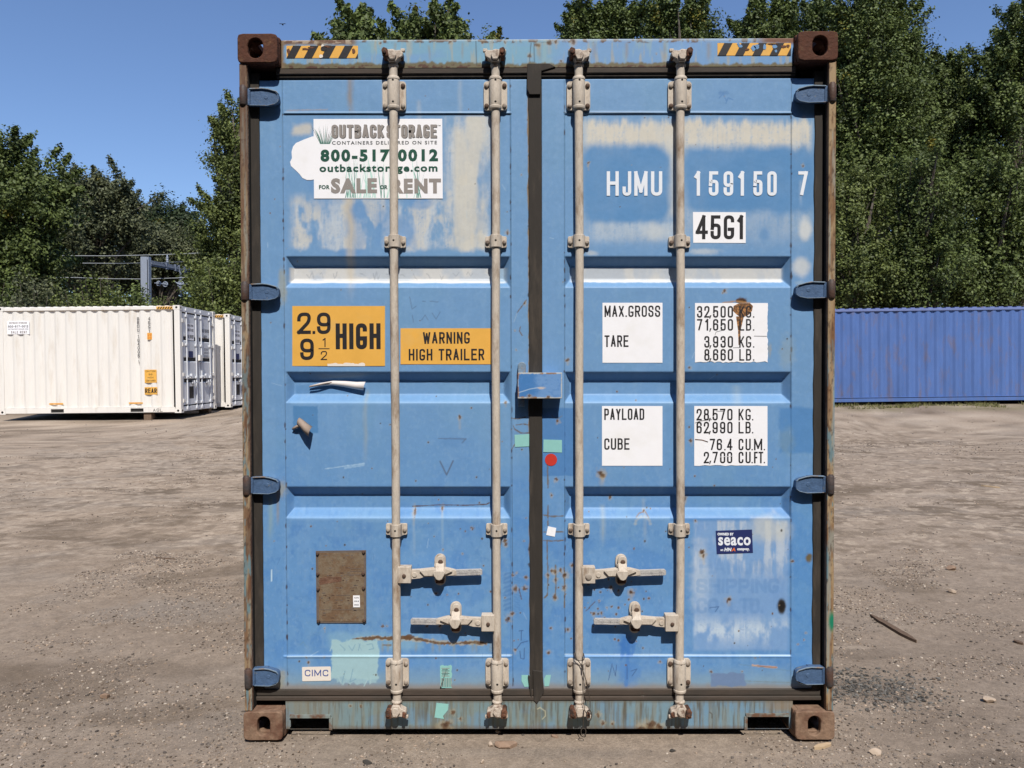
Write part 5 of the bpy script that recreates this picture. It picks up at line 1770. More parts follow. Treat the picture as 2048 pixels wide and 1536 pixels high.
for i, x in enumerate(RX):
    x = float(x)
    root = MB()
    px0 = (786, 990, 1156, 1360)[i]
    ztb0, ztb1 = Z(217.5, 0.03, px0), Z(159.5, 0.03, px0)
    zbb0, zbb1 = Z(1375.5, 0.03, px0), Z(1321, 0.03, px0)
    zcu, zcl = Z(131, 0.01, px0), Z(1404, 0.01, px0)
    rng = random.Random(i)
    n = 40
    bend = lambda z: 0.0014 * math.sin(z * 2.3 + i * 1.7) + 0.0007 * math.sin(z * 6.1 + i)
    root.tube([(x + bend(zcl + (zcu - zcl) * k / n), RY, zcl + (zcu - zcl) * k / n) for k in range(n + 1)], RR, 20)
    bar = root.build("locking_bar", m_bar, BOX)
    bar["label"] = LABS[i]
    for up, zc in ((1, zcu), (-1, zcl)):
        b = MB()
        cam_end(b, x, up, zc, 1 if i % 2 else -1)
        b.build("cam_end", m_cam, bar, bevel=0.003)
        sd = 1 if i % 2 else -1
        # rusted keepers welded to the frame
        z_ = zc + 0.046 * up
        k_ = MB()
        k_.prism([(x + sd * 0.016, z_ - 0.016), (x + sd * 0.038, z_ - 0.015), (x + sd * 0.042, z_ + 0.012), (x + sd * 0.034, z_ + 0.022), (x + sd * 0.018, z_ + 0.016)], -0.012, YH - 0.003)
        k_.cyl((x + sd * 0.029, -0.012, z_), (x + sd * 0.029, -0.018, z_), 0.009, 0.007, 10)
        k_.build("cam_keeper", m_keep, header if up > 0 else sill, bevel=0.003)
        k_ = MB()
        k_.prism([(x - sd * 0.026, z_ - 0.014), (x - sd * 0.040, z_ - 0.017), (x - sd * 0.043, z_ + 0.004), (x - sd * 0.028, z_ + 0.009)], -0.004 if up < 0 else 0.012, YH - 0.003)
        k_.build("cam_keeper", m_keep, header if up > 0 else sill, bevel=0.003)
    # bearing housings top and bottom
    for z0, z1, top in ((ztb0, ztb1, True), (zbb0, zbb1, False)):
        b = MB()
        plate_xz(b, x, z0, z1, 0.0485, 0.047, YD + 0.002, 0.013)
        zl, zh = (z0 - 0.004, z1 + 0.012) if top else (z0 - 0.020, z1 + 0.004)
        R2 = 0.0248
        b.lathe(x, RY, [(R2 * 0.8, zl), (R2 * 0.98, zl + 0.002), (R2 * 1.04, zl + 0.006), (R2 * 1.04, zl + 0.013), (R2 * 0.97, zl + 0.015), (R2, zl + 0.018), (R2, zh - 0.018), (R2 * 0.97, zh - 0.015), (R2 * 1.04, zh - 0.013), (R2 * 1.04, zh - 0.006), (R2 * 0.9, zh)], 24)
        b.box(x - R2 * 0.96, x + R2 * 0.96, RY, 0.049, z0 + 0.002, z1 - 0.002)
        for dx in (-0.037, 0.037):
            for zz_ in (z0 + 0.017, z1 - 0.019):
                bolt(b, x + dx, zz_, 0.047, mi=2 if rng.random() < 0.3 else 1)
        for zz_ in (z0 + 0.022, z1 - 0.008):
            b.cyl((x + 0.001, RY - R2 - 0.0002, zz_), (x + 0.001, RY - R2 + 0.006, zz_), 0.0048, None, 10, 3)
            b.cyl((x + 0.001, RY - R2 - 0.0006, zz_), (x + 0.001, RY - R2 + 0.001, zz_), 0.0042, None, 10, 3)
        b.build("bearing_housing", [m_bar, m_bolt, m_boltrust, m_hole], bar, bevel=0.0015)
    # saddle clamps
    for py in (482.5, 1060.5):
        zc = Z(py, 0.03, px0)
        b = MB()
        hh = 0.0235
        plate_xz(b, x, zc - hh, zc + hh, 0.0445, 0.049, YD + 0.003, 0.006)
        arc = [(x - 0.030, 0.049)] + [(x + 0.0235 * math.cos(R_(a)), RY - 0.0235 * math.sin(R_(a))) for a in range(180, -1, -20)] + [(x + 0.030, 0.049)]
        inn = [(x + 0.0178 * math.cos(R_(a)), RY - 0.0178 * math.sin(R_(a))) for a in range(0, 181, 20)]
        arc2 = [(x - 0.030, 0.0488), (x - 0.0235, RY + 0.012)] + arc[1:-1] + [(x + 0.0235, RY + 0.012), (x + 0.030, 0.0488)]
        b.prism(arc2 + [(x + 0.0178, 0.0488)] + inn + [(x - 0.0178, 0.0488)], zc - hh - 0.002, zc + hh + 0.002, "xy")
        for dx in (-0.0345, 0.0345):
            bolt(b, x + dx, zc - 0.002, 0.049, 0.0088, 0.009, mi=1)
        b.cyl((x, RY - 0.0240, zc + 0.001), (x, RY - 0.0180, zc + 0.001), 0.0046, None, 10, 2)
        b.build("saddle_clamp", [m_bar, m_bolt, m_hole], bar, bevel=0.0015)
    # handle: hub, lever, grip
    sd = (1, -1, 1, -1)[i]
    par = (DL, DL, DR, DR)[i]
    zh = Z((1150.5, 1247, 1151, 1247)[i], 0.01, px0)
    b = MB()
    b.box(x + sd * 0.010, x + sd * 0.064, 0.010, 0.050, zh - 0.034, zh + 0.034)
    bolt(b, x + sd * 0.036, zh - 0.003 if i != 2 else zh - 0.006, 0.010, 0.0085 if i != 2 else 0.014, 0.006, 1)
    b.build("handle_hub", [m_bar, m_boltrust if i != 2 else m_bolt], bar, bevel=0.005)
    b = MB()
    tilt = 0.014
    def lv(dx, dz):
        return (x + sd * dx, zh + dz + tilt * (1 if i in (0, 2) else 0.4) * (dx - 0.06) / 0.3 * 0.6)
    b.prism([lv(0.0645, 0.018), lv(0.10, 0.019), lv(0.150, 0.023), lv(0.205, 0.023), lv(0.225, 0.018), lv(0.250, 0.011), lv(0.252, -0.008), lv(0.232, -0.010), lv(0.20, -0.012), lv(0.15, -0.012), lv(0.12, -0.012), lv(0.10, -0.018), lv(0.0645, -0.020)], 0.022, 0.042)
    b.prism([lv(0.10, 0.016), lv(0.155, 0.020), lv(0.21, 0.020), lv(0.235, 0.010), lv(0.20, -0.004), lv(0.16, -0.006), lv(0.12, -0.006)], 0.012, 0.0218)
    b.cyl((x + sd * 0.078, 0.022, zh - 0.001), (x + sd * 0.078, 0.018, zh - 0.001), 0.011, 0.010, 12)
    b.prism([lv(0.248, 0.0125), lv(0.352, 0.0125), lv(0.358, 0.007), lv(0.358, -0.009), lv(0.352, -0.0125), lv(0.236, -0.0125)], 0.024, 0.038, mi=1)
    for k in range(13):
        a = 0.256 + k * 0.0074
        hgt_ = 0.004 + 0.003 * (k * 7 % 3)
        b.prism([lv(a, hgt_), lv(a + 0.004, hgt_), lv(a + 0.004, -0.002), lv(a, -0.002)], 0.0225, 0.0242, mi=1)
        if k > 5:
            b.prism([lv(a, -0.005), lv(a + 0.004, -0.005), lv(a + 0.004, -0.010), lv(a, -0.010)], 0.0225, 0.0242, mi=1)
    b.build("handle", [m_bar, m_grip], bar, bevel=0.0025)
    # the catch that holds the lever
    xc = x + sd * (0.181, 0.172, 0.176, 0.184)[i]
    b = MB()
    plate_xz(b, xc, zh - 0.054, zh + 0.078, 0.0235, 0.050, YD + 0.003, 0.0232)
    plate_xz(b, xc + 0.003, zh + 0.012, zh + 0.074, 0.0185, 0.030, 0.0495, 0.018)
    hexp = [(xc - 0.020, zh + 0.020), (xc - 0.026, zh + 0.012), (xc - 0.021, zh + 0.000), (xc - 0.010, zh - 0.016), (xc + 0.002, zh - 0.019), (xc + 0.012, zh - 0.014), (xc + 0.020, zh + 0.000), (xc + 0.026, zh + 0.012), (xc + 0.020, zh + 0.020)]
    b.prism(hexp, -0.003, 0.0095)
    b.prism([(0.0298, zh + 0.046), (0.0298, zh + 0.014), (0.0097, zh + 0.006), (0.001, zh + 0.010), (0.001, zh + 0.0205), (0.010, zh + 0.026), (0.020, zh + 0.042)], xc - 0.0165, xc + 0.0195, "yz")
    bolt(b, xc + 0.004, zh + 0.050, 0.0299, 0.0105, 0.006, 1)
    b.box(xc - 0.022, xc - 0.018, 0.026, 0.049, zh + 0.03, zh + 0.042)
    b.box(xc - 0.017, xc + 0.017, 0.030, 0.0495, zh - 0.040, zh - 0.022, 2)
    b.box(xc - 0.012, xc + 0.014, 0.018, 0.0495, zh - 0.021, zh - 0.0165)
    b.build("handle_catch", [m_bar, m_boltrust, m_keep], par, bevel=0.0025)

# ------------------------------------------------------------------ lock box over the centre seam


def paint_lock(p):
    U, V = p.U, p.V
    p.c[:] = C(112, 154, 204)
    p.mix((1 - sst(1072, 1094, U + 20 * fbm(U / 9, V / 9, 3))) * 0.85, C(62, 122, 184))
    p.mix(sst(0.55, 0.7, fbm(U / 6, V / 4, 5)) * 0.5, C(86, 134, 192))
    d = np.minimum(np.minimum(U - 1035, 1124 - U), np.minimum(V - 746, 796 - V)) - 3 * fbm(U / 5, V / 5, 7)
    p.mix(1 - sst(-1, 1, d), C(196, 196, 190))
    p.mix((1 - sst(0, 2.4, d)) * sst(0.5, 0.6, fbm(U / 10, V / 10, 9)), C(150, 118, 92))
    p.line([(1038, 785), (1060, 778), (1078, 775)], 1.4, C(178, 200, 220), a=0.8)
    p.ell(1083, 776, 7, 2.4, C(200, 190, 184), 0.4, 0.5, 4, 2)
    p.chip(1060, 792, 5, 0, 3, 3)
    p.chip(1096, 794, 4, 0, 4, 3)


b = MB()
xa, xb = X(1035.5, 0.0, 770), X(1124, 0.0, 770)
za, zb = Z(797, 0.0), Z(745.5, 0.0)
yl = -0.006
b.box(xa + 0.001, xb - 0.001, yl + 0.003, 0.004, za + 0.001, zb - 0.001)
b.box(xa + 0.001, xb - 0.001, 0.004, 0.056, zb - 0.008, zb - 0.001)
b.box(xa + 0.001, xa + 0.007, 0.004, 0.056, za + 0.01, zb - 0.009)
b.box(xb - 0.007, xb - 0.001, 0.004, 0.056, za + 0.01, zb - 0.009)
lock = b.build("lock_box", m_blue, DL, bevel=0.002)
grid_panel("lock_box_face", xa, xb, za, zb, yl, 0.002, None, paint_lock, BLUE, lock, thick=0.003)
b = MB()
b.prism([(X(1036, 0.03, 740), Z(747, 0.03)), (X(1036, 0.03, 740), Z(728, 0.03)), (X(1041, 0.03, 740), Z(724, 0.03)), (X(1048, 0.03, 740), Z(724.5, 0.03)), (X(1052, 0.03, 740), Z(729, 0.03)), (X(1051, 0.03, 740), Z(747, 0.03))], 0.026, 0.058)
b.build("lock_hasp", [m_hingelip], lock, bevel=0.002)
b = MB()
b.box(X(1036, 0.03, 810), X(1049, 0.03, 810), 0.022, 0.058, Z(813, 0.03), Z(798.5, 0.03))
b.build("lock_hasp", [m_hingelip], lock, bevel=0.002)

# wire seal left hanging on a locking bar
b = MB()
x3 = float(RX[2])


def wpt(px, py, y):
    return tuple(P(px, py, y))


ring_ = []
for k in range(13):
    t = 2 * math.pi * k / 12
    ring_.append((x3 + 0.0212 * math.cos(t), RY - 0.0212 * math.sin(t), Z(1317, 0.0) - 0.014 * math.sin(t) - 0.006 * math.cos(t)))
b.tube(ring_, 0.0017, 7)
b.tube([wpt(1150, 1306, 0.004), wpt(1153, 1318, -0.004), wpt(1160, 1326, -0.006), wpt(1165, 1336, -0.008), wpt(1167, 1352, -0.009), wpt(1168, 1380, -0.008), wpt(1167, 1405, -0.014), wpt(1169, 1420, -0.024), wpt(1175, 1431, -0.026)], 0.0017, 7)
b.tube([wpt(1167, 1306, 0.004), wpt(1166, 1318, -0.004), wpt(1164, 1328, -0.008), wpt(1166, 1342, -0.011), wpt(1172, 1360, -0.006), wpt(1177, 1385, 0.004), wpt(1180, 1402, 0.004), wpt(1180, 1416, -0.004), wpt(1178, 1424, -0.02)], 0.0017, 7)
loop = [wpt(1178 + 5.2 * math.cos(t * 0.628), 1431 + 11 * math.sin(t * 0.628), -0.025 - 0.004 * math.sin(t)) for t in range(11)]
b.tube(loop, 0.0024, 7)
b.tube([wpt(1165, 1330, -0.010), wpt(1165.5, 1340, -0.011)], 0.004, 8)
b.tube([wpt(1168, 1420, -0.022), wpt(1167, 1440, -0.016), wpt(1166, 1455, -0.010)] + [wpt(1167 + 5 * math.sin(t * 0.7), 1463 - 7 * math.cos(t * 0.7), -0.01) for t in range(10)], 0.0016, 7)
seal = b.build("wire_seal", m_wire)
tag(seal, "thin rusty wire seal looped round a locking bar and hanging past its lower cam", "wire seal")


# ------------------------------------------------------------------ the white containers
def white_container(length, H=2.896, Wd=2.438):
    root = empty("shipping_container", "", "container")
    x1, x0 = 0.0, -length
    # local frame: long side on y=0 facing -Y, doors on x=0 facing +X, base z=0
    b = MB()
    corrug(b, x0 + 0.15, x1 - 0.20, 0.16, H - 0.11, 0.022, -1, 0.283, 0.036, axis="x")
    b.build("side_wall", m_wpaint, root, smooth=20)
    b = MB()
    corrug(b, x0 + 0.15, x1 - 0.20, 0.16, H - 0.11, Wd - 0.022, 1, 0.283, 0.036, axis="x")
    b.build("side_wall", m_wpaint, root, smooth=20)
    b = MB()
    corrug(b, 0.13, Wd - 0.13, 0.1, H - 0.08, x0 + 0.02, -1, 0.25, 0.036, axis="y")
    b.build("end_wall", m_wpaint, root, smooth=20)
    b = MB()
    n = 44
    for k in range(n):
        a = x0 + 0.1 + (length - 0.2) * k / n
        c = x0 + 0.1 + (length - 0.2) * (k + 1) / n
        d = 0.014 if k % 2 else 0.0
        b.box(a, c, 0.06, Wd - 0.06, H - 0.05, H - 0.016 + d)
    b.build("roof", m_wpaint, root)
    for y in (0.0, Wd - 0.06):
        b = MB()
        b.box(x0 + 0.17, x1 - 0.17, y, y + 0.06, H - 0.11, H - 0.03)
        b.build("top_rail", m_wpaint, root, bevel=0.004)
        b = MB()
        f1, f2 = x1 - 3.52, x1 - 1.37
        fw = 0.35
        segs = ((x0 + 0.17, f1), (f1 + fw, f2), (f2 + fw, x1 - 0.17))
        for a, c in segs:
            b.box(a, c, y, y + 0.05, 0.02, 0.155)
        for f in (f1, f2):
            b.box(f, f + fw, y, y + 0.05, 0.13, 0.155)
            b.box(f, f + fw, y + 0.0, y + 0.05, 0.02, 0.035)
            b.box(f, f + fw, y + 0.02, y + 0.049, 0.036, 0.129, 1)
        b.build("bottom_rail", [m_wpaint, m_black], root, bevel=0.004)
    for x in (x0 + 0.003, x1 - 0.153):
        for y in (0.003, Wd - 0.153):
            b = MB()
            b.box(x, x + 0.15, y, y + 0.15, CH, H - CH)
            b.build("corner_post", m_wpaint, root, bevel=0.006)
            for z in (0.0, H - CH):
                b = MB()
                xx = x - 0.003 if x < -1 else x - 0.022
                yy = y - 0.003 if y < 1 else y - 0.006
                b.box(xx, xx + 0.178, yy, yy + 0.162, z, z + CH)
                cy, cz = yy + 0.081, z + CH / 2
                b.cyl((xx + 0.092, yy - 0.0012, cz), (xx + 0.092, yy + 0.05, cz), 0.031, None, 14, 1)
                b.cyl((xx + 0.1792, cy, cz), (xx + 0.13, cy, cz), 0.031, None, 14, 1)
                b.build("corner_casting", [m_wpaint, m_hole], root)
    b = MB()
    b.box(x0 + 0.1, x1 - 0.1, 0.06, Wd - 0.06, 0.10, 0.15)
    b.build("floor", m_black, root)
    b = MB()                                                     # door frame: header, sill
    b.box(-0.10, -0.012, 0.17, Wd - 0.17, H - 0.16, H - 0.02)
    b.build("door_header", m_wdoor, root, bevel=0.004)
    b = MB()
    b.box(-0.10, -0.012, 0.17, Wd - 0.17, 0.03, 0.16)
    b.build("door_sill", m_wdoor, root, bevel=0.004)
    b = MB()
    b.box(-0.09, -0.052, 0.154, Wd - 0.154, 0.161, H - 0.161)
    b.build("door_gasket", m_wrub, root)
    zb, zt = 0.20, H - 0.20
    for k, (a, c) in enumerate(((0.20, Wd / 2 - 0.022), (Wd / 2 + 0.022, Wd - 0.20))):
        b = MB()
        prof = [(-0.046, zb)]
        for g in (0.30, 0.52, 0.72)[::1]:
            z = zb + (zt - zb) * (1 - g)
            pass
        pr = []
        for g in (0.735, 0.50, 0.27):
            z = zb + (zt - zb) * (1 - g)
            pr.append(z)
        pts = [(-0.030, zb)]
        for z in pr:
            pts += [(-0.030, z - 0.075), (-0.066, z - 0.035), (-0.066, z + 0.035), (-0.030, z + 0.075)]
        pts += [(-0.030, zt), (-0.075, zt), (-0.075, zb)]
        n = len(pts)
        v = [(p[0], a + 0.06, p[1]) for p in pts] + [(p[0], c - 0.06, p[1]) for p in pts]
        f = [tuple(range(n)), tuple(range(2 * n - 1, n - 1, -1))] + [(i, n + i, n + (i + 1) % n, (i + 1) % n) for i in range(n)]
        b.add(v, f)
        b.box(-0.075, -0.026, a, a + 0.0595, zb, zt)
        b.box(-0.075, -0.026, c - 0.0595, c, zb, zt)
        door = b.build("door", m_wdoor, root, smooth=20)
        for y in (a + 0.22, c - 0.16) if k == 0 else (a + 0.16, c - 0.22):
            b = MB()
            b.cyl((0.0, y, 0.10), (0.0, y, H - 0.09), 0.018, None, 10)
            for z in (zb + 0.05, zb + 0.75, zb + 1.65, zt - 0.06):
                b.box(-0.026, 0.022, y - 0.05, y + 0.05, z - 0.03, z + 0.03)
            b.box(-0.011, 0.02, y - 0.05, y + 0.05, H - 0.12, H - 0.06)
            b.box(-0.011, 0.02, y - 0.05, y + 0.05, 0.07, 0.13)
            b.build("locking_bar", m_wdoor, root, bevel=0.003)
        b = MB()
        for q, z in ((0, 0.98), (1, 0.80)):
            ya = (a + 0.22, c - 0.16)[q] if k == 0 else (a + 0.16, c - 0.22)[q]
            s_ = 1 if q == 0 else -1
            b.box(0.018, 0.045, ya, ya + s_ * 0.36, z - 0.018, z + 0.018)
            b.box(-0.026, 0.05, ya + s_ * 0.2, ya + s_ * 0.25, z - 0.05, z + 0.07)
        b.build("door_handle", m_wdoor, root, bevel=0.003)
        for z in (0.32, 1.03, 1.85, 2.5):
            b = MB()
            yo = 0.155 if k == 0 else Wd - 0.155
            yi = a + 0.12 if k == 0 else c - 0.12
            b.box(-0.024, 0.0, min(yo, yi), max(yo, yi), z - 0.04, z + 0.04)
            b.cyl((-0.005, yo, z - 0.05), (-0.005, yo, z + 0.05), 0.02, None, 10)
            b.build("hinge", m_wpaint, door, bevel=0.003)
        # lettering panels on the doors
        sg = MB()
        def sgn(t, ya, yb, za, zb_, mi):
            tmp = MB()
            gothic(tmp, t, ya, yb, za, zb_, 0.0, 0, wt=0.14)
            sg.add([(-0.0282, p[0], p[2]) for p in tmp.v], tmp.f, mi)
        if k == 0:
            sg.box(-0.0298, -0.029, a + 0.33, c - 0.22, 1.98, 2.45, 1)
            sgn("OUTBACK STORAGE", a + 0.36, c - 0.25, 2.36, 2.42, 0)
            sgn("800-517-0012", a + 0.36, c - 0.25, 2.22, 2.30, 0)
            sgn("SALE OR RENT", a + 0.36, c - 0.25, 2.03, 2.13, 0)
            sg.box(-0.0298, -0.029, a + 0.40, c - 0.30, 1.50, 1.68, 2)
            sg.box(-0.0298, -0.029, a + 0.40, c - 0.30, 0.36, 0.70, 3)
        else:
            sgn("BBUU 164005 1", a + 0.2, c - 0.1, 2.24, 2.34, 0)
            sgn("45G1", a + 0.4, c - 0.35, 2.06, 2.16, 0)
            for z in (1.72, 1.62, 1.52, 1.42):
                sgn("32500 KG", a + 0.42, c - 0.1, z, z + 0.065, 0)
        sg.build("door_lettering", [m_blk, m_white, m_navy, m_blk], door)
    b = MB()
    b.box(-0.02, 0.055, Wd / 2 - 0.05, Wd / 2 + 0.13, 1.42, 1.58)
    b.build("lock_box", m_wpaint, root, bevel=0.004)
    # signs on the long side
    yo = 0.0195
    def sg_box(x, xx, z, zz, mi, b):
        b.box(x, xx, yo - 0.002, yo, z, zz, mi)
    b = MB()
    sg_box(-0.98, -0.655, 0.82, 1.17, 0, b)
    for t, z in (("CAUTION", 1.105), ("96", 1.02), ("HIGH", 0.935), ("CONTAINER", 0.85)):
        w = {"96": 0.05, "HIGH": 0.075}.get(t, 0.13)
        gothic(b, t, -0.818 - w, -0.818 + w, z, z + 0.045, yo - 0.0035, 1, wt=0.13)
    b.build("caution_sign", [m_yel, m_blk], root)
    b = MB()
    sg_box(-0.985, -0.645, 0.50, 0.70, 0, b)
    gothic(b, "REAR", -0.972, -0.658, 0.535, 0.665, yo - 0.0035, 1, wt=0.19, gap=0.35)
    b.build("rear_sign", [m_yel, m_blk], root)
    b = MB()
    sg_box(-0.89, -0.76, 1.98, 2.16, 0, b)
    gothic(b, "96", -0.875, -0.775, 2.0, 2.06, yo - 0.0035, 1, wt=0.16)
    gothic(b, "29", -0.875, -0.775, 2.08, 2.14, yo - 0.0035, 1, wt=0.16)
    b.build("height_sign", [m_yel, m_orange], root)
    b = MB()
    z = 2.585
    for ch in "BBUU 164005 1":
        if ch != " ":
            gothic(b, ch, -1.155 + (0.012 if ch == "1" else 0), -1.10 - (0.012 if ch == "1" else 0), z - 0.085, z, yo - 0.0012, 0, wt=0.14)
            z -= 0.104
        else:
            z -= 0.06
    z = 2.585
    for ch in "45G1":
        gothic(b, ch, -0.86 + (0.012 if ch == "1" else 0), -0.80 - (0.012 if ch == "1" else 0), z - 0.085, z, yo - 0.0012, 0, wt=0.14)
        z -= 0.112
    gothic(b, "ASL", -0.76, -0.50, 0.035, 0.12, -0.0012, 0, wt=0.14)
    b.build("side_lettering", [m_blk], root)
    b = MB()
    sg_box(-4.66, -4.06, 2.16, 2.52, 0, b)
    gothic(b, "OUTBACK STORAGE", -4.60, -4.12, 2.44, 2.49, yo - 0.003, 1, wt=0.2)
    gothic(b, "800-517-0012", -4.63, -4.09, 2.34, 2.40, yo - 0.003, 2, wt=0.2)
    gothic(b, "OUTBACKSTORAGE.COM", -4.63, -4.09, 2.28, 2.315, yo - 0.003, 2, wt=0.16)
    gothic(b, "SALE RENT", -4.56, -4.12, 2.18, 2.25, yo - 0.003, 1, wt=0.2)
    b.build("advertising_sticker", [m_white, m_grey, m_dgrey], root)
    b = MB()
    for f in (-3.52, -1.37):
        sg_box(f - 0.05, f + 0.33, 0.255, 0.295, 0, b)
        gothic(b, "FORK POCKET ONLY"[:12], f - 0.02, f + 0.30, 0.263, 0.287, yo - 0.0035, 1, wt=0.12)
    b.build("fork_label", [m_yel, m_orange], root)
    b = MB()
    for k in range(6):
        a = -0.60 + k * 0.068
        b.prism([(a, H - 0.10), (a + 0.034, H - 0.10), (a + 0.074, H - 0.04), (a + 0.04, H - 0.04)], -0.0030, -0.0022, mi=1)
    b.box(-0.62, -0.185, -0.002, -0.0005, H - 0.105, H - 0.035, 0)
    b.box(-0.62, -0.185, 0.0, 0.06, H - 0.0299, H - 0.027, 0)
    b.build("hazard_stripes", [m_yel, m_blk], root)
    return root


def copy_tree(o, parent=None):
    c = o.copy()
    COL.objects.link(c)
    c.parent = parent
    for ch in list(o.children):
        copy_tree(ch, c)
    return c


W1_ = white_container(4.92)
W1_["label"] = "clean white container on wooden blocks, long corrugated side with a REAR sign facing us"
W1_["group"] = "white containers parked by the trees"
W1_.location = (X(361.5, 17.47, 720), 17.47, 0.405)
W1_.rotation_euler = (R_(0), R_(-0.45), R_(0.0))
W2_ = copy_tree(W1_)
W2_["label"] = "white container standing behind the other, only its door corner showing beside the blue one"
W2_.location = (X(460.5, 20.62, 720), 20.62, 0.40)
W2_.rotation_euler = (0, R_(-0.3), 0)
for nm, px, w, dep, y in (("timber_block", 296, 0.20, 0.2, 17.55),):
    x = X(px, y, 835)
    b = MB()
    z = float(hgt(x, y))
    b.box(x - w / 2, x + w / 2, y - 0.03, y + dep, z - 0.03, 0.398)
    o = b.build(nm, m_wood, None, bevel=0.008)
    tag(o, "weathered timber block under the front edge of the nearer white container, near its door corner", "timber block", "blocks under the white container")
for k, x in enumerate((W1_.location.x - 0.3, W2_.location.x - 0.3)):
    y = (19.7, 22.8)[k]
    b = MB()
    b.box(x - 0.15, x + 0.15, y, y + 0.2, float(hgt(x, y)) - 0.03, (0.402, 0.398)[k])
    o = b.build("timber_block", m_wood, None, bevel=0.008)
    tag(o, ("timber block in shade under the far door corner of the nearer white container", "timber block under the rear white container")[k], "timber block", "blocks under the white container")

# ------------------------------------------------------------------ the indigo container on the right
IN = empty("shipping_container", "indigo container with a scuffed corrugated side, at the back of the yard on the right", "container", (7.2, 20.25, 0.475))
IN.rotation_euler = (0, R_(-0.55), R_(-0.4))
b = MB()
IL, IH = 12.19, 2.896
corrug(b, 0.16, IL - 0.16, 0.17, IH - 0.12, 0.02, -1, 0.282, 0.036, axis="x")
b.build("side_wall", m_indigo, IN, smooth=20)
b = MB()
corrug(b, 0.16, IL - 0.16, 0.17, IH - 0.12, 2.418, 1, 0.282, 0.036, axis="x")
b.build("side_wall", m_indigo, IN, smooth=20)
b = MB()
corrug(b, 0.1, 2.34, 0.1, IH - 0.1, 0.02, -1, 0.25, 0.036, axis="y")
b.build("end_wall", m_indigo, IN, smooth=20)
b = MB()
corrug(b, 0.1, 2.34, 0.1, IH - 0.1, IL - 0.02, 1, 0.25, 0.036, axis="y")
b.build("end_wall", m_indigo, IN, smooth=20)
for y in (0.0, 2.378):
    b = MB()
    b.box(0.17, IL - 0.17, y, y + 0.06, IH - 0.12, IH - 0.055)
    b.build("top_rail", m_indrail, IN, bevel=0.006)
    b = MB()
    b.box(0.17, IL - 0.17, y, y + 0.012, 0.03, 0.135)
    b.box(0.17, IL - 0.17, y + 0.012, y + 0.06, 0.155, 0.17)
    b.box(0.17, IL - 0.17, y + 0.05, y + 0.06, 0.03, 0.155)
    b.build("bottom_rail", m_indigo, IN, bevel=0.003)
b = MB()
for k in range(90):
    a = 0.1 + (IL - 0.2) * k / 90
    b.box(a, a + (IL - 0.2) / 90, 0.05, 2.39, IH - 0.07, IH - (0.016 if k % 2 else 0.044))
b.build("roof", m_indrail, IN)
for x in (0.0, IL - 0.178):
    for y in (0.0, 2.438 - 0.162):
        b = MB()
        b.box(x + 0.01, x + 0.168, y + 0.004, y + 0.158, CH, IH - CH)
        b.build("corner_post", m_indigo, IN, bevel=0.006)
        for z in (0.0, IH - CH):
            b = MB()
            b.box(x, x + 0.178, y, y + 0.162, z, z + CH)
            b.cyl((x + 0.09, y - 0.001, z + CH / 2), (x + 0.09, y + 0.04, z + CH / 2), 0.031, None, 12, 1)
            b.build("corner_casting", [m_indrail, m_hole], IN)

# ------------------------------------------------------------------ trees
LNG = np.random.default_rng(5)


def leaves(cent, dirs, size, per, leaf, out_c, cols, yellow, rng, droop=0.0, elong=1.0):
    M_ = len(cent)
    n = M_ * per
    c = np.repeat(cent, per, 0)
    d = np.repeat(dirs, per, 0)
    s_ = np.repeat(size, per)[:, None]
    t = np.clip(rng.normal(0, 1, (n, 1)), -1.7, 1.7)
    pos = c + d * t * s_ * 0.75 * elong + np.clip(rng.normal(0, 1, (n, 3)), -1.8, 1.8) * s_ * 0.42
    pos[:, 2] -= droop * np.abs(rng.normal(0, 1, n)) * s_[:, 0]
    nrm = rng.normal(0, 1, (n, 3)) * 0.55
    o = pos - c
    o /= np.linalg.norm(o, axis=1)[:, None] + 1e-6
    nrm += o * 0.85 + np.array([0, -0.1, 0.45])
    nrm /= np.linalg.norm(nrm, axis=1)[:, None]
    tg = np.cross(nrm, rng.normal(0, 1, (n, 3)))
    tg /= np.linalg.norm(tg, axis=1)[:, None] + 1e-9
    tg[:, 2] -= droop * 0.6
    bt = np.cross(nrm, tg)
    L = leaf * rng.uniform(0.65, 1.3, (n, 1))
    a, b_ = tg * L * 0.5, bt * L * 0.30
    v = np.empty((n, 4, 3), np.float32)
    v[:, 0], v[:, 1], v[:, 2], v[:, 3] = pos - a, pos + b_ + nrm * L * 0.05, pos + a, pos - b_ + nrm * L * 0.05
    k1 = np.clip(np.repeat(rng.normal(0.5, 0.22, M_), per) + rng.normal(0, 0.22, n), 0, 1)[:, None]
    col = cols[0] * (1 - k1) + cols[1] * k1
    yl_ = np.repeat(rng.random(M_) < yellow, per)
    col[yl_] = col[yl_] * 0.35 + np.array([0.24, 0.19, 0.02]) * 0.65
    col *= rng.uniform(0.8, 1.2, (n, 1))
    q = np.arange(n * 4).reshape(n, 4)
    return v.reshape(-1, 3), q, np.repeat(col, 4, 0)


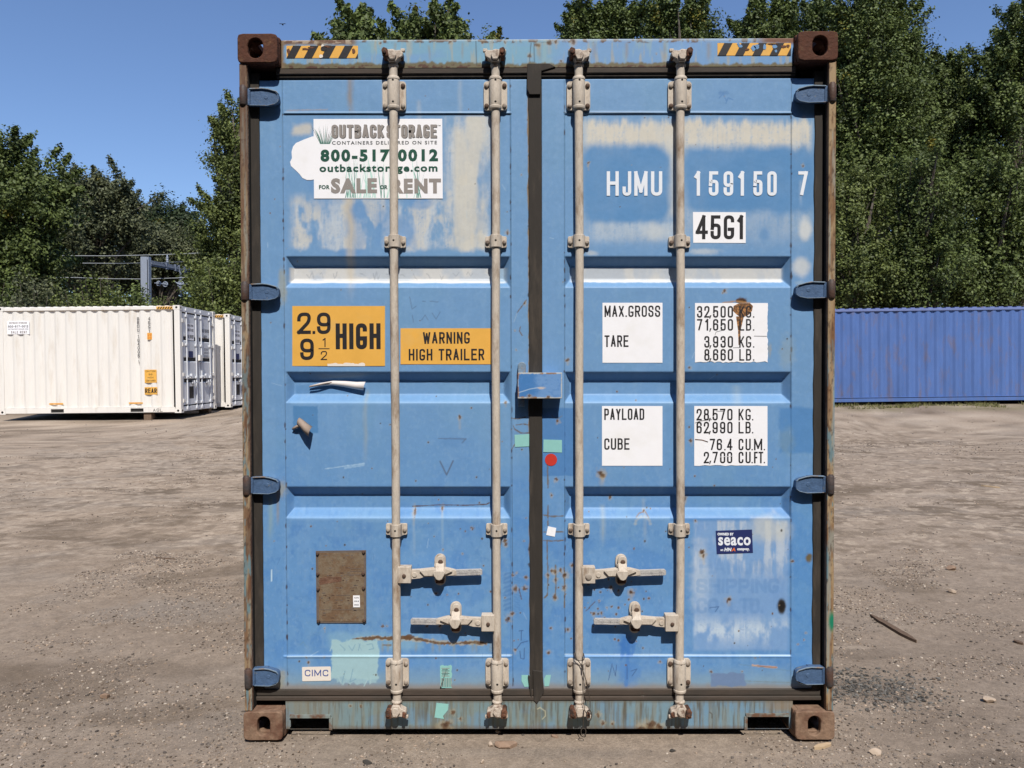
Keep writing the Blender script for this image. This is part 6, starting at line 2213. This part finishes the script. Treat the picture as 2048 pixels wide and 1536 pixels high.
def make_tree(label, px, D, lobes, seed, cols, dens=1.0, per=110, leaf=0.13, yellow=0.006, droop=0.1, size=0.46, wisp=0.35, group="trees behind the yard"):
    """lobes: (px, py, half width, half height) of the crown's masses as surveyed at distance D"""
    rng = np.random.default_rng(seed)
    x, y = at(px, D)
    z0 = float(hgt(x, y)) - 0.1
    root = empty("tree", label, "tree", (x, y, z0), group, 0)
    k = D / FPX
    base = np.array([x, y, z0])
    cent, dirs, sz = [], [], []
    tb = MB()
    tops = []
    for (lx, ly, rx, ry) in lobes:
        c = P(lx, ly, y) - base
        c[1] += rng.normal(0, 0.25) * rx * k
        R3 = np.array([rx * k, rx * k * 0.9, ry * k])
        tops.append((c, R3))
        area = 4 * math.pi * R3[0] * (R3[0] + 2 * R3[2]) / 3
        n = int(max(14, dens * area * 1.55 / size ** 2 * 0.42))
        ph = rng.uniform(0, 6.28, 6)
        for _ in range(n):
            d = rng.normal(0, 1, 3)
            d /= np.linalg.norm(d)
            lump = 1 + 0.13 * math.sin(3.1 * math.atan2(d[1], d[0]) + ph[0] + 4 * d[2]) + 0.10 * math.sin(7 * d[2] + ph[1] + 5 * d[0]) + rng.normal(0, 0.06)
            r = (0.42 + 0.52 * rng.random() ** 0.55) * lump
            p_ = c + d * R3 * r
            if p_[2] < 0.25:
                p_[2] = 0.25 + rng.random() * 0.4
            s_ = size * rng.uniform(0.55, 1.35)
            cent.append(p_)
            dd = d * np.array([1, 1, 0.6]) + np.array([0, 0, wisp]) + rng.normal(0, 0.35, 3)
            dirs.append(dd / np.linalg.norm(dd))
            sz.append(s_)
            if d[2] > 0.35 and rng.random() < wisp:                     # thin sprays that break the outline
                for q in (0.9, 1.6):
                    cent.append(p_ + dirs[-1 if q == 0.9 else -2] * s_ * q * 1.1)
                    dirs.append(dirs[-1 if q == 0.9 else -2])
                    sz.append(s_ * (0.62 if q == 0.9 else 0.36))
    H = max(c[2] + R[2] for c, R in tops)
    hi = max(tops, key=lambda q: q[0][2])[0]
    tr = [Vector((hi[0] * t * t * 0.9 + rng.normal(0, 0.06) * (t > 0), hi[1] * t * t * 0.9, (hi[2] + 0.3) * t)) for t in np.linspace(0, 1, 8)]
    r0 = 0.012 * H + 0.05
    tb.tube(tr, [r0 * (1 - 0.82 * i / 7) for i in range(8)], 9)
    cen = np.array(cent)
    pick = rng.choice(len(cen), min(len(cen), 70), replace=False)
    for i in pick:
        e = Vector(cen[i])
        h = min(max(e.z * rng.uniform(0.45, 0.75), 0.25 * H * 0.5), hi[2])
        f = min(h / (hi[2] + 0.3), 0.999) * 7
        a_ = tr[int(f)].lerp(tr[int(f) + 1], f - int(f))
        mid = a_.lerp(e, 0.5) + Vector((rng.normal(0, 0.15), rng.normal(0, 0.15), 0.12 * (e - a_).length))
        rb = 0.012 + 0.012 * (e - a_).length
        tb.tube([a_, mid, e], [rb * 1.6, rb, 0.008], 5)
    tb.build("trunk", m_bark, root)
    per_ = np.array(sz)
    v, q, col = leaves(cen, np.array(dirs), per_, per, leaf, None, cols, yellow, rng, droop)
    v[:, 2] = np.maximum(v[:, 2], 0.05)
    arr_mesh("crown", v, q, m_leaf, root, "leaf", col, smooth=False)
    return root


GA = (np.array([0.040, 0.056, 0.014]), np.array([0.150, 0.190, 0.050]))       # mid green
GB = (np.array([0.058, 0.076, 0.020]), np.array([0.175, 0.205, 0.055]))       # bright green
GC = (np.array([0.050, 0.060, 0.028]), np.array([0.150, 0.160, 0.076]))       # grey olive
GDk = (np.array([0.022, 0.036, 0.014]), np.array([0.052, 0.074, 0.026]))      # dark green


def at(px, D):
    return X(px, D + CAM[1], 700), D + CAM[1]


def top_h(py, D, px=1024):
    return Z(py, D + CAM[1], px)


TREES = [
    ("big dark maple leaning into the photo's left edge above the white container", 22, 33, [(30, 425, 108, 92), (8, 322, 42, 48), (92, 395, 55, 52), (15, 545, 120, 85), (-70, 430, 80, 120)], 101, GA, dict(yellow=0.010, leaf=0.16)),
    ("grey-olive loose-crowned tree next to the dark maple", 205, 43, [(196, 412, 74, 66), (248, 448, 52, 52), (170, 500, 95, 75), (160, 390, 40, 40)], 102, GC, dict(leaf=0.16, wisp=0.6, dens=0.8)),
    ("dark dome-topped tree seen low between the olive tree and the bright one", 330, 58, [(318, 452, 66, 52), (362, 470, 40, 52), (280, 470, 50, 50), (330, 520, 90, 60)], 103, GDk, dict(leaf=0.2, size=0.7, wisp=0.1)),
    ("olive-green low tree just behind the catenary mast", 310, 50, [(330, 510, 66, 56), (270, 540, 60, 50), (375, 520, 40, 60)], 104, GC, dict(leaf=0.18, size=0.55)),
    ("bright green airy tree rising close to the blue container's left side", 470, 31, [(474, 305, 52, 62), (454, 262, 14, 26), (492, 262, 40, 56), (462, 450, 70, 68), (448, 555, 74, 70), (500, 400, 60, 80)], 105, GB, dict(leaf=0.12, size=0.36, wisp=0.7, dens=0.9)),
    ("first treetop on the left showing over the blue container's roof, with drooping leaves", 714, 33, [(708, 90, 46, 60), (664, 100, 20, 26), (752, 102, 28, 38), (705, 180, 75, 70)], 106, GA, dict(droop=0.45, leaf=0.2, size=0.36, wisp=0.5)),
    ("broad double treetop over the roof between the first and second locking bars", 862, 34, [(826, 92, 42, 62), (888, 86, 46, 66), (862, 180, 85, 80)], 107, GA, dict(droop=0.4, leaf=0.19, size=0.38, wisp=0.5)),
    ("low thin treetop just left of the centre seam over the roof", 996, 36, [(985, 116, 34, 52), (1022, 120, 24, 38), (1000, 180, 70, 60)], 108, GB, dict(leaf=0.16, size=0.34, wisp=0.8, dens=0.6)),
    ("tall upright treetop over the roof above the third locking bar", 1205, 36, [(1188, 90, 62, 84), (1240, 82, 48, 80), (1145, 95, 26, 48), (1210, 190, 95, 90)], 109, GA, dict(leaf=0.15, size=0.36, wisp=0.8)),
    ("tall upright treetop over the roof above the fourth locking bar", 1366, 38, [(1336, 84, 48, 84), (1392, 80, 46, 86), (1365, 190, 90, 90)], 110, GA, dict(leaf=0.15, size=0.38, wisp=0.8)),
    ("lower treetop over the roof by the right-hand hazard stripes", 1535, 34, [(1545, 82, 46, 66), (1500, 92, 28, 44), (1530, 190, 80, 80)], 111, GA, dict(leaf=0.15, size=0.36, wisp=0.8)),
    ("tree of the right-hand wood whose top shows just left of the container's upper right corner", 1650, 38, [(1632, 88, 48, 76), (1680, 120, 60, 90), (1650, 260, 100, 130)], 118, GA, dict(leaf=0.15, wisp=0.7)),
    ("tallest tree of the right-hand wood, beside the blue container's top right corner", 1745, 35, [(1722, 80, 62, 110), (1788, 95, 62, 112), (1745, 210, 110, 120), (1740, 330, 120, 110)], 112, GA, dict(leaf=0.14, yellow=0.012, wisp=0.7)),
    ("shorter tree of the right-hand wood in the dip of the skyline", 1905, 37, [(1888, 178, 62, 76), (1940, 190, 46, 66), (1905, 300, 95, 110), (1850, 260, 60, 80)], 113, GA, dict(leaf=0.14, wisp=0.6)),
    ("tall tree of the right-hand wood at the photo's right edge", 2050, 35, [(2048, 130, 62, 106), (1998, 180, 46, 84), (2020, 290, 85, 120), (2110, 200, 80, 140)], 114, GA, dict(leaf=0.14, wisp=0.7)),
    ("bushy bright tree in front of the right-hand wood, next to the blue container", 1700, 30, [(1705, 410, 62, 90), (1690, 545, 85, 90), (1745, 570, 60, 70)], 115, GB, dict(leaf=0.12, size=0.4, yellow=0.004)),
    ("bushy dark tree in front of the right-hand wood, above the middle of the indigo container", 1840, 30, [(1838, 400, 72, 92), (1850, 545, 85, 90), (1790, 540, 60, 90)], 116, GA, dict(leaf=0.12, size=0.42)),
    ("drooping tree in front of the right-hand wood at the photo's right edge", 1985, 31, [(1985, 410, 78, 90), (1990, 550, 90, 90), (1930, 575, 60, 60), (2060, 500, 60, 100)], 117, GA, dict(leaf=0.13, size=0.42, droop=0.35)),
]
for lab, px, D, lobes, seed, cols, ex in TREES:
    make_tree(lab, px, D, lobes, seed, cols, **ex)

# bushes behind the white containers
BUSH = [
    ("yellow-green bush above the left end of the white container", 62, 26, 545, 1.9, 201, GC),
    ("creeper-covered green mound left of the catenary mast", 200, 28, 528, 2.2, 202, GB),
    ("bright leafy bush under the catenary arm", 350, 27.5, 580, 1.6, 203, GB),
    ("leafy green bush filling the gap beside the blue container's left post", 446, 27, 480, 1.5, 204, GB),
    ("dark bush at the photo's left edge behind the white container", -30, 28, 520, 2.0, 205, GA),
    ("small bush behind the joint between the mast and the mound", 275, 28.5, 572, 1.3, 206, GA),
]
for lab, px, D, py, r, seed, cols in BUSH:
    x, y = at(px, D)
    rng = np.random.default_rng(seed)
    z0 = float(hgt(x, y)) - 0.05
    H = top_h(py, D, px) - z0
    root = empty("bush", lab, "bush", (x, y, z0), "bushes behind the white containers")
    b = MB()
    cen, dr = [], []
    for k in range(26):
        az, el = rng.uniform(0, 6.283), rng.uniform(0.35, 1.45)
        d = Vector((math.cos(az) * math.cos(el), math.sin(az) * math.cos(el), math.sin(el)))
        tip = Vector((d.x * r, d.y * r, d.z * H * 0.92))
        b.tube([Vector((0, 0, 0)), tip * 0.5 + Vector((0, 0, 0.1)), tip], [0.03, 0.018, 0.006], 5)
        for j in range(9):
            s_ = rng.uniform(0.35, 1.0)
            cen.append(tuple(tip * s_ + Vector(rng.normal(0, 0.25, 3))))
            dr.append(tuple((d + Vector(rng.normal(0, 0.5, 3))).normalized()))
    b.build("stems", m_bark, root)
    v, q, col = leaves(np.array(cen), np.array(dr), np.full(len(cen), 0.34), 80, 0.12, np.array([0, 0, H * 0.3]), cols, 0.01, rng, 0.1)
    v[:, 2] = np.maximum(v[:, 2], 0.02)
    arr_mesh("foliage", v, q, m_leaf, root, "leaf", col, smooth=False)

# the far wood that closes the view under the crowns
rng = np.random.default_rng(77)
cen, dr, sz = [], [], []
for k in range(5200):
    x = rng.uniform(-50, 52)
    y = rng.uniform(60, 72)
    top = 9.5 + 3.0 * math.sin(x * 0.23) + 1.5 * math.sin(x * 0.61 + 1) + (3.0 if x > 14 else 0) - (2.5 if -30 < x < -14 else 0)
    cen.append((x, y, 0.6 + rng.random() ** 0.8 * top))
    dr.append(tuple(Vector(rng.normal(0, 1, 3)).normalized()))
    sz.append(rng.uniform(0.7, 1.2))
v, q, col = leaves(np.array(cen), np.array(dr), np.array(sz), 54, 0.36, np.array([0, 90, 2]), GDk, 0.0, rng)
wood = arr_mesh("far_wood", v, q, m_leaf, None, "leaf", col, smooth=False)
wood["kind"] = "stuff"
wood["label"] = "dark mass of distant woodland"

# unseen wood added behind the viewer to block sky fill on the doors
rng = np.random.default_rng(78)
cen, dr, sz = [], [], []
for k in range(4200):
    a = rng.uniform(-1.75, 1.75)
    rad = rng.uniform(15.5, 20.0)
    top = 16.5 + 1.6 * math.sin(a * 9) + 1.0 * math.sin(a * 23 + 1)
    cen.append((rad * math.sin(a) * 1.15, -3.0 - rad * math.cos(a), rng.random() * top))
    dr.append(tuple(Vector(rng.normal(0, 1, 3)).normalized()))
    sz.append(rng.uniform(0.6, 1.0))
v, q, col = leaves(np.array(cen), np.array(dr), np.array(sz), 42, 0.42, np.array([0, -30, 2]), GDk, 0.0, rng)
wood = arr_mesh("sky_block_wood", v, q, m_leaf, None, "leaf", col, smooth=False)
wood["kind"] = "stuff"
wood["label"] = "unseen dark wood added behind the viewer to block sky light"

# ------------------------------------------------------------------ railway mast and wires
MD = 39.0
my = MD + CAM[1]
mx = X(290.5, my, 560)
zt_ = Z(514, my, 290)
zg = float(hgt(mx, my)) - 0.1
mast = empty("catenary_mast", "grey steel railway mast with a cantilever arm and pulley wheels among the trees", "railway mast", (0, 0, 0))
mast.location = (mx, my, zg)
b = MB()
h = zt_ - zg
wv = X(297, my) - X(284.5, my)
b.box(-wv / 2, wv / 2, -0.012, 0.012, 0, h)
b.box(-wv / 2 - 0.004, -wv / 2 + 0.02, -0.14, 0.14, 0, h)
b.box(wv / 2 + 0.06, wv / 2 + 0.085, -0.14, 0.14, 0, h)
b.box(-wv / 2 + 0.02, wv / 2 - 0.0, -0.135, -0.115, 0, h)
b.build("column", m_galv, mast)
b = MB()
e0 = Vector((wv / 2 + 0.08, 0.1, Z(523.5, my) - zg))
D2 = my + 3.2
e1 = Vector((X(392, D2) - mx, 3.2, Z(541, D2) - zg))
n_ = (e1 - e0)
for s_ in (0.11, -0.11):
    b.tube([e0 + Vector((0, 0, s_)), e1 + Vector((0, 0, s_ * 0.85))], 0.04, 4)
b.tube([e0 + Vector((0, 0.01, 0)), e1 + Vector((0, 0.01, 0))], 0.085, 4)
for t in (0.35, 0.55, 0.64, 0.75):
    c = e0.lerp(e1, t)
    b.box(c.x - 0.04, c.x + 0.05, c.y - 0.12, c.y + 0.12, c.z - 0.17, c.z + 0.17)
b.build("arm", m_galvdk, mast, smooth=30)
b = MB()
c = e0.lerp(e1, 0.36)
zi = Z(507, my + 1.1) - zg
b.lathe(c.x, c.y, [(0.03, c.z + 0.2), (0.07, c.z + 0.24), (0.05, c.z + 0.27), (0.07, c.z + 0.32), (0.045, c.z + 0.36), (0.065, c.z + 0.42), (0.03, zi)], 12)
b.build("insulator", m_galv, mast)
b = MB()
cx_ = X(363, my + 1.5) - mx
b.box(cx_ - 0.05, cx_ + 0.05, 1.5, 1.58, Z(590, my + 1.5) - zg, Z(541, my + 1.5) - zg)
b.build("drop_bracket", m_galvdk, mast)
for px, py, r in ((317.5, 567, 0.115), (330.5, 568.5, 0.125), (361.5, 568.5, 0.16)):
    c = P(px, py, my + 1.2)
    b = MB()
    cc = Vector((c[0] - mx, c[1] - my, c[2] - zg))
    pts = [cc + Vector((r * math.cos(t * 0.5236), 0, r * math.sin(t * 0.5236))) for t in range(13)]
    b.tube(pts, 0.026, 6)
    for t in range(3):
        a = t * math.pi / 3 + 0.3
        b.tube([cc - Vector((r * math.cos(a), 0, r * math.sin(a))), cc + Vector((r * math.cos(a), 0, r * math.sin(a)))], 0.016, 5)
    b.build("pulley_wheel", m_galv, mast)
b = MB()
c0, c1, c2 = (Vector(tuple(P(px, py, my + 1.15))) - Vector((mx, my, zg)) for px, py in ((350, 564), (360, 569), (376, 567)))
b.tube([c0, c1, c2], 0.03, 6)
c0, c1 = (Vector(tuple(P(px, py, my + 1.15))) - Vector((mx, my, zg)) for px, py in ((309, 566), (336, 569)))
b.tube([c0, c1], 0.02, 6)
b.build("wheel_lever", m_galv, mast)
for k, (p0, p1, lab) in enumerate((((20, 509), (420, 505.2), "topmost overhead wire, passing above the catenary mast"), ((60, 523.5), (420, 521.2), "overhead wire level with the top of the catenary mast"), ((150, 555), (420, 552), "lowest pair-wire crossing the catenary mast below its arm"))):
    b = MB()
    a, c = P(*p0, my + 0.6 + 0.3 * k), P(*p1, my + 0.6 + 0.3 * k)
    a, c = Vector(tuple(a)), Vector(tuple(c))
    dd = c - a
    pts = [a + dd * t - Vector((0, 0, 0.12 * math.sin(math.pi * max(min(t, 1), 0)))) for t in (-0.4, 0, 0.25, 0.5, 0.75, 1.0, 1.5)]
    b.tube(pts, 0.016, 6)
    o = b.build("overhead_wire", mat("wire_grey", C(176, 180, 182), 0.5, var=0.05))
    tag(o, lab, "wire", "overhead railway wires")

# ------------------------------------------------------------------ bird
by = 45.0
bc = Vector(tuple(P(565, 48.5, by)))
b = MB()
wing = lambda s_: [(0.0, 0.0), (s_ * 0.10, 0.035), (s_ * 0.20, 0.02), (s_ * 0.235, 0.035)]
vs, fs = [], []
for s_ in (-1, 1):
    o = len(vs)
    for px, pz, ch in ((0.02, 0.0, 0.07), (0.09, 0.03, 0.065), (0.15, 0.035, 0.05), (0.215, 0.022, 0.01)):
        for t in (-1, 1):
            for dz in (-0.006, 0.006):
                vs.append((bc.x + s_ * px, bc.y + ch * t * 0.6, bc.z + pz + dz))
    for i in range(3):
        a = o + i * 4
        fs += [(a, a + 4, a + 6, a + 2), (a + 1, a + 3, a + 7, a + 5), (a, a + 1, a + 5, a + 4), (a + 2, a + 6, a + 7, a + 3)]
    fs += [(o, o + 2, o + 3, o + 1), (o + 12, o + 13, o + 15, o + 14)]
b.add(vs, fs)
b.tube([(bc.x - 0.01, bc.y + 0.16, bc.z - 0.005), (bc.x, bc.y + 0.08, bc.z - 0.01), (bc.x, bc.y, bc.z - 0.012), (bc.x, bc.y - 0.08, bc.z - 0.005), (bc.x, bc.y - 0.12, bc.z + 0.0)], [0.012, 0.03, 0.04, 0.028, 0.008], 8)
o = b.build("bird", m_bird)
tag(o, "small dark bird gliding in the sky above the blue container's top left corner", "bird")


# ------------------------------------------------------------------ stones, sticks and gravel
def ghit(px, py):
    d = FWD * FPX + RGT * (px - 1024) - UPV * (py - 768)
    t = -CAM[2] / d[2]
    for _ in range(12):
        c = CAM + d * t
        t = (float(hgt(c[0], c[1])) - CAM[2]) / d[2]
    return CAM + d * t


_ico = bmesh.new()
bmesh.ops.create_icosphere(_ico, subdivisions=1, radius=1.0)
ICO_V = np.array([v.co[:] for v in _ico.verts])
ICO_F = np.array([[v.index for v in f.verts] for f in _ico.faces])
_ico.free()
_ico = bmesh.new()
bmesh.ops.create_icosphere(_ico, subdivisions=3, radius=1.0)
IC3_V = np.array([v.co[:] for v in _ico.verts])
IC3_F = np.array([[v.index for v in f.verts] for f in _ico.faces])
_ico.free()
STONES = [(1007, 1494, 0.055, 0.028, 0.022, m_stone2, "broad flat brown stone in front of the container's sill, biggest of the stones there"),
          (982, 1492, 0.018, 0.014, 0.016, m_stone, "pale pointed stone just left of the broad brown one"),
          (996, 1466, 0.016, 0.012, 0.012, m_stone, "cream pebble in the shade line under the sill"),
          (1110, 1474, 0.026, 0.016, 0.012, m_stone2, "pinkish flat stone under the sill near the wire seal"),
          (1750, 1508, 0.036, 0.022, 0.02, m_stone, "white stone on the dirt right of the container, nearest the bottom edge"),
          (1902, 1140, 0.026, 0.018, 0.018, m_stone2, "pink-brown stone standing alone on the right-hand dirt"),
          (1905, 1186, 0.026, 0.018, 0.016, m_stone, "small white stone behind the wooden stick's far side on the right"),
          (1977, 1404, 0.04, 0.024, 0.022, m_stone, "white stone right of the dark gravel patch"),
          (210, 1396, 0.034, 0.02, 0.018, m_stone2, "brown clod casting a shadow on the left-hand dirt"),
          (965, 1526, 0.012, 0.012, 0.014, m_stone, "thin white chip at the bottom edge in front of the container"),
          (735, 1527, 0.03, 0.018, 0.012, mat("dark_chip", (0.05, 0.045, 0.04), 0.9), "dark stone at the bottom edge in front of the left door"),
          (1345, 1503, 0.02, 0.012, 0.012, MATS["dark_chip"], "dark chip in front of the right door's outer bar")]
for k, (px, py, rx, ry, rz, m_, lab) in enumerate(STONES):
    c = ghit(px, py)
    sc = (c[1] - CAM[1]) / 3.0
    v = IC3_V.copy()
    rr = np.random.default_rng(900 + k)
    for _ in range(16):
        d = rr.normal(0, 1, 3)
        d /= np.linalg.norm(d)
        lim = rr.uniform(0.5, 0.85)
        dd = v @ d
        v -= np.outer(np.maximum(dd - lim, 0), d)
    v *= np.array([rx, ry, rz]) * sc * (1.1 if k == 0 else 0.8)
    a = rr.uniform(0, 6.28) * 0.1
    v = v @ np.array([[math.cos(a), -math.sin(a), 0], [math.sin(a), math.cos(a), 0], [0, 0, 1]])
    o = arr_mesh("stone", v + np.array([c[0], c[1], c[2] + rz * sc * 0.35]), IC3_F, m_, smooth=True)
    o.data.set_sharp_from_angle(angle=R_(30))
    tag(o, lab, "stone", "loose stones on the yard")


def stick(p0, p1, w, th, m_, name, label, cat, seed=0):
    a, c = Vector(tuple(ghit(*p0))), Vector(tuple(ghit(*p1)))
    b = MB()
    d = (c - a).normalized()
    n = Vector((-d.y, d.x, 0)).normalized()
    rr = random.Random(seed)
    ks = 9
    vs, fs = [], []
    for k in range(ks):
        t = k / (ks - 1)
        q = a.lerp(c, t)
        ww = w * min(1, 0.25 + 3 * t, 0.15 + 4 * (1 - t)) * rr.uniform(0.8, 1.15)
        z = max(float(hgt(q.x, q.y)), q.z)
        for s_, zz in ((-1, 0.0), (1, 0.0), (1, th), (-1, th)):
            vs.append((q.x + n.x * ww * s_, q.y + n.y * ww * s_, z + zz))
    for k in range(ks - 1):
        for j in range(4):
            fs.append((k * 4 + j, k * 4 + (j + 1) % 4, k * 4 + 4 + (j + 1) % 4, k * 4 + 4 + j))
    fs += [(0, 3, 2, 1), ((ks - 1) * 4, (ks - 1) * 4 + 1, (ks - 1) * 4 + 2, (ks - 1) * 4 + 3)]
    b.add(vs, fs)
    o = b.build(name, m_)
    tag(o, label, cat)


m_darkwood = mat("dark_wood", C(112, 92, 76, 1.3), 0.9, var=0.3, vscale=40, bump=0.5, bscale=60)
m_palewood = mat("pale_wood", C(206, 180, 146, 1.3), 0.9, var=0.15, vscale=40)
stick((1741, 1233), (1833, 1286), 0.019, 0.016, m_darkwood, "wooden_stick", "long brown splintered stick lying on the dirt right of the container", "stick", 1)
stick((312, 1116), (350, 1119), 0.007, 0.007, m_darkwood, "twig", "thin dark twig on the dirt left of the container", "twig", 2)
stick((1628, 1499), (1662, 1490), 0.012, 0.010, m_palewood, "wood_splinter", "pale wood splinter on the ground by the container's lower right corner", "wood splinter", 3)
stick((1962, 972), (2000, 976), 0.02, 0.014, m_palewood, "wood_splinter", "tan wood splinter far out on the right-hand dirt", "wood splinter", 4)
stick((2028, 1283), (2046, 1290), 0.014, 0.012, m_darkwood, "twig", "short dark twig at the photo's right edge", "twig", 5)

rng = np.random.default_rng(42)
pts, sizes, cols = [], [], []


def add_gravel(n, xr, yr, smin, smax, thr, seed, pal):
    x, y = rng.uniform(*xr, n), rng.uniform(*yr, n)
    f = fbm(x / 0.55 + 3, y / 0.4, seed, 4)
    keep = rng.random(n) < sst(thr - 0.04, thr + 0.16, f) + 0.05
    x, y = x[keep], y[keep]
    s_ = smin + (smax - smin) * rng.random(len(x)) ** 6
    far = np.clip((y + 3.1) / 5.0, 1, 4)
    pts.append(np.stack([x, y], 1))
    sizes.append(s_ * far ** 0.7)
    cols.append(pal[rng.integers(0, len(pal), len(x))] * rng.uniform(0.6, 1.08, (len(x), 1)))


PAL = np.array([lin((176, 160, 146)) / 1.2, lin((150, 138, 128)) / 1.2, lin((204, 190, 174)) / 1.2, lin((128, 118, 110)) / 1.2, lin((164, 146, 128)) / 1.2, lin((186, 164, 144)) / 1.2, lin((96, 88, 82)) / 1.2, lin((112, 98, 86)) / 1.2])
add_gravel(60000, (-3.4, -1.22), (-0.5, 3.4), 0.0016, 0.0085, 0.5, 61, PAL)
add_gravel(64000, (1.22, 3.4), (-0.5, 3.4), 0.0016, 0.009, 0.47, 62, PAL)
add_gravel(26000, (-1.4, 1.4), (-0.5, 0.3), 0.0012, 0.007, 0.45, 63, PAL)
add_gravel(26000, (-9, -1.3), (3.0, 11), 0.002, 0.008, 0.52, 64, PAL)
add_gravel(28000, (1.3, 10), (3.0, 12), 0.002, 0.009, 0.5, 65, PAL)
add_gravel(5000, (-12, 14), (10, 19), 0.003, 0.010, 0.52, 66, PAL)
cdk = ghit(1745, 1375)
n = 1600
g = rng.normal(0, 1, (n, 2)) * np.array([0.15, 0.12]) + np.array([cdk[0], cdk[1]])
pts.append(g)
sizes.append(0.003 + 0.008 * rng.random(n) ** 3)
cols.append(np.repeat(np.array([[0.075, 0.070, 0.063]]), n, 0) * rng.uniform(0.5, 2.2, (n, 1)))
pts, sizes, cols = np.concatenate(pts), np.concatenate(sizes), np.concatenate(cols)
n = len(pts)
zz = hgt(pts[:, 0], pts[:, 1])
sc = sizes[:, None, None] * (ICO_V[None] * rng.uniform(0.6, 1.25, (n, len(ICO_V), 1))) * rng.uniform([[[0.8, 0.7, 0.45]]], [[[1.4, 1.1, 0.8]]], (n, 1, 3))
an = rng.uniform(0, 6.283, n)
ca, sa = np.cos(an)[:, None], np.sin(an)[:, None]
v = np.stack([sc[..., 0] * ca - sc[..., 1] * sa + pts[:, None, 0], sc[..., 0] * sa + sc[..., 1] * ca + pts[:, None, 1], sc[..., 2] + (zz + sizes * 0.2)[:, None]], -1).reshape(-1, 3)
f = (ICO_F[None] + (np.arange(n) * len(ICO_V))[:, None, None]).reshape(-1, 3)
gr = arr_mesh("gravel", v, f, m_gravel, None, "stonecol", np.repeat(np.clip(cols, 0.01, 0.6), len(ICO_V), 0), smooth=False)
gr["kind"] = "stuff"
gr["label"] = "loose gravel scattered over the dirt"

# dry weeds along the far container
n = 5000
x = rng.uniform(9, 19.5, n)
y = rng.uniform(19.2, 20.2, n) + (rng.random(n) ** 2) * 0.0
k = rng.random(n) < sst(0.42, 0.62, fbm(x / 0.7, y / 0.5, 70))
x, y = x[k], y[k]
n = len(x)
zz = hgt(x, y)
h = rng.uniform(0.03, 0.13, n)
an = rng.uniform(0, 3.14, n)
w = 0.012
tx, ty = rng.normal(0, 0.05, n), rng.normal(0, 0.05, n)
v = np.stack([np.stack([x - w * np.cos(an), y - w * np.sin(an), zz], -1), np.stack([x + w * np.cos(an), y + w * np.sin(an), zz], -1), np.stack([x + tx, y + ty, zz + h], -1)], 1).reshape(-1, 3)
col = np.repeat(np.array([[0.20, 0.19, 0.07]]) * rng.uniform(0.6, 1.3, (n, 1)), 3, 0)
wd = arr_mesh("dry_weeds", v, np.arange(n * 3).reshape(n, 3), m_leaf, None, "leaf", col, smooth=False)
wd["kind"] = "stuff"
wd["label"] = "dry weeds at the foot of the indigo container"
